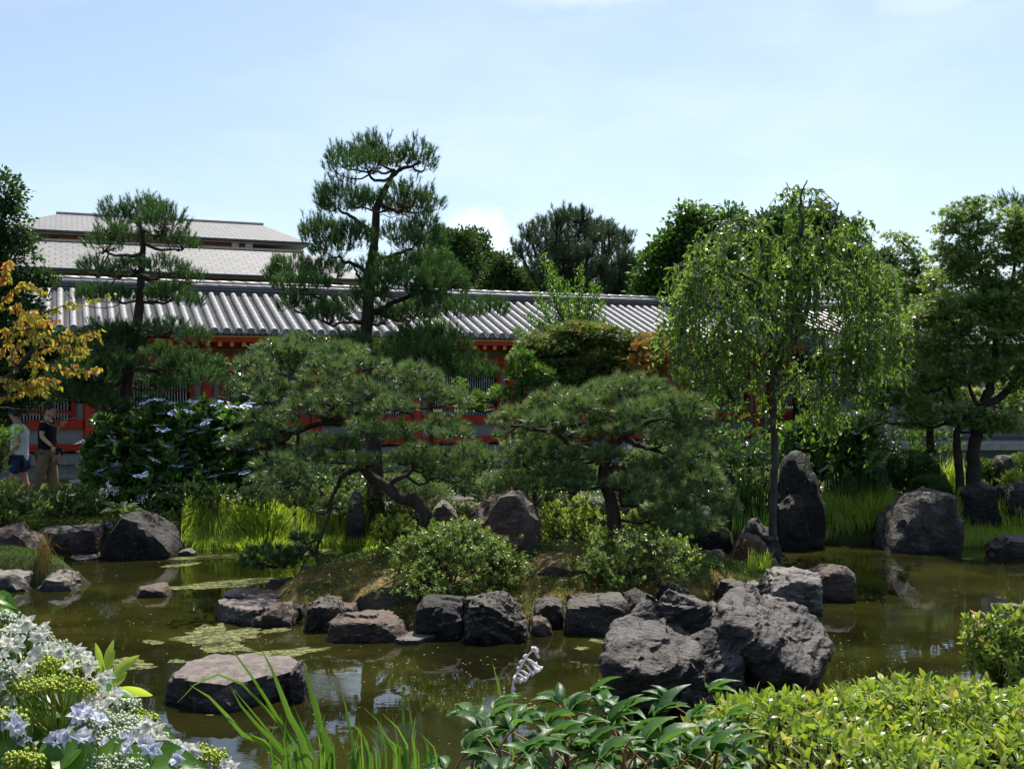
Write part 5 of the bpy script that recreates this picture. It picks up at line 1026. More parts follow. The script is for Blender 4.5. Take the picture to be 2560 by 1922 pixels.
# weeping tree: long hanging strands of narrow leaves
def weeping():
    rng = np.random.default_rng(91); Y = 15.6; b = P(1932, 1330, Y); b[2] = .35
    root = thing("weeping_tree", "tall weeping tree with arching branches of hanging narrow leaves, right of centre", "tree", tuple(b)); an = []
    main = [([(1932, 1335), (1934, 1220), (1936, 1100), (1932, 960), (1926, 820), (1917, 697), (1902, 595), (1896, 560)], .062, .016), ([(1928, 900), (1985, 790), (2000, 700), (1980, 652), (1979, 566), (1968, 522), (1975, 480)], .05, .008),
            ([(1932, 940), (2010, 800), (2022, 690), (2060, 604), (2075, 548), (2078, 515)], .045, .008), ([(1898, 566), (1860, 553), (1801, 565), (1760, 600)], .018, .005), ([(1900, 590), (1865, 610), (1830, 640)], .016, .005),
            ([(2074, 548), (2110, 540), (2166, 572), (2195, 622)], .014, .004), ([(2000, 700), (2080, 690), (2120, 695), (2190, 712), (2220, 740)], .022, .006), ([(1920, 720), (1850, 690), (1786, 670), (1740, 690), (1700, 740)], .025, .006),
            ([(1926, 840), (1860, 790), (1800, 770), (1740, 800), (1690, 840)], .025, .006), ([(1930, 880), (1840, 860), (1760, 900), (1710, 930)], .02, .005), ([(1930, 860), (2000, 830), (2080, 820), (2150, 850), (2180, 900)], .025, .006),
            ([(1933, 960), (1870, 900), (1800, 900), (1760, 950)], .018, .005), ([(1934, 980), (2010, 930), (2080, 940), (2110, 990)], .018, .005), ([(1935, 1010), (1980, 960), (2020, 1000)], .012, .004), ([(1934, 990), (1880, 960), (1850, 1010)], .012, .004)]
    for i, (p_, r0, r1) in enumerate(main):
        tp = px_path(p_, Y); 
        if i: tp[1:, 1] += np.linspace(.1, 1, len(tp)-1)*rng.uniform(-.9, .9)
        else: tp[0] = b
        V, Fq, Ft, c = tube(tp, r0, r1, len(tp)*6, 8, .012, rng); part("trunk" if i == 0 else "branch", MB().add(V, Fq, Ft), BARK_G, root); an.append(c[len(c)//(2 if i == 0 else 5):])
    anc = np.vstack(an); tw = MB(); lm = MB()
    def strand(s, e, drop, nleaf, rad=.006):
        m_ = (s+e)/2+A([0, 0, .16*np.linalg.norm(e-s)+.03]); tip = e+A([(e[0]-s[0])*.12, (e[1]-s[1])*.12, -drop]); mid = e+A([(e[0]-s[0])*.15, (e[1]-s[1])*.15, -drop*.35])
        V, Fq, Ft, c = tube([s, m_, e, mid, tip], rad, .002, 14, 3, .010, rng); tw.add(V, Fq, Ft)
        t = rng.uniform(.15, 1, nleaf); i = np.clip((t*13).astype(int), 0, 12); p_ = c[i]+(c[i+1]-c[i])*rng.random((nleaf, 1))
        d = unit(rng.normal(0, .58, (nleaf, 3))+A([0, 0, -.9]))
        leaves(lm, p_, d, rng.normal(0, 1, (nleaf, 3)), rng.uniform(.07, .12, nleaf), .029, T_LONG, rng, np.clip(rng.normal(.45, .16)+rng.normal(0, .18, nleaf), 0, 1))
    regs = [(1985, 640, 130, 50, 70), (1850, 620, 110, 45, 45), (2090, 660, 110, 45, 45), (1770, 720, 100, 60, 45), (1930, 720, 160, 60, 75), (2110, 740, 110, 60, 55), (1730, 810, 85, 60, 42), (1860, 810, 130, 55, 58), (2020, 810, 140, 60, 66), (2160, 830, 80, 60, 38),
            (1740, 900, 80, 40, 30), (1860, 900, 120, 50, 46), (2010, 910, 130, 50, 50), (2120, 920, 80, 50, 30), (1800, 980, 60, 30, 18), (1930, 980, 100, 40, 30), (2060, 990, 70, 40, 20), (1975, 505, 26, 14, 10), (1990, 560, 45, 26, 16), (2140, 590, 50, 22, 10), (1700, 740, 60, 60, 26), (1690, 850, 60, 60, 24), (2200, 720, 60, 50, 22), (2225, 800, 50, 50, 20), (2190, 900, 60, 50, 24), (1760, 980, 80, 50, 24), (1870, 1010, 90, 40, 26), (2010, 1010, 90, 40, 24), (2110, 1000, 70, 40, 20), (1780, 640, 70, 40, 20)]
    for (x_, y_, rx, ry, n_) in regs:
        for k in range(int(n_*1.2)):
            a = rng.uniform(0, 2*np.pi); r = math.sqrt(rng.random()); e = P(x_+rx*r*math.cos(a), y_+ry*r*math.sin(a)-24, Y+rng.uniform(-1.2, 1.2)*(.35 if n_ < 17 else 1))
            if float(fbm(e[None]*1.6, 12, 2)[0]) < -.10: continue
            d = np.linalg.norm(anc-e, axis=1)+rng.random(len(anc))*.25+np.where(anc[:, 2] > e[2]+.1, .3, 0); s = anc[np.argmin(d)]
            if np.linalg.norm(s-e) > 1.3: s = e+(s-e)*(.9/np.linalg.norm(s-e))
            strand(s, e, rng.uniform(.2, 1.05)*(.5 if n_ < 17 else 1), int(rng.uniform(20, 40)))
    part("twigs", tw, BARK_G, root); part("crown", lm, FG['willow'], root, False)
weeping()

# yellowing cherry branches reaching in at left
def cherry():
    rng = np.random.default_rng(92); Y = 11.2; b = A([-6.3, 11.4, .5]); root = thing("cherry_tree", "cherry tree with yellow and orange leaves reaching in from the left edge", "tree", tuple(b)); bm_ = MB(); lm = MB()
    V, Fq, Ft, _ = tube([b, b+A([.1, 0, .8]), P(-60, 1030, Y), P(-5, 975, Y), P(40, 925, Y), P(85, 880, Y), P(120, 868, Y)], [.09, .08, .06, .05, .035, .03, .015], 0, 30, 9, .008, rng); part("trunk", MB().add(V, Fq, Ft), BARK_D, root)
    sp = [[(85, 880), (120, 862), (160, 842), (205, 832), (250, 826)], [(0, 860), (40, 828), (80, 800), (130, 775), (170, 762), (230, 745), (292, 735)], [(-20, 780), (20, 740), (45, 715), (60, 706)], [(60, 905), (120, 910), (160, 925), (205, 928), (245, 922)],
          [(-10, 985), (30, 990), (60, 978), (90, 960), (110, 948)], [(20, 900), (60, 890), (130, 868), (200, 872), (222, 868)], [(-20, 830), (60, 826), (100, 808), (150, 800)], [(40, 925), (30, 880), (60, 850), (110, 830)], [(0, 960), (60, 955), (110, 940), (140, 950)], [(-20, 900), (20, 860), (30, 820), (60, 790)],
          [(-30, 1010), (30, 1022), (90, 1028), (150, 1046), (192, 1044)], [(-20, 720), (10, 690), (20, 650)], [(-20, 940), (30, 945), (70, 960), (100, 965)], [(-30, 760), (30, 770), (60, 780), (95, 772)], [(20, 960), (60, 962), (90, 955)], [(100, 1030), (115, 1055), (140, 1066)]]
    for k, s in enumerate(sp):
        tp = px_path([(x, y, rng.uniform(-.25, .25)) for x, y in s], Y); V, Fq, Ft, c = tube(tp, .012, .003, 26, 5, .006, rng); bm_.add(V, Fq, Ft)
        if k in (10, 15): continue
        for rep in range(3):
            i = rng.integers(3, 23); e = c[i]+A([rng.uniform(.02, .3), rng.uniform(-.25, .25), rng.uniform(-.12, .16)]); V, Fq, Ft, c2 = tube([c[i], (c[i]+e)/2+A([0, 0, .03]), e], .005, .002, 8, 4); bm_.add(V, Fq, Ft); 
            for q in (c2,):
                n_ = 14; p_ = q[rng.integers(1, 8, n_)]+rng.normal(0, .008, (n_, 3)); d = unit(rng.normal(0, .40, (n_, 3))+A([.15, 0, -.9])); leaves(lm, p_, d, rng.normal(0, 1, (n_, 3)), rng.uniform(.05, .075, n_), .030, T_LONG, rng, np.clip(rng.normal(.45, .22)+rng.normal(0, .15, n_), 0, 1))
        n_ = 66; p_ = c[rng.integers(1, 26, n_)]+rng.normal(0, .012, (n_, 3)); d = unit(rng.normal(0, .40, (n_, 3))+A([.1, 0, -.9])); leaves(lm, p_, d, rng.normal(0, 1, (n_, 3)), rng.uniform(.05, .078, n_), .031, T_LONG, rng, np.clip(rng.normal(.45, .22)+rng.normal(0, .15, n_), 0, 1))
    part("branches", bm_, BARK_D, root); part("crown", lm, FG['autumn'], root, False)
cherry()
# ---------------------------------------------------------------- shrubs
SDEN = .29
BARK_T = bark("twig_bark", (.05, .035, .025), (.16, .12, .09), 30)
def shrub(label, Y, base_px, blobs, mat, L, W, dens, npc=9, seed=1, name="azalea_bush", cat="shrub", T=None, clump=None, group=None, nst=9, base_z=None, whorl=True, shell=.62, flat=.5, twr=.008):
    T = T or (T_QUAD if Y > 15 else T_LONG)
    rng = np.random.default_rng(seed); bz = gz((base_px-CX)/F_PX*Y, Y) if base_z is None else base_z
    b = A([(base_px-CX)/F_PX*Y, Y, bz-.02]); root = thing(name, label, cat, tuple(b), group); lm = MB(); tm = MB(); cen = []
    for bl in blobs:
        rx = bl[2]/F_PX*Y; rz_ = bl[3]/F_PX*Y; rd = rx*.85 if len(bl) < 6 else bl[5]; c = P(bl[0], bl[1], Y+(bl[4] if len(bl) > 4 else 0)); n = int(12.6*(rx*rz_*rd)**(2/3)/(L*L)*SDEN*dens/18)
        d = rand_dirs(rng, n, .25); lump = (1+.42*fbm(d*2.3+seed, seed, 3)[:, None]*(0.25 if shell > .9 else 1)); q = c+d*(rng.uniform(shell, 1.03, (n, 1))+(0 if shell > .9 else 1)*np.abs(rng.normal(0, .11, (n, 1))))*lump*A([rx, rd, rz_]); q = q[fbm(q*(5.5 if Y < 15 else 3.1), seed, 2) > ((-.12 if Y > 5 else -.3) if Y < 15 else -.4)]; cen.append(np.hstack([q, np.tile(c, (len(q), 1))]))
    cen = np.vstack(cen); q, cc = cen[:, :3], cen[:, 3:]; q[:, 2] = np.maximum(q[:, 2], bz+.02); n = len(q)
    out = unit(q-cc+A([0, 0, .06])); tilt = unit(out+A([0, 0, .5])+rng.normal(0, .3, (n, 3)))
    # whorls of leaves at shoot ends
    a = unit(np.cross(tilt, A([.3, .9, .2]))); bb = np.cross(tilt, a); k = npc; th = rng.random((n, 1))*6.28+np.arange(k)[None]*2.4+rng.normal(0, .2, (n, k))
    el = np.linspace(.25, 1.25, k)[None]+rng.normal(0, .12, (n, k))
    ax = (a[:, None]*(np.cos(th)*np.cos(el))[..., None]+bb[:, None]*(np.sin(th)*np.cos(el))[..., None]+tilt[:, None]*(np.sin(el))[..., None]).reshape(-1, 3)
    pos = (q[:, None]-tilt[:, None]*(np.linspace(L*.9, 0, k)[None, :, None])).reshape(-1, 3); nr = unit(np.repeat(tilt, k, 0)+rng.normal(0, .25, (n*k, 3)))
    v = np.repeat(rng.normal(.40, .17, n), k)+np.tile(np.linspace(-.12, .22, k), n)+rng.normal(0, .08, n*k)
    leaves(lm, pos, ax, nr, L*1.15*rng.uniform(.7, 1.15, n*k), W*1.3*rng.uniform(.8, 1.1, n*k), T, rng, v)
    stems = []
    for i in range(nst):
        e = q[rng.integers(n)]; e = b*.45+e*.55; V, Fq, Ft, c = tube([b+A([rng.normal(0, .03), rng.normal(0, .03), 0]), (b+e)/2+rng.normal(0, .04, 3), e], twr*1.6, twr*.8, 8, 5, .012, rng); tm.add(V, Fq, Ft); stems.append(c)
    twigs(tm, rng, np.vstack(stems), q-tilt*L*.8, .30 if n < 800 else 240/n, twr*.5, .0015)
    part("twigs", tm, BARK_T, root, kind='stuff'); part("leaves", lm, mat, root, False, kind='stuff'); return root, q, tilt, rng
shrub("dense azalea at the island's front left, over the smooth dark rock", 11.9, 1130, [(1120, 1362, 105, 56), (1050, 1392, 80, 52), (1205, 1390, 92, 60), (1130, 1430, 140, 60), (1035, 1445, 60, 50), (1250, 1420, 66, 50), (1015, 1490, 50, 40, -.3), (1070, 1480, 70, 40, -.35), (1160, 1325, 50, 30), (1290, 1400, 34, 30)], FG['azalea'], .036, .013, 26, 9, 101)
shrub("open twiggy azalea at the island's front right, behind the block rock", 12.1, 1590, [(1550, 1370, 115, 46), (1640, 1385, 105, 50), (1500, 1410, 70, 42), (1700, 1415, 48, 34), (1580, 1430, 120, 42), (1460, 1400, 40, 28), (1730, 1400, 26, 18)], FG['azalea'], .038, .014, 20, 9, 102)
shrub("small yellow green azalea beside the leaning trunk's foot", 12.9, 985, [(985, 1315, 48, 34), (960, 1335, 34, 34), (1005, 1350, 50, 34), (1015, 1310, 30, 24)], FG['azaleaY'], .034, .013, 26, 9, 103)
shrub("loose pale green azalea behind the right pine's trunk", 14.2, 1440, [(1400, 1290, 62, 40), (1450, 1275, 55, 34), (1500, 1310, 80, 48), (1400, 1330, 60, 40), (1620, 1290, 50, 30), (1660, 1310, 40, 30), (1460, 1350, 80, 40), (1580, 1320, 60, 40)], FG['azaleaY'], .038, .014, 18, 9, 104)
shrub("low azalea at the island's right end, below the pine's long branch", 13.0, 1760, [(1740, 1440, 40, 20), (1780, 1450, 36, 16), (1700, 1455, 30, 18)], FG['azalea'], .032, .012, 22, 9, 105)
shrub("rounded azalea in front of the walking people", 17.0, 170, [(170, 1245, 80, 36), (120, 1258, 48, 32), (225, 1250, 46, 32), (170, 1275, 80, 36)], FG['azalea'], .045, .020, 17, 8, 106)
shrub("small rounded azalea behind the dark triangular rock", 17.0, 400, [(402, 1272, 52, 34), (375, 1290, 36, 26), (430, 1290, 34, 30)], FG['azalea'], .042, .018, 18, 8, 107)
shrub("fine leaved bush at the left frame edge, on the bank", 16.0, 20, [(15, 1235, 52, 34), (-20, 1260, 60, 45), (60, 1255, 30, 30), (20, 1290, 60, 40), (95, 1270, 26, 18)], FG['azalea'], .038, .014, 22, 9, 108)
shrub("feathery green bush peeking in at the left edge beside the man in white", 16.4, -20, [(-20, 1085, 60, 14), (20, 1075, 45, 10), (0, 1105, 36, 9), (-30, 1140, 50, 60)], FG['bright'], .035, .012, 16, 9, 109, name="leafy_bush")
shrub("dark low azalea below the blue hydrangea", 17.1, 560, [(480, 1235, 70, 34), (570, 1240, 80, 34), (650, 1240, 60, 34)], FG['dark'], .042, .018, 16, 8, 110)
shrub("dark azalea behind the leaning pine, over the grass clump", 17.8, 740, [(700, 1205, 60, 44), (770, 1210, 62, 40), (730, 1240, 80, 44)], FG['dark'], .042, .018, 16, 8, 111)
shrub("shaded azalea left of the narrow dark rock", 17.6, 840, [(820, 1250, 56, 40), (880, 1260, 60, 36), (950, 1245, 50, 34)], FG['azalea'], .042, .018, 15, 8, 112)
shrub("pale clipped mound behind the leaning pine's trunk", 17.6, 1040, [(1035, 1215, 70, 24), (1000, 1235, 55, 26), (1080, 1235, 50, 26)], FG['pale'], .03, .010, 24, 9, 113)
shrub("light green bush behind the reddish upright rock", 17.0, 1310, [(1300, 1120, 60, 36), (1340, 1160, 60, 50), (1280, 1170, 60, 50), (1370, 1210, 60, 50), (1320, 1230, 80, 50)], FG['azalea'], .045, .018, 16, 8, 114, name="leafy_bush")
shrub("feathery light green bush behind the right pine's spreading limbs", 17.2, 1640, [(1630, 1140, 50, 32), (1660, 1165, 60, 40), (1600, 1170, 50, 40), (1480, 1180, 50, 40), (1640, 1220, 80, 45)], FG['pale'], .040, .014, 18, 9, 115, name="leafy_bush")
shrub("dark leafy bush left of the tallest standing stone", 18.0, 1870, [(1850, 1145, 45, 34), (1900, 1150, 42, 38), (1860, 1190, 60, 45), (1800, 1165, 46, 40), (1750, 1190, 45, 40), (1930, 1180, 36, 50), (1840, 1240, 80, 50)], FG['dark'], .055, .024, 14, 8, 116, name="leafy_bush")
shrub("large dark clipped dome shrub left of the big maple", 19.0, 2280, [(2275, 1172, 70, 48), (2240, 1190, 50, 46), (2310, 1195, 52, 40), (2275, 1215, 76, 40)], FG['dark'], .030, .014, 36, 8, 117, shell=.95, name="clipped_bush")
shrub("smaller clipped dome shrub in front of the dark dome", 18.3, 2325, [(2325, 1218, 52, 30), (2325, 1238, 56, 26)], FG['mid'], .026, .012, 36, 8, 118, shell=.95, name="clipped_bush")
shrub("little bright bush between standing stone and clipped domes", 18.1, 2205, [(2205, 1232, 28, 26), (2225, 1245, 22, 20), (2190, 1248, 20, 20)], FG['azaleaY'], .045, .02, 18, 8, 119)
shrub("box clipped hedge right of the big maple's trunks", 19.4, 2470, [(2450, 1168, 36, 22), (2480, 1172, 30, 22), (2460, 1195, 46, 30)], FG['mid'], .030, .014, 28, 8, 120, shell=.95, name="clipped_hedge")
shrub("clipped hedge end at the right frame edge", 19.6, 2575, [(2560, 1152, 40, 20), (2580, 1180, 56, 34)], FG['azalea'], .030, .014, 26, 8, 121, shell=.95, name="clipped_hedge")
shrub("bright leafy seedling bush in front of the plaster building", 19.6, 2350, [(2330, 1065, 36, 20), (2300, 1100, 40, 24), (2365, 1100, 46, 26), (2330, 1130, 60, 20), (2270, 1080, 24, 14)], FG['bright'], .05, .022, 12, 7, 122, name="leafy_bush")
shrub("broad leaved orange tinged plant at the right frame edge", 18.2, 2545, [(2530, 1200, 30, 22), (2560, 1215, 40, 26)], FG['azaleaY'], .13, .045, 40, 7, 123, name="leafy_plant", cat="plant")
shrub("dark backdrop bush under the big maple", 20.6, 2230, [(2200, 1080, 60, 40), (2260, 1120, 70, 40), (2140, 1130, 60, 40)], FG['dark'], .055, .026, 10, 8, 124, name="leafy_bush")
shrub("shaded bush filling the gap behind the two low pines", 19.0, 1240, [(1200, 1200, 70, 50), (1110, 1190, 60, 40), (1240, 1240, 70, 40)], FG['dark'], .05, .022, 12, 8, 125, name="leafy_bush")
shrub("mixed bush behind the weeping tree's trunk, against the red wall", 19.2, 1760, [(1700, 1090, 70, 40), (1790, 1110, 70, 40), (1740, 1150, 80, 50), (1860, 1100, 60, 30)], FG['mid'], .055, .024, 11, 8, 126, name="leafy_bush")

shrub("low dark bush on the path's near side behind the leaning pine", 18.3, 980, [(900, 1215, 60, 26), (980, 1210, 60, 26), (1060, 1205, 60, 28), (1140, 1200, 50, 30), (820, 1220, 50, 26)], FG["dark"], .05, .022, 16, 8, 127, name="leafy_bush")
shrub("dark bush at the foot of the tallest pine", 19.6, 900, [(820, 1170, 70, 34), (910, 1165, 70, 34), (1000, 1160, 60, 34), (1090, 1150, 60, 30), (730, 1170, 60, 30)], FG["mid"], .05, .022, 13, 8, 128, name="leafy_bush")
# hydrangeas on the far bank, flower heads as parts
M_HB = simple("hydrangea_petal_blue", (.46, .56, .82), .6, .2, 20, .12, .05); M_HW = simple("hydrangea_petal_white", (.72, .74, .86), .6, .2, 20, .1, .05)
def flower_disc_mesh(seed, mat, R=.075):
    rng = np.random.default_rng(seed); mb = MB()
    for k in range(10):
        a = k/10*6.28+rng.normal(0, .12); r = R*rng.uniform(.72, 1.0); c = A([r*math.cos(a), r*math.sin(a), rng.normal(.004, .006)])
        ax = A([[math.cos(a+j*1.57+.4), math.sin(a+j*1.57+.4), .15] for j in range(4)]); leaves(mb, np.tile(c, (4, 1)), ax, np.tile(A([0, 0, 1.]), (4, 1)), .022, .020, T_QUAD, rng)
    for k in range(26):
        a = rng.random()*6.28; r = R*.62*math.sqrt(rng.random()); V0, F0 = ico(1); mb.add(V0*.0055+A([r*math.cos(a), r*math.sin(a), .004]), F0)
    return mb.mesh("flower_head", mat, (0, 0, 0), False)
FD = [flower_disc_mesh(1, M_HB), flower_disc_mesh(2, M_HW), flower_disc_mesh(3, M_HB)]
def hydrangea(label, Y, base, blobs, nfl, seed, dens, meshes, mat=None, frect=None):
    root, q, tl, rng = shrub(label, Y, base, blobs, mat or FG['hydr'], .13, .065, dens, 6, seed, name="hydrangea_bush", T=T_LONG, shell=.82, twr=.012)
    cand = np.where((q[:, 1] < Y-.02) & (q[:, 2] > root.location[2]+.35))[0]; rng.shuffle(cand); used = []
    for i in cand:
        p_ = q[i]+tl[i]*.12+A([0, -.10, .05])
        if len(used) >= nfl: break
        if any(np.linalg.norm(p_-u) < .14 for u in used): continue
        used.append(p_); o = link("flower_head", meshes[rng.integers(len(meshes))], root, A(p_)-A(root.location[:])); o.rotation_euler = (rng.normal(.15, .2), rng.normal(0, .2), rng.random()*6); s_ = rng.uniform(1.0, 1.5); o.scale = (s_, s_, s_)
hydrangea("large dark hydrangea bush dotted with pale blue lacecap flowers", 18.3, 430, [(300, 1110, 80, 70), (400, 1075, 90, 55), (500, 1065, 90, 55), (600, 1075, 90, 55), (660, 1110, 60, 60), (260, 1160, 60, 60), (350, 1160, 120, 70), (480, 1150, 130, 80), (600, 1160, 90, 70), (300, 1200, 90, 40), (450, 1210, 160, 40)], 120, 131, 55, FD)
hydrangea("bright green hydrangea with a few faded flowers behind the tallest standing stone", 18.2, 2070, [(2060, 1080, 80, 38), (2120, 1095, 60, 45), (2000, 1090, 50, 32), (2090, 1140, 90, 45), (2160, 1140, 50, 45), (2010, 1140, 60, 45)], 5, 132, 50, FD[1:], FG['mid'])

# ---------------------------------------------------------------- grass clumps and blades
F_IRIS = foliage("iris_leaf_bright", [(.20, .29, .035), (.34, .43, .06), (.50, .55, .13)], .52, .4, .4, 1.5)
F_IRISD = foliage("iris_leaf_dark", [(.02, .06, .014), (.045, .11, .022), (.08, .16, .035)], .35, .38, .5, 1.6)
F_LAWN = foliage("lawn_grass", [(.05, .09, .015), (.10, .16, .03), (.17, .22, .05)], .3, .5, .3, 1.5)
F_DRY = foliage("dry_grass", [(.20, .13, .04), (.30, .20, .07), (.14, .15, .03)], .2, .6, .2, 1.2)
def blades(name, label, pts, h, w, mat, seed, lean=.25, kind='stuff', cat="grass", seg=5):
    """curved grass blades rooted at pts"""
    rng = np.random.default_rng(seed); n = len(pts); pts = np.asarray(pts, float); hh = h*rng.uniform(.55, 1.1, n)
    a = rng.random(n)*6.28; dr = np.stack([np.cos(a), np.sin(a), 0*a], 1)*rng.uniform(.05, 1, (n, 1))*lean; t = np.linspace(0, 1, seg); rows = []
    th = rng.random(n)*6.28; sd = np.stack([np.cos(th), np.sin(th), 0*th], 1)
    kink = rng.random(n) < .15
    for tt in t:
        up = hh*(tt-.25*tt**3*np.linalg.norm(dr, axis=1)/lean*1.2); up = np.where(kink, hh*(tt-.75*tt**3), up); c = pts+dr*hh[:, None]*(tt**2)[..., None]*1.0*np.where(kink, 1.8, 1)[:, None]; c[:, 2] += up
        ww = w*(1-tt**2.2)*.5+.0006; rows.append(c-sd*ww); rows.append(c+sd*ww)
    V = np.stack(rows, 1); k = 2*seg; off = (np.arange(n)*k)[:, None, None]; Fq = A([(2*i, 2*i+1, 2*i+3, 2*i+2) for i in range(seg-1)])
    org = pts.mean(0); org[2] = pts[:, 2].min(); mb = MB().add(V.reshape(-1, 3), (off+Fq[None]).reshape(-1, 4), val=np.repeat(np.clip(rng.normal(.45, .2, n), 0, 1), k))
    o = link(name, mb.mesh(name, mat, org, False), None, org); return props(o, label, cat, None, kind)
def region(rng, n, x0, x1, y0, y1, z=None, curve=0):
    out = []
    for k in range(n):
        x = rng.uniform(x0, x1); y = rng.uniform(y0, y1); zz = .02 if z is None else z; p_ = G(x, y, zz); g_ = gz(p_[0], p_[1]) if z is None else zz; p_[2] = max(g_, -.05); out.append(p_)
    return A(out)
rg = np.random.default_rng(141)
def plan(n, x0, x1, Y0, Y1, seed):      # px columns x0..x1 at distances Y0..Y1, rooted on the ground
    r = np.random.default_rng(seed); Y = r.uniform(Y0, Y1, n); X = (r.uniform(x0, x1, n)-CX)/F_PX*Y; return np.stack([X, Y, np.maximum(ground_z(X, Y), -.06)], 1)
blades("iris_grass", "bright yellow green grass clump on the left shore, beside the dark triangular rock", plan(2300, 452, 725, 16.4, 17.1, 1), .42, .017, F_IRIS, 1, .55)
blades("iris_grass", "bright grass clump behind the leaning pine, middle of the far shore", plan(1400, 740, 945, 16.9, 17.6, 2), .36, .016, F_IRIS, 2, .5)
blades("iris_grass", "bright grass clump between the tallest standing stone and the squat split rock", plan(1500, 2050, 2225, 17.2, 17.9, 3), .42, .016, F_IRIS, 3, .5)
blades("iris_grass", "bright grass bed along the right shore to the frame edge", plan(3000, 2385, 2620, 16.85, 17.7, 4), .44, .016, F_IRIS, 4, .5)
blades("iris_grass", "small green grass tuft on the island's back edge near the yellow green azalea", plan(260, 885, 960, 13.9, 14.4, 5), .36, .013, F_IRIS, 5, .35)
blades("iris_grass", "little bright grass tuft at the foot of the pointed reddish rock", plan(170, 1868, 1925, 13.0, 13.35, 6), .28, .011, F_IRIS, 6, .45)
blades("reed_clump", "tall dark upright reeds behind the right pine, left of the standing stones", plan(420, 1830, 1925, 17.1, 17.7, 7), .95, .018, F_IRISD, 7, .12)
blades("reed_clump", "tall dark upright reeds right of the tallest standing stone", plan(460, 2065, 2210, 17.6, 18.4, 8), .95, .018, F_IRISD, 8, .14)
blades("ornamental_grass", "fountain of striped grass left of the big maple's trunks", plan(260, 2345, 2375, 19.5, 19.9, 9), .75, .012, F_IRIS, 9, .7)
blades("ornamental_grass", "yellow green grass between and behind the big maple's trunks", plan(420, 2370, 2430, 19.4, 19.9, 10), .75, .014, F_IRIS, 10, .3)
blades("lawn_grass", "short grass on the island around the cube rock", plan(2600, 1750, 1950, 12.5, 13.6, 11), .085, .006, F_LAWN, 11, .5, seg=3)
blades("lawn_grass", "short bright grass on the island's back left slope", plan(2600, 800, 1010, 12.6, 14.2, 12), .075, .006, F_LAWN, 12, .5, seg=3)
blades("dry_grass", "dry brown and green grass on the mossy slope behind the island's front rocks", plan(3800, 745, 1045, 11.4, 12.9, 13), .06, .005, F_DRY, 13, .6, seg=3)
blades("dry_grass", "thin dry grass between the two island azaleas", plan(1500, 1290, 1480, 11.45, 12.1, 14), .05, .005, F_DRY, 14, .6, seg=3)
blades("dry_grass", "thin brown grass tuft standing between the two far left rocks", plan(160, 92, 122, 13.5, 13.75, 15), .36, .005, F_DRY, 15, .35)
blades("lawn_grass", "mossy short grass on the far left bank behind the lichened rock", plan(1800, -60, 160, 13.55, 14.1, 16), .07, .006, F_LAWN, 16, .5, seg=3)
def cover(label, pts, mat, seed, L=.035, per=5):
    pts = pts[::2] if len(pts) > 3000 else pts; L *= 1.25
    rng = np.random.default_rng(seed); n = len(pts); p_ = np.repeat(pts, per, 0)+rng.normal(0, .04, (n*per, 3))*A([1, 1, .3])+A([0, 0, .04]); mb = MB()
    leaves(mb, p_, unit(rng.normal(0, 1, (n*per, 3))*A([1, 1, .4])), A([0, 0, 1])+rng.normal(0, .4, (n*per, 3)), L*rng.uniform(.6, 1.2, n*per), L*.55, T_QUAD, rng)
    org = pts.mean(0); o = link("ground_cover", mb.mesh("ground_cover", mat, org, False), None, org); props(o, label, "plants", None, 'stuff')
cover("light green leafy ground cover on the left bank below the azaleas", plan(4200, -60, 300, 15.9, 17.6, 21), FG['azaleaY'], 21)
cover("low leafy ground cover under the shrubs of the middle far bank", plan(3600, 300, 1300, 17.2, 18.6, 22), FG['azalea'], 22, .045)
cover("low leafy ground cover under the shrubs of the right far bank", plan(4200, 1300, 2640, 17.4, 19.8, 23), FG['mid'], 23, .045)
cover("scattered small weeds on the island", plan(2200, 760, 1900, 11.4, 14.4, 24), FG['mid'], 24, .03, 4)
cover("leafy undergrowth between the path and the corridor platform", plan(3600, 700, 2300, 19.8, 22.0, 25), FG['dark'], 25, .06)

# variegated hosta with lilac flower stalks, butterbur leaves, ferns
F_HOSTA = foliage("hosta_leaf", [(.10, .18, .05), (.20, .28, .10), (.42, .48, .26)], .35, .4, .5, 1.4)
M_LIL = simple("lilac_petal", (.62, .55, .62), .6, .2, 30, .15, .05)
def rosette(name, label, b, n, L, W, mat, seed, up=.5, cat="plant"):
    rng = np.random.default_rng(seed); root = thing(name, label, cat, tuple(b)); rt = A(b, float)
    for k in range(n):
        mb = MB(); a = k*2.4+rng.normal(0, .3); r = rng.uniform(.03, .12)*L/.2; p_ = rt+A([r*math.cos(a), r*math.sin(a), rng.uniform(.05, .16)*L/.2]); d = A([math.cos(a), math.sin(a), up*rng.uniform(.2, 1.2)])
        V, Fq, Ft, _ = tube([rt, (rt+p_)/2+A([0, 0, .02]), p_], .004, .003, 4, 4); mb.add(V, Fq, Ft, val=.4)
        leaves(mb, [p_], [d], [A([0, 0, 1.])+rng.normal(0, .25, 3)], L*rng.uniform(.8, 1.1), W, T_NEAR, rng); part("leaf", mb, mat, root)
    return root
hb = P(310, 1290, 16.7); hb[2] = gz(hb[0], 16.7); r_ = rosette("hosta_plant", "variegated hosta with drooping lilac flower stalks beside the dark triangular rock", hb, 34, .26, .11, F_HOSTA, 151, .6)
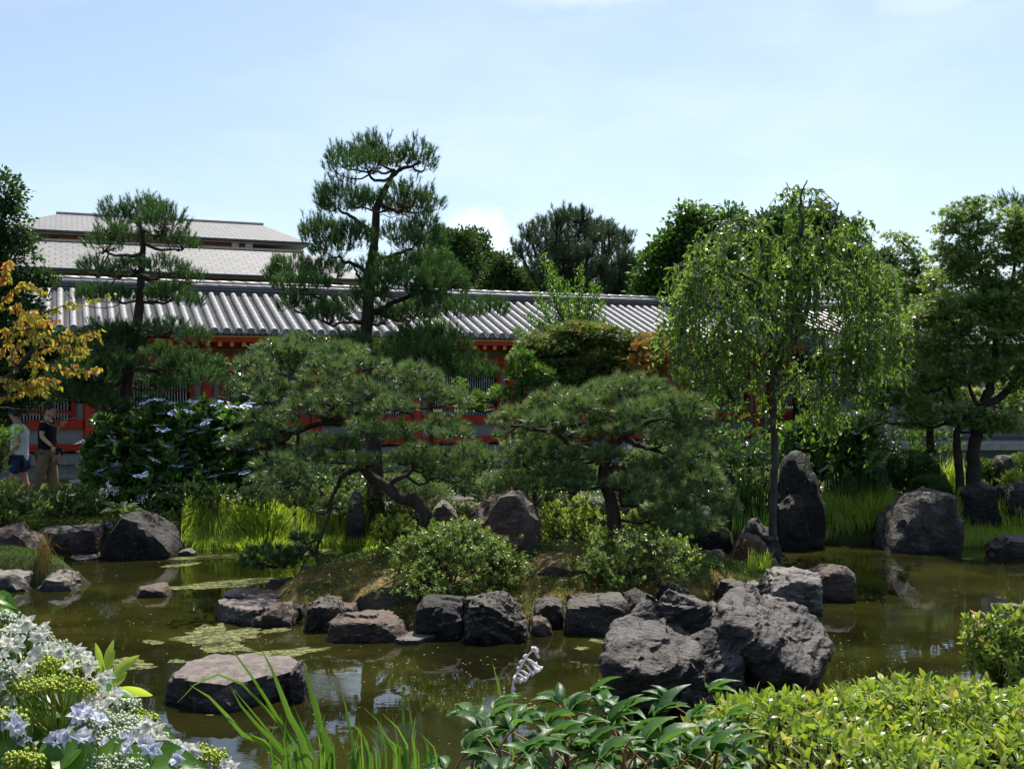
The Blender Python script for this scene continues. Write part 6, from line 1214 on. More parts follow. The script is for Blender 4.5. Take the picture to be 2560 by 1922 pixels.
for (x0, y0, x1, y1) in ((308, 1270, 268, 1206), (300, 1265, 258, 1225), (315, 1262, 365, 1240), (310, 1262, 285, 1220), (300, 1275, 272, 1310)):
    V, Fq, Ft, c = tube([P(x0, y0, 16.7), P((x0+x1)/2+4, (y0+y1)/2-6, 16.6), P(x1, y1, 16.5)], .005, .003, 8, 4); part("flower_stalk", MB().add(V, Fq, Ft), FG['mid'], r_); mb = MB(); rng = np.random.default_rng(x0)
    n = 26; p_ = c[rng.integers(5, 8, n)]+rng.normal(0, .03, (n, 3)); leaves(mb, p_, unit(rng.normal(0, .5, (n, 3))+A([0, 0, -.8])), rng.normal(0, 1, (n, 3)), .045, .02, T_QUAD, rng); part("flowers", mb, M_LIL, r_, False)
bb_ = P(178, 1210, 18.0); bb_[2] = gz(bb_[0], 18.0); rosette("butterbur_plant", "pale round leaved plant beside the man in khaki trousers", bb_, 16, .22, .24, F_HOSTA, 152, .2)
for k, (x, y, lb) in enumerate([(965, 1500, "fern on the mossy slope left of the smooth dark rock"), (1240, 1545, "small fern hanging on the creased front rock"), (1035, 1455, "fern tuft at the left azalea's foot")]):
    Yq = 11.6 if k != 1 else 10.75; b = P(x, y, Yq); root = thing("fern", lb, "fern", tuple(b)); rng = np.random.default_rng(160+k)
    for j in range(7 if k != 1 else 6):
        a = j*1.0+rng.normal(0, .3); Ln = rng.uniform(.16, .28)*(1 if k != 1 else .5); d = A([math.cos(a), -abs(math.sin(a))*.7, 0]); mb = MB(); V, Fq, Ft, c = tube([b, b+d*Ln*.5+A([0, 0, Ln*.5]), b+d*Ln+A([0, 0, Ln*.2])], .003, .001, 14, 3); mb.add(V, Fq, Ft)
        for s in (-1, 1):
            cr = unit(np.cross(d, A([0, 0, 1.])))*s; n = 12; leaves(mb, c[2:14], np.tile(cr+d*.4, (12, 1)), np.tile(A([0, 0, 1.]), (12, 1)), Ln*.24*np.linspace(1, .3, 12), .012, T_QUAD, rng)
        part("frond", mb, FG['azaleaY'], root, False)

# ---------------------------------------------------------------- foreground
def unit_leaf(name, mat, T, val, bend=0.0):
    V = T[0].copy(); V[:, 2] -= bend*V[:, 0]**2; Fs = [F for F in T[1:] if F is not None and np.size(F)]; return MB().add(V, *Fs, val=val).mesh(name, mat, (0, 0, 0), True)
def place(me, name, root, p_, ax, nr, L, W):
    ax = Vector(ax).normalized(); sd = Vector(nr).cross(ax).normalized(); nr = ax.cross(sd)
    o = link(name, me, root); o.matrix_basis = Matrix(((ax.x*L, sd.x*W, nr.x*L, p_[0]-root.location[0]), (ax.y*L, sd.y*W, nr.y*L, p_[1]-root.location[1]), (ax.z*L, sd.z*W, nr.z*L, p_[2]-root.location[2]), (0, 0, 0, 1))); return o
def veined(name, cols, trans, rough, spec=.5, boost=1.6, edge=None):
    m = foliage(name, cols, trans, rough, spec, boost); t = m.node_tree
    p_ = [n for n in t.nodes if n.type == 'BSDF_PRINCIPLED'][0]; b_ = bump(t, noise(t, 4, 2, .5), .12, .02); t.links.new(b_, p_.inputs['Normal']); return m
F_PEON = veined("peony_leaf", [(.030, .075, .018), (.052, .12, .028), (.09, .18, .038)], .34, .44, .38, 1.9)
F_HEDGE = veined("hedge_leaf", [(.075, .13, .018), (.16, .24, .028), (.29, .37, .05), (.40, .34, .09)], .40, .36, .5, 1.45)
F_HLEAF = veined("hydrangea_near_leaf", [(.030, .085, .010), (.06, .15, .016), (.13, .25, .025)], .45, .38, .5, 1.8)
STEM_R = simple("peony_stem", (.20, .07, .035), .5, .4, 20, .3, .1); STEM_G = simple("green_stem", (.16, .24, .04), .5, .4, 20, .2, .1)
# peony plants
PL = [unit_leaf("leaf", F_PEON, T_NEAR, v, bd) for v, bd in ((.15, .1), (.35, .3), (.5, .2), (.65, .4), (.85, .15))]
def peony(label, stems, seed):
    rng = np.random.default_rng(seed); x0, y0, Y0 = stems[0]; b = A([(x0-CX)/F_PX*Y0, Y0, gz((x0-CX)/F_PX*Y0, Y0)]); root = thing("peony_plant", label, "plant", tuple(b), "leafy peony plants along the near bank"); cnt = 0
    for (x, y, Y) in stems:
        y += 38; top = P(x, y, Y); bs = A([top[0]+rng.normal(0, .05), Y+rng.uniform(-.03, .08), b[2]]); V, Fq, Ft, c = tube([bs, (bs+top)/2+rng.normal(0, .02, 3), top], .006, .004, 14, 7); part("stem", MB().add(V, Fq, Ft), STEM_R, root)
        nodes = [13, 12, 11, 10, 9, 8, 7]
        for i, nd in enumerate(nodes):
            a = i*2.4+rng.normal(0, .3); d = A([math.cos(a), math.sin(a)*.9, rng.uniform(.25, .7) if i > 0 else 1.2]); d = unit(d); pl = rng.uniform(.06, .13)*(1 if i else .5); e = c[nd]+d*pl
            V, Fq, Ft, _ = tube([c[nd], c[nd]+d*pl*.5+A([0, 0, .008]), e], .0028, .002, 5, 5); part("leaf_stalk", MB().add(V, Fq, Ft), STEM_R, root)
            sd = unit(np.cross(d, A([0, 0, 1.])+rng.normal(0, .1, 3)))
            for k in range(5):
                f = (k-2)*.50+rng.normal(0, .1); ax = unit(d*math.cos(f*1.1)+sd*math.sin(f*1.1)+A([0, 0, rng.normal(.05, .22)])); L = rng.uniform(.066, .10)*(1.1 if k == 2 else .9)
                nr = unit(np.cross(ax, sd)*(-1)+A([0, 0, 1.2])+rng.normal(0, .30, 3)); place(PL[rng.integers(5)], "leaf", root, e-ax*.004, ax, nr, L, L*rng.uniform(.34, .42)); cnt += 1
peony("peony plant at the near bank, leftmost leafy one beside the hosta flower", [(1215, 1775, 2.9), (1250, 1830, 2.6), (1180, 1870, 2.7), (1130, 1900, 2.6), (1270, 1900, 2.4), (1200, 1800, 2.85)], 171)
peony("peony plant in front of the open water, between hosta flower and boulder", [(1350, 1800, 2.9), (1385, 1850, 2.6), (1310, 1890, 2.5), (1440, 1880, 2.6), (1340, 1850, 2.7), (1400, 1780, 2.95)], 172)
peony("tall peony plant whose upper leaves overlap the jagged boulder's left side", [(1450, 1745, 3.0), (1545, 1770, 3.0), (1500, 1820, 2.7), (1480, 1900, 2.4), (1560, 1840, 2.6), (1420, 1830, 2.7)], 173)
peony("peony plant in front of the jagged boulder's middle", [(1600, 1800, 2.9), (1640, 1850, 2.7), (1570, 1880, 2.5), (1690, 1900, 2.5), (1640, 1780, 2.9), (1600, 1900, 2.4)], 174)
peony("peony plant next to the yellow green hedge, reaching over the boulder's right foot", [(1745, 1740, 3.0), (1800, 1800, 2.8), (1740, 1840, 2.7), (1790, 1890, 2.5), (1700, 1800, 2.8), (1740, 1900, 2.4)], 175)
# clipped azalea hedge: nearest leaves as parts, the rest joined
def hedge():
    rng = np.random.default_rng(181); b = A([1.55, 3.2, .88]); root = thing("clipped_azalea_hedge", "bright yellow green clipped hedge filling the lower right corner", "hedge", tuple(b)); sp = .036
    xs_, ys_ = np.meshgrid(np.arange(.55, 2.6, sp), np.arange(2.15, 3.95, sp)); x = xs_.ravel()+rng.normal(0, .010, xs_.size); y = ys_.ravel()+rng.normal(0, .010, xs_.size)
    def top(x, y):
        edge = np.minimum((x-(.62+.10*np.sin(y*3)))/.42, (4.02-y)/.35); edge = np.clip(edge, 0, 1)
        return .89+.59*np.sqrt(np.clip(1-(1-edge)**2, 0, 1))+.030*np.sin(x*9+y*4)+.02*np.sin(y*13)
    z = top(x, y)+rng.normal(0, .016, x.size); ok = (x > .64) & (y < 3.98) & (z > .96); q = np.stack([x, y, z], 1)[ok]
    # side wall facing left and the camera
    n2 = 900; ys2 = rng.uniform(2.15, 3.9, n2); zz = rng.uniform(.92, 1.34, n2); xs2 = .62+.10*np.sin(ys2*3)+.42*(1-np.sqrt(np.clip(1-((zz-.90)/.60)**2, 0, 1)))*1.0+rng.normal(0, .02, n2); q = np.vstack([q, np.stack([xs2, ys2, zz], 1)]); n = len(q)
    e_ = .03; nx_ = -(top(q[:, 0]+e_, q[:, 1])-top(q[:, 0]-e_, q[:, 1]))/(2*e_); ny_ = -(top(q[:, 0], q[:, 1]+e_)-top(q[:, 0], q[:, 1]-e_))/(2*e_)
    tilt = unit(np.stack([np.clip(nx_, -1.2, .6), np.clip(ny_, -.5, .8), np.ones(n)], 1)+rng.normal(0, .28, (n, 3))); k = 6
    a = unit(np.cross(tilt, A([.3, .9, .2]))); bb = np.cross(tilt, a); th = rng.random((n, 1))*6.28+np.arange(k)[None]*2.4+rng.normal(0, .25, (n, k)); el = np.linspace(.1, 1.15, k)[None]+rng.normal(0, .18, (n, k))
    ax = (a[:, None]*(np.cos(th)*np.cos(el))[..., None]+bb[:, None]*(np.sin(th)*np.cos(el))[..., None]+tilt[:, None]*(np.sin(el))[..., None]).reshape(-1, 3)
    pos = (q[:, None]-tilt[:, None]*(np.linspace(.035, 0, k)[None, :, None])).reshape(-1, 3); nr = unit(np.repeat(tilt, k, 0)+rng.normal(0, .35, (n*k, 3))); L = rng.uniform(.026, .046, n*k); v = np.clip(np.repeat(rng.normal(.42, .15, n), k)+np.tile(np.linspace(-.22, .22, k), n)+rng.normal(0, .10, n*k), 0, 1)
    W = L*rng.uniform(.34, .46, n*k)
    px_ = CX+pos[:, 0]/pos[:, 1]*F_PX; py_ = CY+(CAMZ-pos[:, 2])/pos[:, 1]*F_PX; vis = (px_ < 2555) & (py_ < 1915) & (np.tile(np.arange(k), n) >= 3); score = np.where(vis, L/pos[:, 1], 0); near = np.argsort(-score)[:290]; mask = np.ones(n*k, bool); mask[near] = False
    HL = [unit_leaf("leaf", F_HEDGE, T_NEAR, vv, .1) for vv in (.1, .3, .5, .7, .9)]
    for i in near: place(HL[int(min(4, v[i]*5))], "leaf", root, pos[i], ax[i], nr[i], L[i], W[i])
    mb = MB(); leaves(mb, pos[mask], ax[mask], nr[mask], L[mask], W[mask]*1.1, T_LONG, rng, v[mask]); part("leaves", mb, F_HEDGE, root, True, kind='stuff')
    tm = MB()
    for i in rng.choice(n, 900, replace=False):
        s = q[i]; d = A([(.4-rng.random())*.10, (rng.random()-.5)*.14, -rng.uniform(.12, .35)]); V, Fq, Ft, _ = tube([s+d, s+d*.5+rng.normal(0, .012, 3), s-A([0, 0, .01])], .0032, .0015, 6, 4); tm.add(V, Fq, Ft)
    for k in range(60):
        bx = A([rng.uniform(.75, 2.5), rng.uniform(2.3, 3.8), .88]); e = bx+A([rng.normal(0, .12), rng.normal(0, .12), rng.uniform(.35, .5)]); V, Fq, Ft, _ = tube([bx, (bx+e)/2+rng.normal(0, .03, 3), e], .009, .004, 8, 5); tm.add(V, Fq, Ft)
    part("twigs", tm, BARK_T, root)
hedge()
shrub("loose yellow green azalea bush with some orange leaves at the right frame edge", 4.1, 2480, [(2500, 1590, 75, 60), (2445, 1625, 66, 60), (2405, 1640, 40, 40), (2550, 1560, 60, 45), (2520, 1660, 90, 60), (2400, 1610, 30, 16), (2440, 1560, 34, 20), (2600, 1620, 60, 80)],
      foliage("leaf_azalea_mixed", [(.06, .12, .02), (.13, .19, .03), (.24, .31, .05), (.36, .38, .08), (.46, .27, .07)], .35, .38, .5, 1.4), .034, .013, 24, 9, 191, T=T_LONG, base_z=1.0, nst=14, twr=.006)
# foreground iris blades, traced as curved leaves with real width
F_IRN = foliage("iris_near_leaf", [(.05, .12, .02), (.10, .20, .03), (.19, .30, .05)], .40, .33, .55, 1.6)
def blade_mesh(name, pts, w, val, root, mat=None, tip=.02):
    c = spline(pts, 60); al = np.concatenate([[0], np.cumsum(np.linalg.norm(np.diff(c, axis=0), axis=1))]); al /= al[-1]; t = np.linspace(0, 1, 16); c = np.stack([np.interp(t, al, c[:, i]) for i in range(3)], 1); d = unit(np.gradient(c, axis=0)); sd = unit(np.cross(d, A([.25, 1, .15]))); nr = np.cross(sd, d); ww = w*.5*np.minimum(1, (1-t)*3.2)**.75*(.8+.2*np.sin(t*2))+.0002
    V = np.stack([c-sd*ww[:, None], c+nr*ww[:, None]*.30, c+sd*ww[:, None]], 1).reshape(-1, 3); i = np.arange(15)*3
    Fq = np.vstack([np.stack([i, i+1, i+4, i+3], 1), np.stack([i+1, i+2, i+5, i+4], 1)]); part("leaf", MB().add(V, Fq, val=val), mat or F_IRN, root)
def iris(label, lst, seed, z=2.765, ox=400, oy=1350, extra=0, xr=(0, 0)):
    rng = np.random.default_rng(seed); first = lst[0][0][0]; Yb = 2.75; b = P(ox+first[0]/z, oy+first[1]/z, Yb); b = A([b[0], Yb, gz(b[0], Yb)]); root = thing("iris_plant", label, "plant", tuple(b), "iris plants along the near bank")
    for pts, w, *r in lst:
        Y = r[0] if r else 2.75; pp = [P(ox+p_[0]/z, oy+p_[1]/z, Y+.10*i/len(pts)) for i, p_ in enumerate(pts)]; p0 = pp[0].copy(); d0 = p0-pp[1]; base = p0+A([d0[0]*.5, .02, -(p0[2]-b[2])]); base[2] = b[2]
        blade_mesh("leaf", [base]+pp, w, rng.uniform(.25, .8), root)
    for k in range(extra):
        x = rng.uniform(*xr); h = rng.uniform(120, 420); Y = rng.uniform(2.5, 2.9); pp = [P(ox+x/z, oy+1600/z, Y), P(ox+(x-h*.06)/z, oy+(1600-h*.6)/z, Y), P(ox+(x-h*rng.uniform(-.1, .45))/z, oy+(1600-h)/z, Y)]; base = pp[0].copy(); base[2] = b[2]; blade_mesh("leaf", [base]+pp, rng.uniform(.007, .012), rng.uniform(.2, .95), root)
iris("iris plant with long arching leaves in front of the stepping stone", [([(830, 1600), (600, 1370), (360, 1100), (205, 1000)], .020), ([(880, 1600), (730, 1350), (570, 1160), (480, 1000)], .018), ([(990, 1600), (810, 1230), (640, 950), (500, 760), (415, 650)], .013), ([(960, 1590), (750, 1200), (600, 1020), (480, 940), (340, 935), (200, 1030), (120, 1122)], .009),
     ([(1030, 1600), (920, 1280), (800, 960), (750, 840), (695, 745)], .025), ([(900, 1600), (830, 1430), (700, 1260), (500, 1020)], .012), ([(940, 1600), (880, 1380), (790, 1200), (750, 1100)], .013)], 201, extra=5, xr=(780, 1000))
iris("iris plant with the broadest upright leaf at the stepping stone's right corner", [([(1180, 1600), (1120, 1350), (1060, 1100), (1015, 960), (985, 820)], .030), ([(1080, 1600), (1010, 1370), (950, 1200), (920, 1125)], .016), ([(1150, 1600), (1110, 1450), (1130, 1330), (1075, 1060)], .012), ([(1200, 1600), (1165, 1420), (1135, 1255)], .014), ([(1190, 1600), (1240, 1540), (1215, 1480)], .016)], 202, extra=6, xr=(1020, 1260))
iris("iris plant with short leaves left of the reflection of the eaves", [([(1345, 1600), (1325, 1400), (1290, 1180), (1247, 1010)], .016), ([(1345, 1600), (1300, 1500), (1232, 1365)], .016), ([(1450, 1600), (1420, 1450), (1380, 1290), (1362, 1180)], .014), ([(1370, 1600), (1375, 1430), (1350, 1280)], .012), ([(1520, 1600), (1512, 1350), (1500, 1200)], .012), ([(1310, 1600), (1360, 1480), (1372, 1410)], .018), ([(1440, 1600), (1420, 1480), (1385, 1380)], .022)], 203, extra=9, xr=(1260, 1540))
iris("iris plant with two straight narrow leaves, nearest the peonies", [([(1695, 1600), (1690, 1400), (1680, 1200), (1668, 1060)], .023), ([(1755, 1600), (1750, 1400), (1730, 1200), (1703, 1060)], .018), ([(1690, 1600), (1600, 1420), (1500, 1240), (1398, 1148)], .009), ([(1640, 1600), (1580, 1430), (1490, 1330), (1415, 1275)], .013), ([(1840, 1600), (1830, 1400), (1800, 1260), (1752, 1125)], .011), ([(1880, 1600), (1850, 1450), (1860, 1300)], .010), ([(1620, 1600), (1590, 1450), (1545, 1280)], .011)], 204, extra=12, xr=(1560, 1920))
iris("two slender iris leaves rising beside the hosta flower stalk", [([(510, 1600), (500, 1350), (480, 1100), (415, 835)], .017, 2.95), ([(560, 1600), (560, 1350), (545, 985)], .012, 2.95), ([(600, 1600), (590, 1400), (600, 1200), (650, 1010)], .006, 2.95), ([(800, 1600), (850, 1350), (925, 1150)], .006, 2.9)], 205, ox=1080, extra=4, xr=(480, 680))
# hosta flower stalk
M_HFL = foliage("hosta_petal", [(.66, .58, .66), (.80, .74, .76)], .45, .5, .3, 1.0, (1, 1, 1))
def hosta_spike():
    Y = 3.2; z, ox, oy = 2.765, 1080, 1350; pts = [P(ox+x/z, oy+y/z, Y) for x, y in ((540, 1620), (545, 1300), (560, 1000), (600, 900), (660, 800), (705, 750))]; base = pts[0].copy(); base[2] = gz(base[0], Y); root = thing("hosta_flower", "pale lilac hosta flower spike leaning right over the water", "flower", tuple(base))
    V, Fq, Ft, c = tube([base]+pts, .0045, .002, 40, 6); part("stem", MB().add(V, Fq, Ft), M_HFL, root); rng = np.random.default_rng(211)
    for (x, y, a, L) in [(735, 790, 20, .030), (745, 815, -25, .030), (740, 765, 40, .026), (700, 760, 60, .020), (755, 890, -35, .040), (730, 900, -60, .042), (700, 920, -80, .042), (670, 935, -85, .040), (645, 960, -90, .036), (615, 970, -100, .032), (590, 985, -110, .028), (715, 860, -20, .036), (600, 850, 130, .018), (628, 810, 125, .014), (585, 890, 120, .018), (585, 1085, -90, .026), (570, 1040, -100, .022), (565, 960, 130, .018), (690, 745, 80, .014), (720, 750, 60, .020)]:
        tip = P(ox+x/z, oy+y/z, Y-rng.uniform(-.02, .03)); j = np.argmin(((c-tip)**2).sum(1)+(c[:, 2] < tip[2]-.0)*.0004); s = c[j]; d = tip-s; mid = s+d*.5+A([0, 0, .004])
        k = 10; rr = [.0010, .0016, .0024, .0034, .0046, .0056 if L > .03 else .0038, .0100 if L > .03 else .0008]; V, Fq, Ft, cc = tube([s, s+d*.3+A([0, 0, .004]), mid, s+d*.8, tip], rr, 0, 9, 8); part("bell", MB().add(V, Fq), M_HFL, root)
hosta_spike()
# tall leafy lily shoot at left
lz, lx, ly = 3.445, 0, 1440
def lily():
    Y = 2.7; b = P(262, 1790, Y); root = thing("lily_plant", "young lily shoot with long bright leaves behind the white hydrangea", "plant", (b[0], b[1], gz(b[0], Y))); bz = A(root.location[:]); V, Fq, Ft, c = tube([bz, P(262, 1850, Y), P(262, 1720, Y)], .006, .004, 10, 6); part("stem", MB().add(V, Fq, Ft), STEM_R, root)
    for pts, w in [([(262, 1700), (250, 1650), (238, 1606)], .022), ([(263, 1700), (268, 1650), (284, 1598)], .022), ([(266, 1700), (275, 1660), (288, 1622)], .014), ([(272, 1705), (310, 1665), (349, 1637)], .024), ([(268, 1720), (290, 1705), (318, 1678)], .020), ([(270, 1740), (320, 1726), (382, 1738)], .026), ([(262, 1720), (255, 1680), (250, 1640)], .018), ([(268, 1738), (300, 1755), (325, 1762)], .022), ([(258, 1740), (240, 1760), (215, 1775)], .022)]:
        blade_mesh("leaf", [P(x, y, Y+.02*i) for i, (x, y) in enumerate(pts)], w, .7, root, F_IRIS)
lily()
# foreground lacecap hydrangea
F_BUDY = foliage("bud_yellowgreen", [(.22, .30, .03), (.38, .46, .05), (.52, .56, .12)], .25, .5, .3, 1.3); F_BUDB = foliage("bud_bluegreen", [(.24, .32, .14), (.42, .48, .34), (.60, .63, .56)], .2, .5, .3, 1.2)
F_PETW = foliage("petal_white", [(.66, .66, .62), (.80, .79, .72), (.86, .84, .70)], .55, .5, .3, 1.0, (1, 1, 1)); F_PETB = foliage("petal_lilac", [(.60, .61, .76), (.72, .73, .82), (.80, .80, .80)], .5, .5, .3, 1.0, (1, 1, 1))
def near_hydrangea():
    root = thing("hydrangea_bush", "lacecap hydrangea with white and lilac florets in the lower left corner", "shrub", (-.95, 2.1, .9)); rng = np.random.default_rng(221); V1 = A([(1, 0, 0), (-1, 0, 0), (0, 1, 0), (0, -1, 0), (0, 0, 1), (0, 0, -1)], float); F1 = A([(0, 2, 4), (2, 1, 4), (1, 3, 4), (3, 0, 4), (2, 0, 5), (1, 2, 5), (3, 1, 5), (0, 3, 5)])
    STY = foliage("flower_stem", [(.25, .32, .05), (.36, .42, .07)], .2, .5, .3)
    def head(cx, cy, rx, ry, Y, mat, nb):
        c = P(cx, cy, Y); R = rx/F_PX*Y; H = ry/F_PX*Y; h = link("flower_head", None, root, c-A(root.location[:])); mb = MB(); bs = .0034
        a = rng.random(nb)*6.28; r = np.sqrt(rng.random(nb)); n3 = rng.normal(0, .006, nb); p_ = np.stack([R*r*np.cos(a), R*r*np.sin(a)*.9, H*(.9*np.sqrt(1-r*r*.96))+n3-H*.3-.25*R*r*np.sin(a)], 1)+c
        V = (p_[:, None]+V1[None]*bs*rng.uniform(.7, 1.35, (nb, 1, 1))).reshape(-1, 3); Fi = (np.arange(nb)[:, None, None]*len(V1)+F1[None]).reshape(-1, 3); mb.add(V, Fi, val=np.repeat(np.clip(rng.normal(.5, .25, nb), 0, 1), len(V1)))
        o = part("buds", mb, mat, root); o.parent = h; o.location = A(root.location[:])-c; o['kind'] = 'stuff'
        st = MB(); ft = c+A([0, .02, -H-.05-R*.3])
        for k in range(26):
            e = p_[rng.integers(nb)]-A([0, 0, .008]); V, Fq, Ft, _ = tube([ft, (ft+e)/2+A([0, 0, -.012]), e], .0022, .001, 6, 4); st.add(V, Fq, Ft, val=.5)
        V, Fq, Ft, _ = tube([ft+A([0, .03, -.35]), ft], .006, .004, 5, 6); st.add(V, Fq, Ft, val=.4); o = part("stalks", st, STY, root); o.parent = h; o.location = A(root.location[:])-c; return h, c
    def floret(x, y, Y, R, mat, h=None):
        c = P(x, y, Y); mb = MB(); nrm = unit(A([rng.normal(0, .45), -.75+rng.normal(0, .25), .65+rng.normal(0, .3)])); a = unit(np.cross(nrm, A([.2, .3, 1.]))); b_ = np.cross(nrm, a)
        for ly_ in range(2):
            k = 6; th = rng.random()*6.28+np.arange(k)*6.28/k+rng.normal(0, .12, k); ax = a*np.cos(th)[:, None]+b_*np.sin(th)[:, None]+nrm*(.15+.45*ly_); leaves(mb, np.tile(c+nrm*.001*ly_, (k, 1)), ax, np.tile(nrm, (k, 1))+rng.normal(0, .2, (k, 3)), R*(1-.3*ly_)*rng.uniform(.85, 1.12, k), R*.62, T_NEAR, rng)
        V, Fq, Ft, _ = tube([c-nrm*.03-A([0, -.01, .012]), c], .0012, .001, 3, 4); mb.add(V, Fq, Ft, val=.3); part("floret", mb, mat, root)
    for hd in [(150, 1668, 95, 34, 2.15, F_BUDY, 900), (130, 1722, 112, 30, 2.05, F_BUDY, 1000), (60, 1592, 72, 30, 2.25, F_BUDB, 650), (10, 1552, 42, 24, 2.3, F_BUDB, 400), (120, 1625, 60, 22, 2.3, F_BUDB, 420), (-5, 1690, 50, 40, 2.0, F_BUDB, 500), (270, 1810, 88, 30, 2.1, F_BUDB, 800), (340, 1800, 58, 22, 2.2, F_BUDY, 450),
               (330, 1850, 90, 36, 2.05, F_BUDB, 900), (400, 1890, 80, 30, 2.05, F_BUDB, 700), (320, 1768, 34, 18, 2.2, F_BUDB, 260), (505, 1895, 66, 26, 2.1, F_BUDY, 620), (300, 1915, 80, 30, 1.95, F_BUDB, 500), (10, 1800, 60, 24, 1.95, F_BUDY, 500), (60, 1905, 50, 20, 1.9, F_BUDY, 400)]: head(*hd)
    W = [(65, 1560), (30, 1572), (95, 1592), (125, 1622), (152, 1630), (8, 1640), (28, 1665), (5, 1715), (22, 1752), (175, 1668), (14, 1610), (110, 1572), (195, 1632), (216, 1640), (222, 1662), (252, 1702), (242, 1722), (290, 1735), (270, 1690), (285, 1742), (232, 1745), (75, 1660), (48, 1682), (250, 1735), (395, 1828), (382, 1842), (402, 1858), (420, 1868), (442, 1866), (465, 1872), (485, 1880), (352, 1825), (365, 1812), (430, 1880), (330, 1920), (350, 1905), (372, 1885), (75, 1725), (95, 1632), (170, 1710), (225, 1690), (5, 1770), (20, 1690), (60, 1700), (40, 1610), (240, 1760), (260, 1770), (215, 1765), (565, 1912), (580, 1922)]
    Lc = [(172, 1838), (195, 1850), (215, 1842), (275, 1878), (268, 1868), (322, 1868), (312, 1852), (330, 1890), (140, 1848), (40, 1815), (55, 1828), (48, 1850), (200, 1775), (190, 1790), (222, 1785), (380, 1872), (445, 1898), (485, 1914), (250, 1800), (360, 1858), (20, 1800)]
    for (x, y) in W: floret(x, y, 2.05+rng.uniform(-.08, .05)+(.1 if x > 230 and y < 1770 else 0), rng.uniform(.015, .021), F_PETW)
    for (x, y) in Lc: floret(x, y, 1.96+rng.uniform(-.05, .05), rng.uniform(.019, .024), F_PETB)
    HLm = [unit_leaf("leaf", F_HLEAF, T_NEAR, v, .2) for v in (.1, .35, .6, .85)]
    for k in range(120):
        y = rng.uniform(1600, 1960); xm = 60+max(0, (y-1600))*1.35; x = rng.uniform(-60, min(xm, 540)); Y = rng.uniform(2.12, 2.5)+.1; c = P(x, y+30, Y); a = rng.random()*6.28; ax = A([math.cos(a), math.sin(a)*.6-.2, rng.uniform(-.5, .35)])
        place(HLm[rng.integers(4)], "leaf", root, c, ax, A([rng.normal(0, .35), -.45+rng.normal(0, .3), 1]), rng.uniform(.09, .14), rng.uniform(.055, .08))
    for (x, y, ax, L) in [(-22, 1490, (.95, -.1, -.25), .05), (-22, 1520, (.9, -.1, .05), .04), (60, 1890, (-.5, -.3, .6), .12), (140, 1880, (.7, -.3, -.3), .13), (90, 1900, (.2, -.4, -.5), .12), (230, 1905, (.8, -.2, .1), .12), (330, 1925, (.9, -.2, .25), .13), (20, 1860, (-.6, -.3, -.6), .12), (210, 1860, (-.6, -.4, -.4), .11)]:
        place(HLm[rng.integers(1, 4)], "leaf", root, P(x, y, 1.95), A(ax), A([.1, -.6, .8]), L, L*.58)
    for k in range(14):
        x = rng.uniform(0, 480); t_ = P(x, 1760+x*.3, 2.25); V, Fq, Ft, _ = tube([A([t_[0]*.9, 2.3, .9]), (A([t_[0]*.9, 2.3, .9])+t_)/2+rng.normal(0, .02, 3), t_], .007, .004, 8, 6); part("stem", MB().add(V, Fq, Ft), STEM_G, root)
near_hydrangea()
blades("bank_grass", "grass and weeds on the near bank below the foreground plants", plan(2600, -400, 2900, 2.0, 3.4, 31), .16, .008, F_LAWN, 31, .5)

# ---------------------------------------------------------------- people on the path
M_SKIN = simple("skin", (.42, .22, .15), .5, .35, 9, .08, .05); M_SKIN2 = simple("skin_pale", (.52, .30, .22), .5, .35, 9, .08, .05)
M_WH = simple("white_cotton", (.74, .75, .80), .85, .1, 12, .06, .3); M_BK = simple("black_cotton", (.012, .012, .014), .85, .15, 12, .2, .3); M_NV = simple("navy_cloth", (.018, .03, .085), .8, .2, 12, .2, .3)
M_KH = simple("khaki_cloth", (.17, .125, .075), .85, .15, 6, .18, .4); M_HAIR = simple("dark_hair", (.03, .016, .012), .5, .4, 40, .4, .5); M_SHOE = simple("sneaker_white", (.65, .65, .66), .6, .3, 20, .15, .1); M_CAPN = simple("cap_navy", (.02, .035, .09), .7, .3, 12, .2, .2); M_ORG = simple("orange_strap", (.7, .10, .03), .6, .3, 9, .1, .1)
def skin(name, chains, mat, root, sub=2, disp=0):
    """one continuous skinned surface from joint chains: list of ((x,y,z,r),...) sharing their first joint by index name"""
    verts = []; edges = []; rad = []; key = {}
    for ch in chains:
        prev = None
        for j in ch:
            k = tuple(round(q, 4) for q in j[:3])
            if k not in key: key[k] = len(verts); verts.append(j[:3]); rad.append(j[3])
            if prev is not None and prev != key[k]: edges.append((prev, key[k]))
            prev = key[k]
    me = bpy.data.meshes.new(name); me.from_pydata([tuple(A(v)-A(root.location[:])) for v in verts], edges, []); ob = bpy.data.objects.new(name, me); COL.objects.link(ob)
    md = ob.modifiers.new("s", 'SKIN'); md.use_smooth_shade = True
    for i, r in enumerate(rad):
        sv = me.skin_vertices[0].data[i]; sv.radius = r if np.ndim(r) else (r, r)
    me.skin_vertices[0].data[0].use_root = True
    ms = ob.modifiers.new("d", 'SUBSURF'); ms.levels = sub; ms.render_levels = sub
    dg = bpy.context.evaluated_depsgraph_get(); m2 = bpy.data.meshes.new_from_object(ob.evaluated_get(dg)); bpy.data.objects.remove(ob); m2.name = name
    m2.materials.clear(); m2.materials.append(mat)
    for p_ in m2.polygons: p_.use_smooth = True
    return link(name, m2, root)
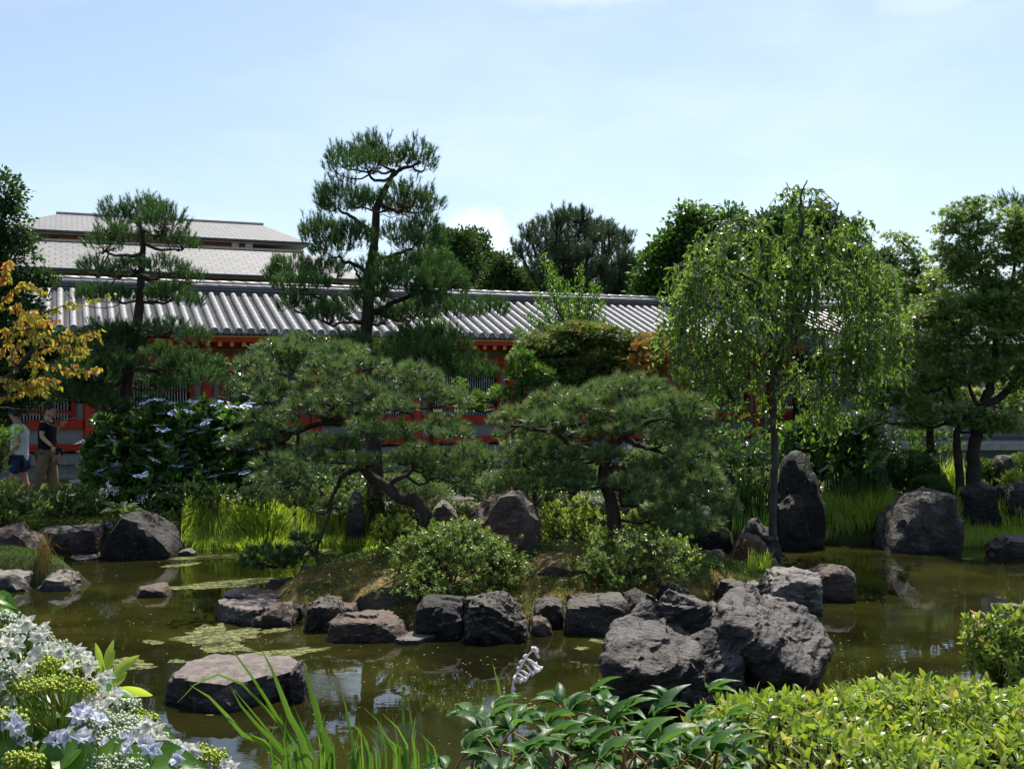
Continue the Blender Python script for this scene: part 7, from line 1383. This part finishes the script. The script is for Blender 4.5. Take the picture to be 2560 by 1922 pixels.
def person(label, sx, Y, facing, J, top_m, bot_m, skin_m, hair_m, cap=None):
    """J: joints in photograph pixels (x, y, depth offset)"""
    g = lambda k: P(J[k][0], J[k][1], Y+(J[k][2] if len(J[k]) > 2 else 0))
    gp = gz(P(sx, 1250, Y)[0], Y); root = thing("person", label, "person", (P(sx, 1250, Y)[0], Y, gp)); f = facing
    hd = g('head'); nk = g('neck'); ch = g('chest'); hp_ = g('hip'); w = .17
    def j(p_, r): return (*[float(q) for q in p_], r)
    shL = nk+A([.0, -w, -.07]); shR = nk+A([.0, w, -.07]); hL = hp_+A([0, -.09, -.03]); hR = hp_+A([0, .09, -.03])
    kn, kf = g('kneeN'), g('kneeF'); an, af = g('ankN'), g('ankF'); en, ef = g('elbN'), g('elbF'); wn_, wf = g('wrN'), g('wrF')
    body = [[j(hp_, .13), j(ch, .135), j(nk-A([0, 0, .07]), .09), j(nk, .055), j(hd-A([0, 0, .05]), .075), j(hd, .088), j(hd+A([-f*.01, 0, .06]), .070)],
            [j(nk-A([0, 0, .07]), .09), j(shL, .055), j(en, .042), j(wn_, .028)], [j(nk-A([0, 0, .07]), .09), j(shR, .055), j(ef, .042), j(wf, .028)],
            [j(hp_, .13), j(hL, .085), j(kn, .058), j((kn+an)/2, .050), j(an, .036)], [j(hp_, .13), j(hR, .085), j(kf, .058), j((kf+af)/2, .050), j(af, .036)]]
    skin("body", body, skin_m, root)
    # face: nose, ear, eyes, mouth
    mb = MB(); V0, F0 = ico(2); fx = f*.088
    mb.add(V0*A([.022, .012, .020])+hd+A([fx, 0, -.005]), F0).add(V0*A([.010, .018, .007])+hd+A([fx*.93, 0, -.045]), F0); part("face", mb, skin_m, root)
    mb = MB().add(V0*A([.018, .010, .026])+hd+A([-f*.01, -.088, -.005]), F0).add(V0*A([.018, .010, .026])+hd+A([-f*.01, .088, -.005]), F0); part("ear", mb, skin_m, root)
    mb = MB()
    for s in (-1, 1): mb.add(V0*A([.006, .011, .006])+hd+A([fx*.90, s*.032, .018]), F0)
    part("eyes", mb, M_BK, root)
    # hair as a shell over the back and top of the head
    V2, F2 = ico(3); hv = V2*A([.104, .098, .112]); k = (V2[:, 0]*f > .35) & (V2[:, 2] < .35); hv[k] *= .80; hv[V2[:, 2] < -.35] *= .78; hv = hv*(1+.05*fbm(V2*6, 3, 3)[:, None]); part("hair", MB().add(hv+hd+A([-f*.012, 0, .022]), F2), hair_m, root)
    # hands with five fingers
    for wr, el in ((wn_, en), (wf, ef)):
        d = unit(wr-el); dn = unit(d+A([0, 0, -.5])); s = unit(np.cross(dn, A([0, 1., 0.1]))); t_ = np.cross(dn, s); pm = wr+dn*.075
        ch_ = [[j(wr, .026), j(wr+dn*.03, .032), j(pm, .034)]]
        for q, (o_, L) in enumerate(((-.026, .055), (-.009, .066), (.009, .062), (.026, .05))): b0_ = pm+s*o_; ch_.append([j(pm, .034), j(b0_+dn*.018, .010), j(b0_+dn*(.018+L*.5)-t_*.006, .009), j(b0_+dn*(.018+L)-t_*.022, .007)])
        ch_.append([j(wr+dn*.03, .032), j(wr+dn*.045+s*-.042, .012), j(wr+dn*.085+s*-.055, .009)]); skin("hand", ch_, skin_m, root, 1)
    sh = [[j(hp_+A([0, 0, -.09]), .168), j(hp_+A([0, 0, .08]), .158), j(ch, .162), j(nk-A([0, 0, .085]), .115), j(nk-A([0, 0, .03]), .068)],
          [j(nk-A([0, 0, .085]), .115), j(shL, .078), j(shL*.35+en*.65, .068)], [j(nk-A([0, 0, .085]), .115), j(shR, .078), j(shR*.35+ef*.65, .068)]]
    skin("shirt", sh, top_m, root)
    if bot_m is M_NV:
        lg = [[j(hp_, .142), j(hL, .105), j(hL*.25+kn*.75, .098)], [j(hp_, .142), j(hR, .105), j(hR*.25+kf*.75, .098)]]
    else:
        lg = [[j(hp_, .148), j(hL, .115), j(kn, .105), j(kn*.15+an*.85, .098)], [j(hp_, .148), j(hR, .115), j(kf, .105), j(kf*.15+af*.85, .098)]]
    skin("shorts" if bot_m is M_NV else "trousers", lg, bot_m, root)
    for a_, kk in ((an, kn), (af, kf)):
        skin("shoe", [[j(a_+A([-f*.03, 0, .02]), .042), j(a_+A([-f*.02, 0, -.045]), .045), j(a_+A([f*.09, 0, -.055]), .040), j(a_+A([f*.15, 0, -.060]), .028)]], M_SHOE, root, 1)
    if cap:
        V2, F2 = ico(3); cv = V2*A([.112, .105, .085]); cv[:, 2] = np.maximum(cv[:, 2], -.005); brim = V2*A([.075, .075, .010])+A([f*.115, 0, .0]); part("cap", MB().add(cv+hd+A([0, 0, .045]), F2).add(brim+hd+A([0, 0, .045]), F2), cap, root)
person("man in a white t-shirt and navy shorts walking left at the left edge", 45, 19.1, -1,
       dict(head=(36, 1037), neck=(45, 1056), chest=(49, 1090), hip=(49, 1148), kneeN=(30, 1196, -.09), ankN=(14, 1244, -.09), kneeF=(61, 1192, .09), ankF=(76, 1240, .09), elbN=(48, 1108, -.2), wrN=(22, 1138, -.22), elbF=(62, 1108, .2), wrF=(58, 1138, .2)), M_WH, M_NV, M_SKIN, M_HAIR, M_CAPN)
person("dark haired person in a black t-shirt and wide khaki trousers, walking behind the azalea", 120, 19.0, 1,
       dict(head=(126, 1024), neck=(118, 1046), chest=(117, 1082), hip=(118, 1136), kneeN=(98, 1186, -.1), ankN=(78, 1240, -.1), kneeF=(132, 1190, .1), ankF=(134, 1244, .1), elbN=(104, 1092, -.2), wrN=(131, 1116, -.24), elbF=(138, 1080, .2), wrF=(147, 1064, .2)), M_BK, M_KH, M_SKIN2, M_HAIR)
cb = P(148, 1128, 18.75); V0, F0 = box(-.05, .05, -.035, .035, -.06, .06); V2, F2 = ico(2)
mb = MB().add(V0+cb, F0).add(V2*A([.05, .04, .045])+cb+A([.04, -.01, -.01]), F2); o_ = thing("camera_bag", "small black camera bag with an orange tag at the khaki trousers' hip", "bag", tuple(cb)); part("bag", mb, M_BK, o_); part("tag", MB().add(*[q if i else q+cb+A([.035, -.07, -.05]) for i, q in enumerate(box(-.012, .012, -.005, .005, -.03, .03))]), M_ORG, o_, False)
V, Fq, Ft, _ = tube([cb+A([0, 0, .05]), P(132, 1080, 18.8), P(116, 1050, 18.9)], .008, .008, 10, 5); part("strap", MB().add(V, Fq, Ft), M_BK, o_)
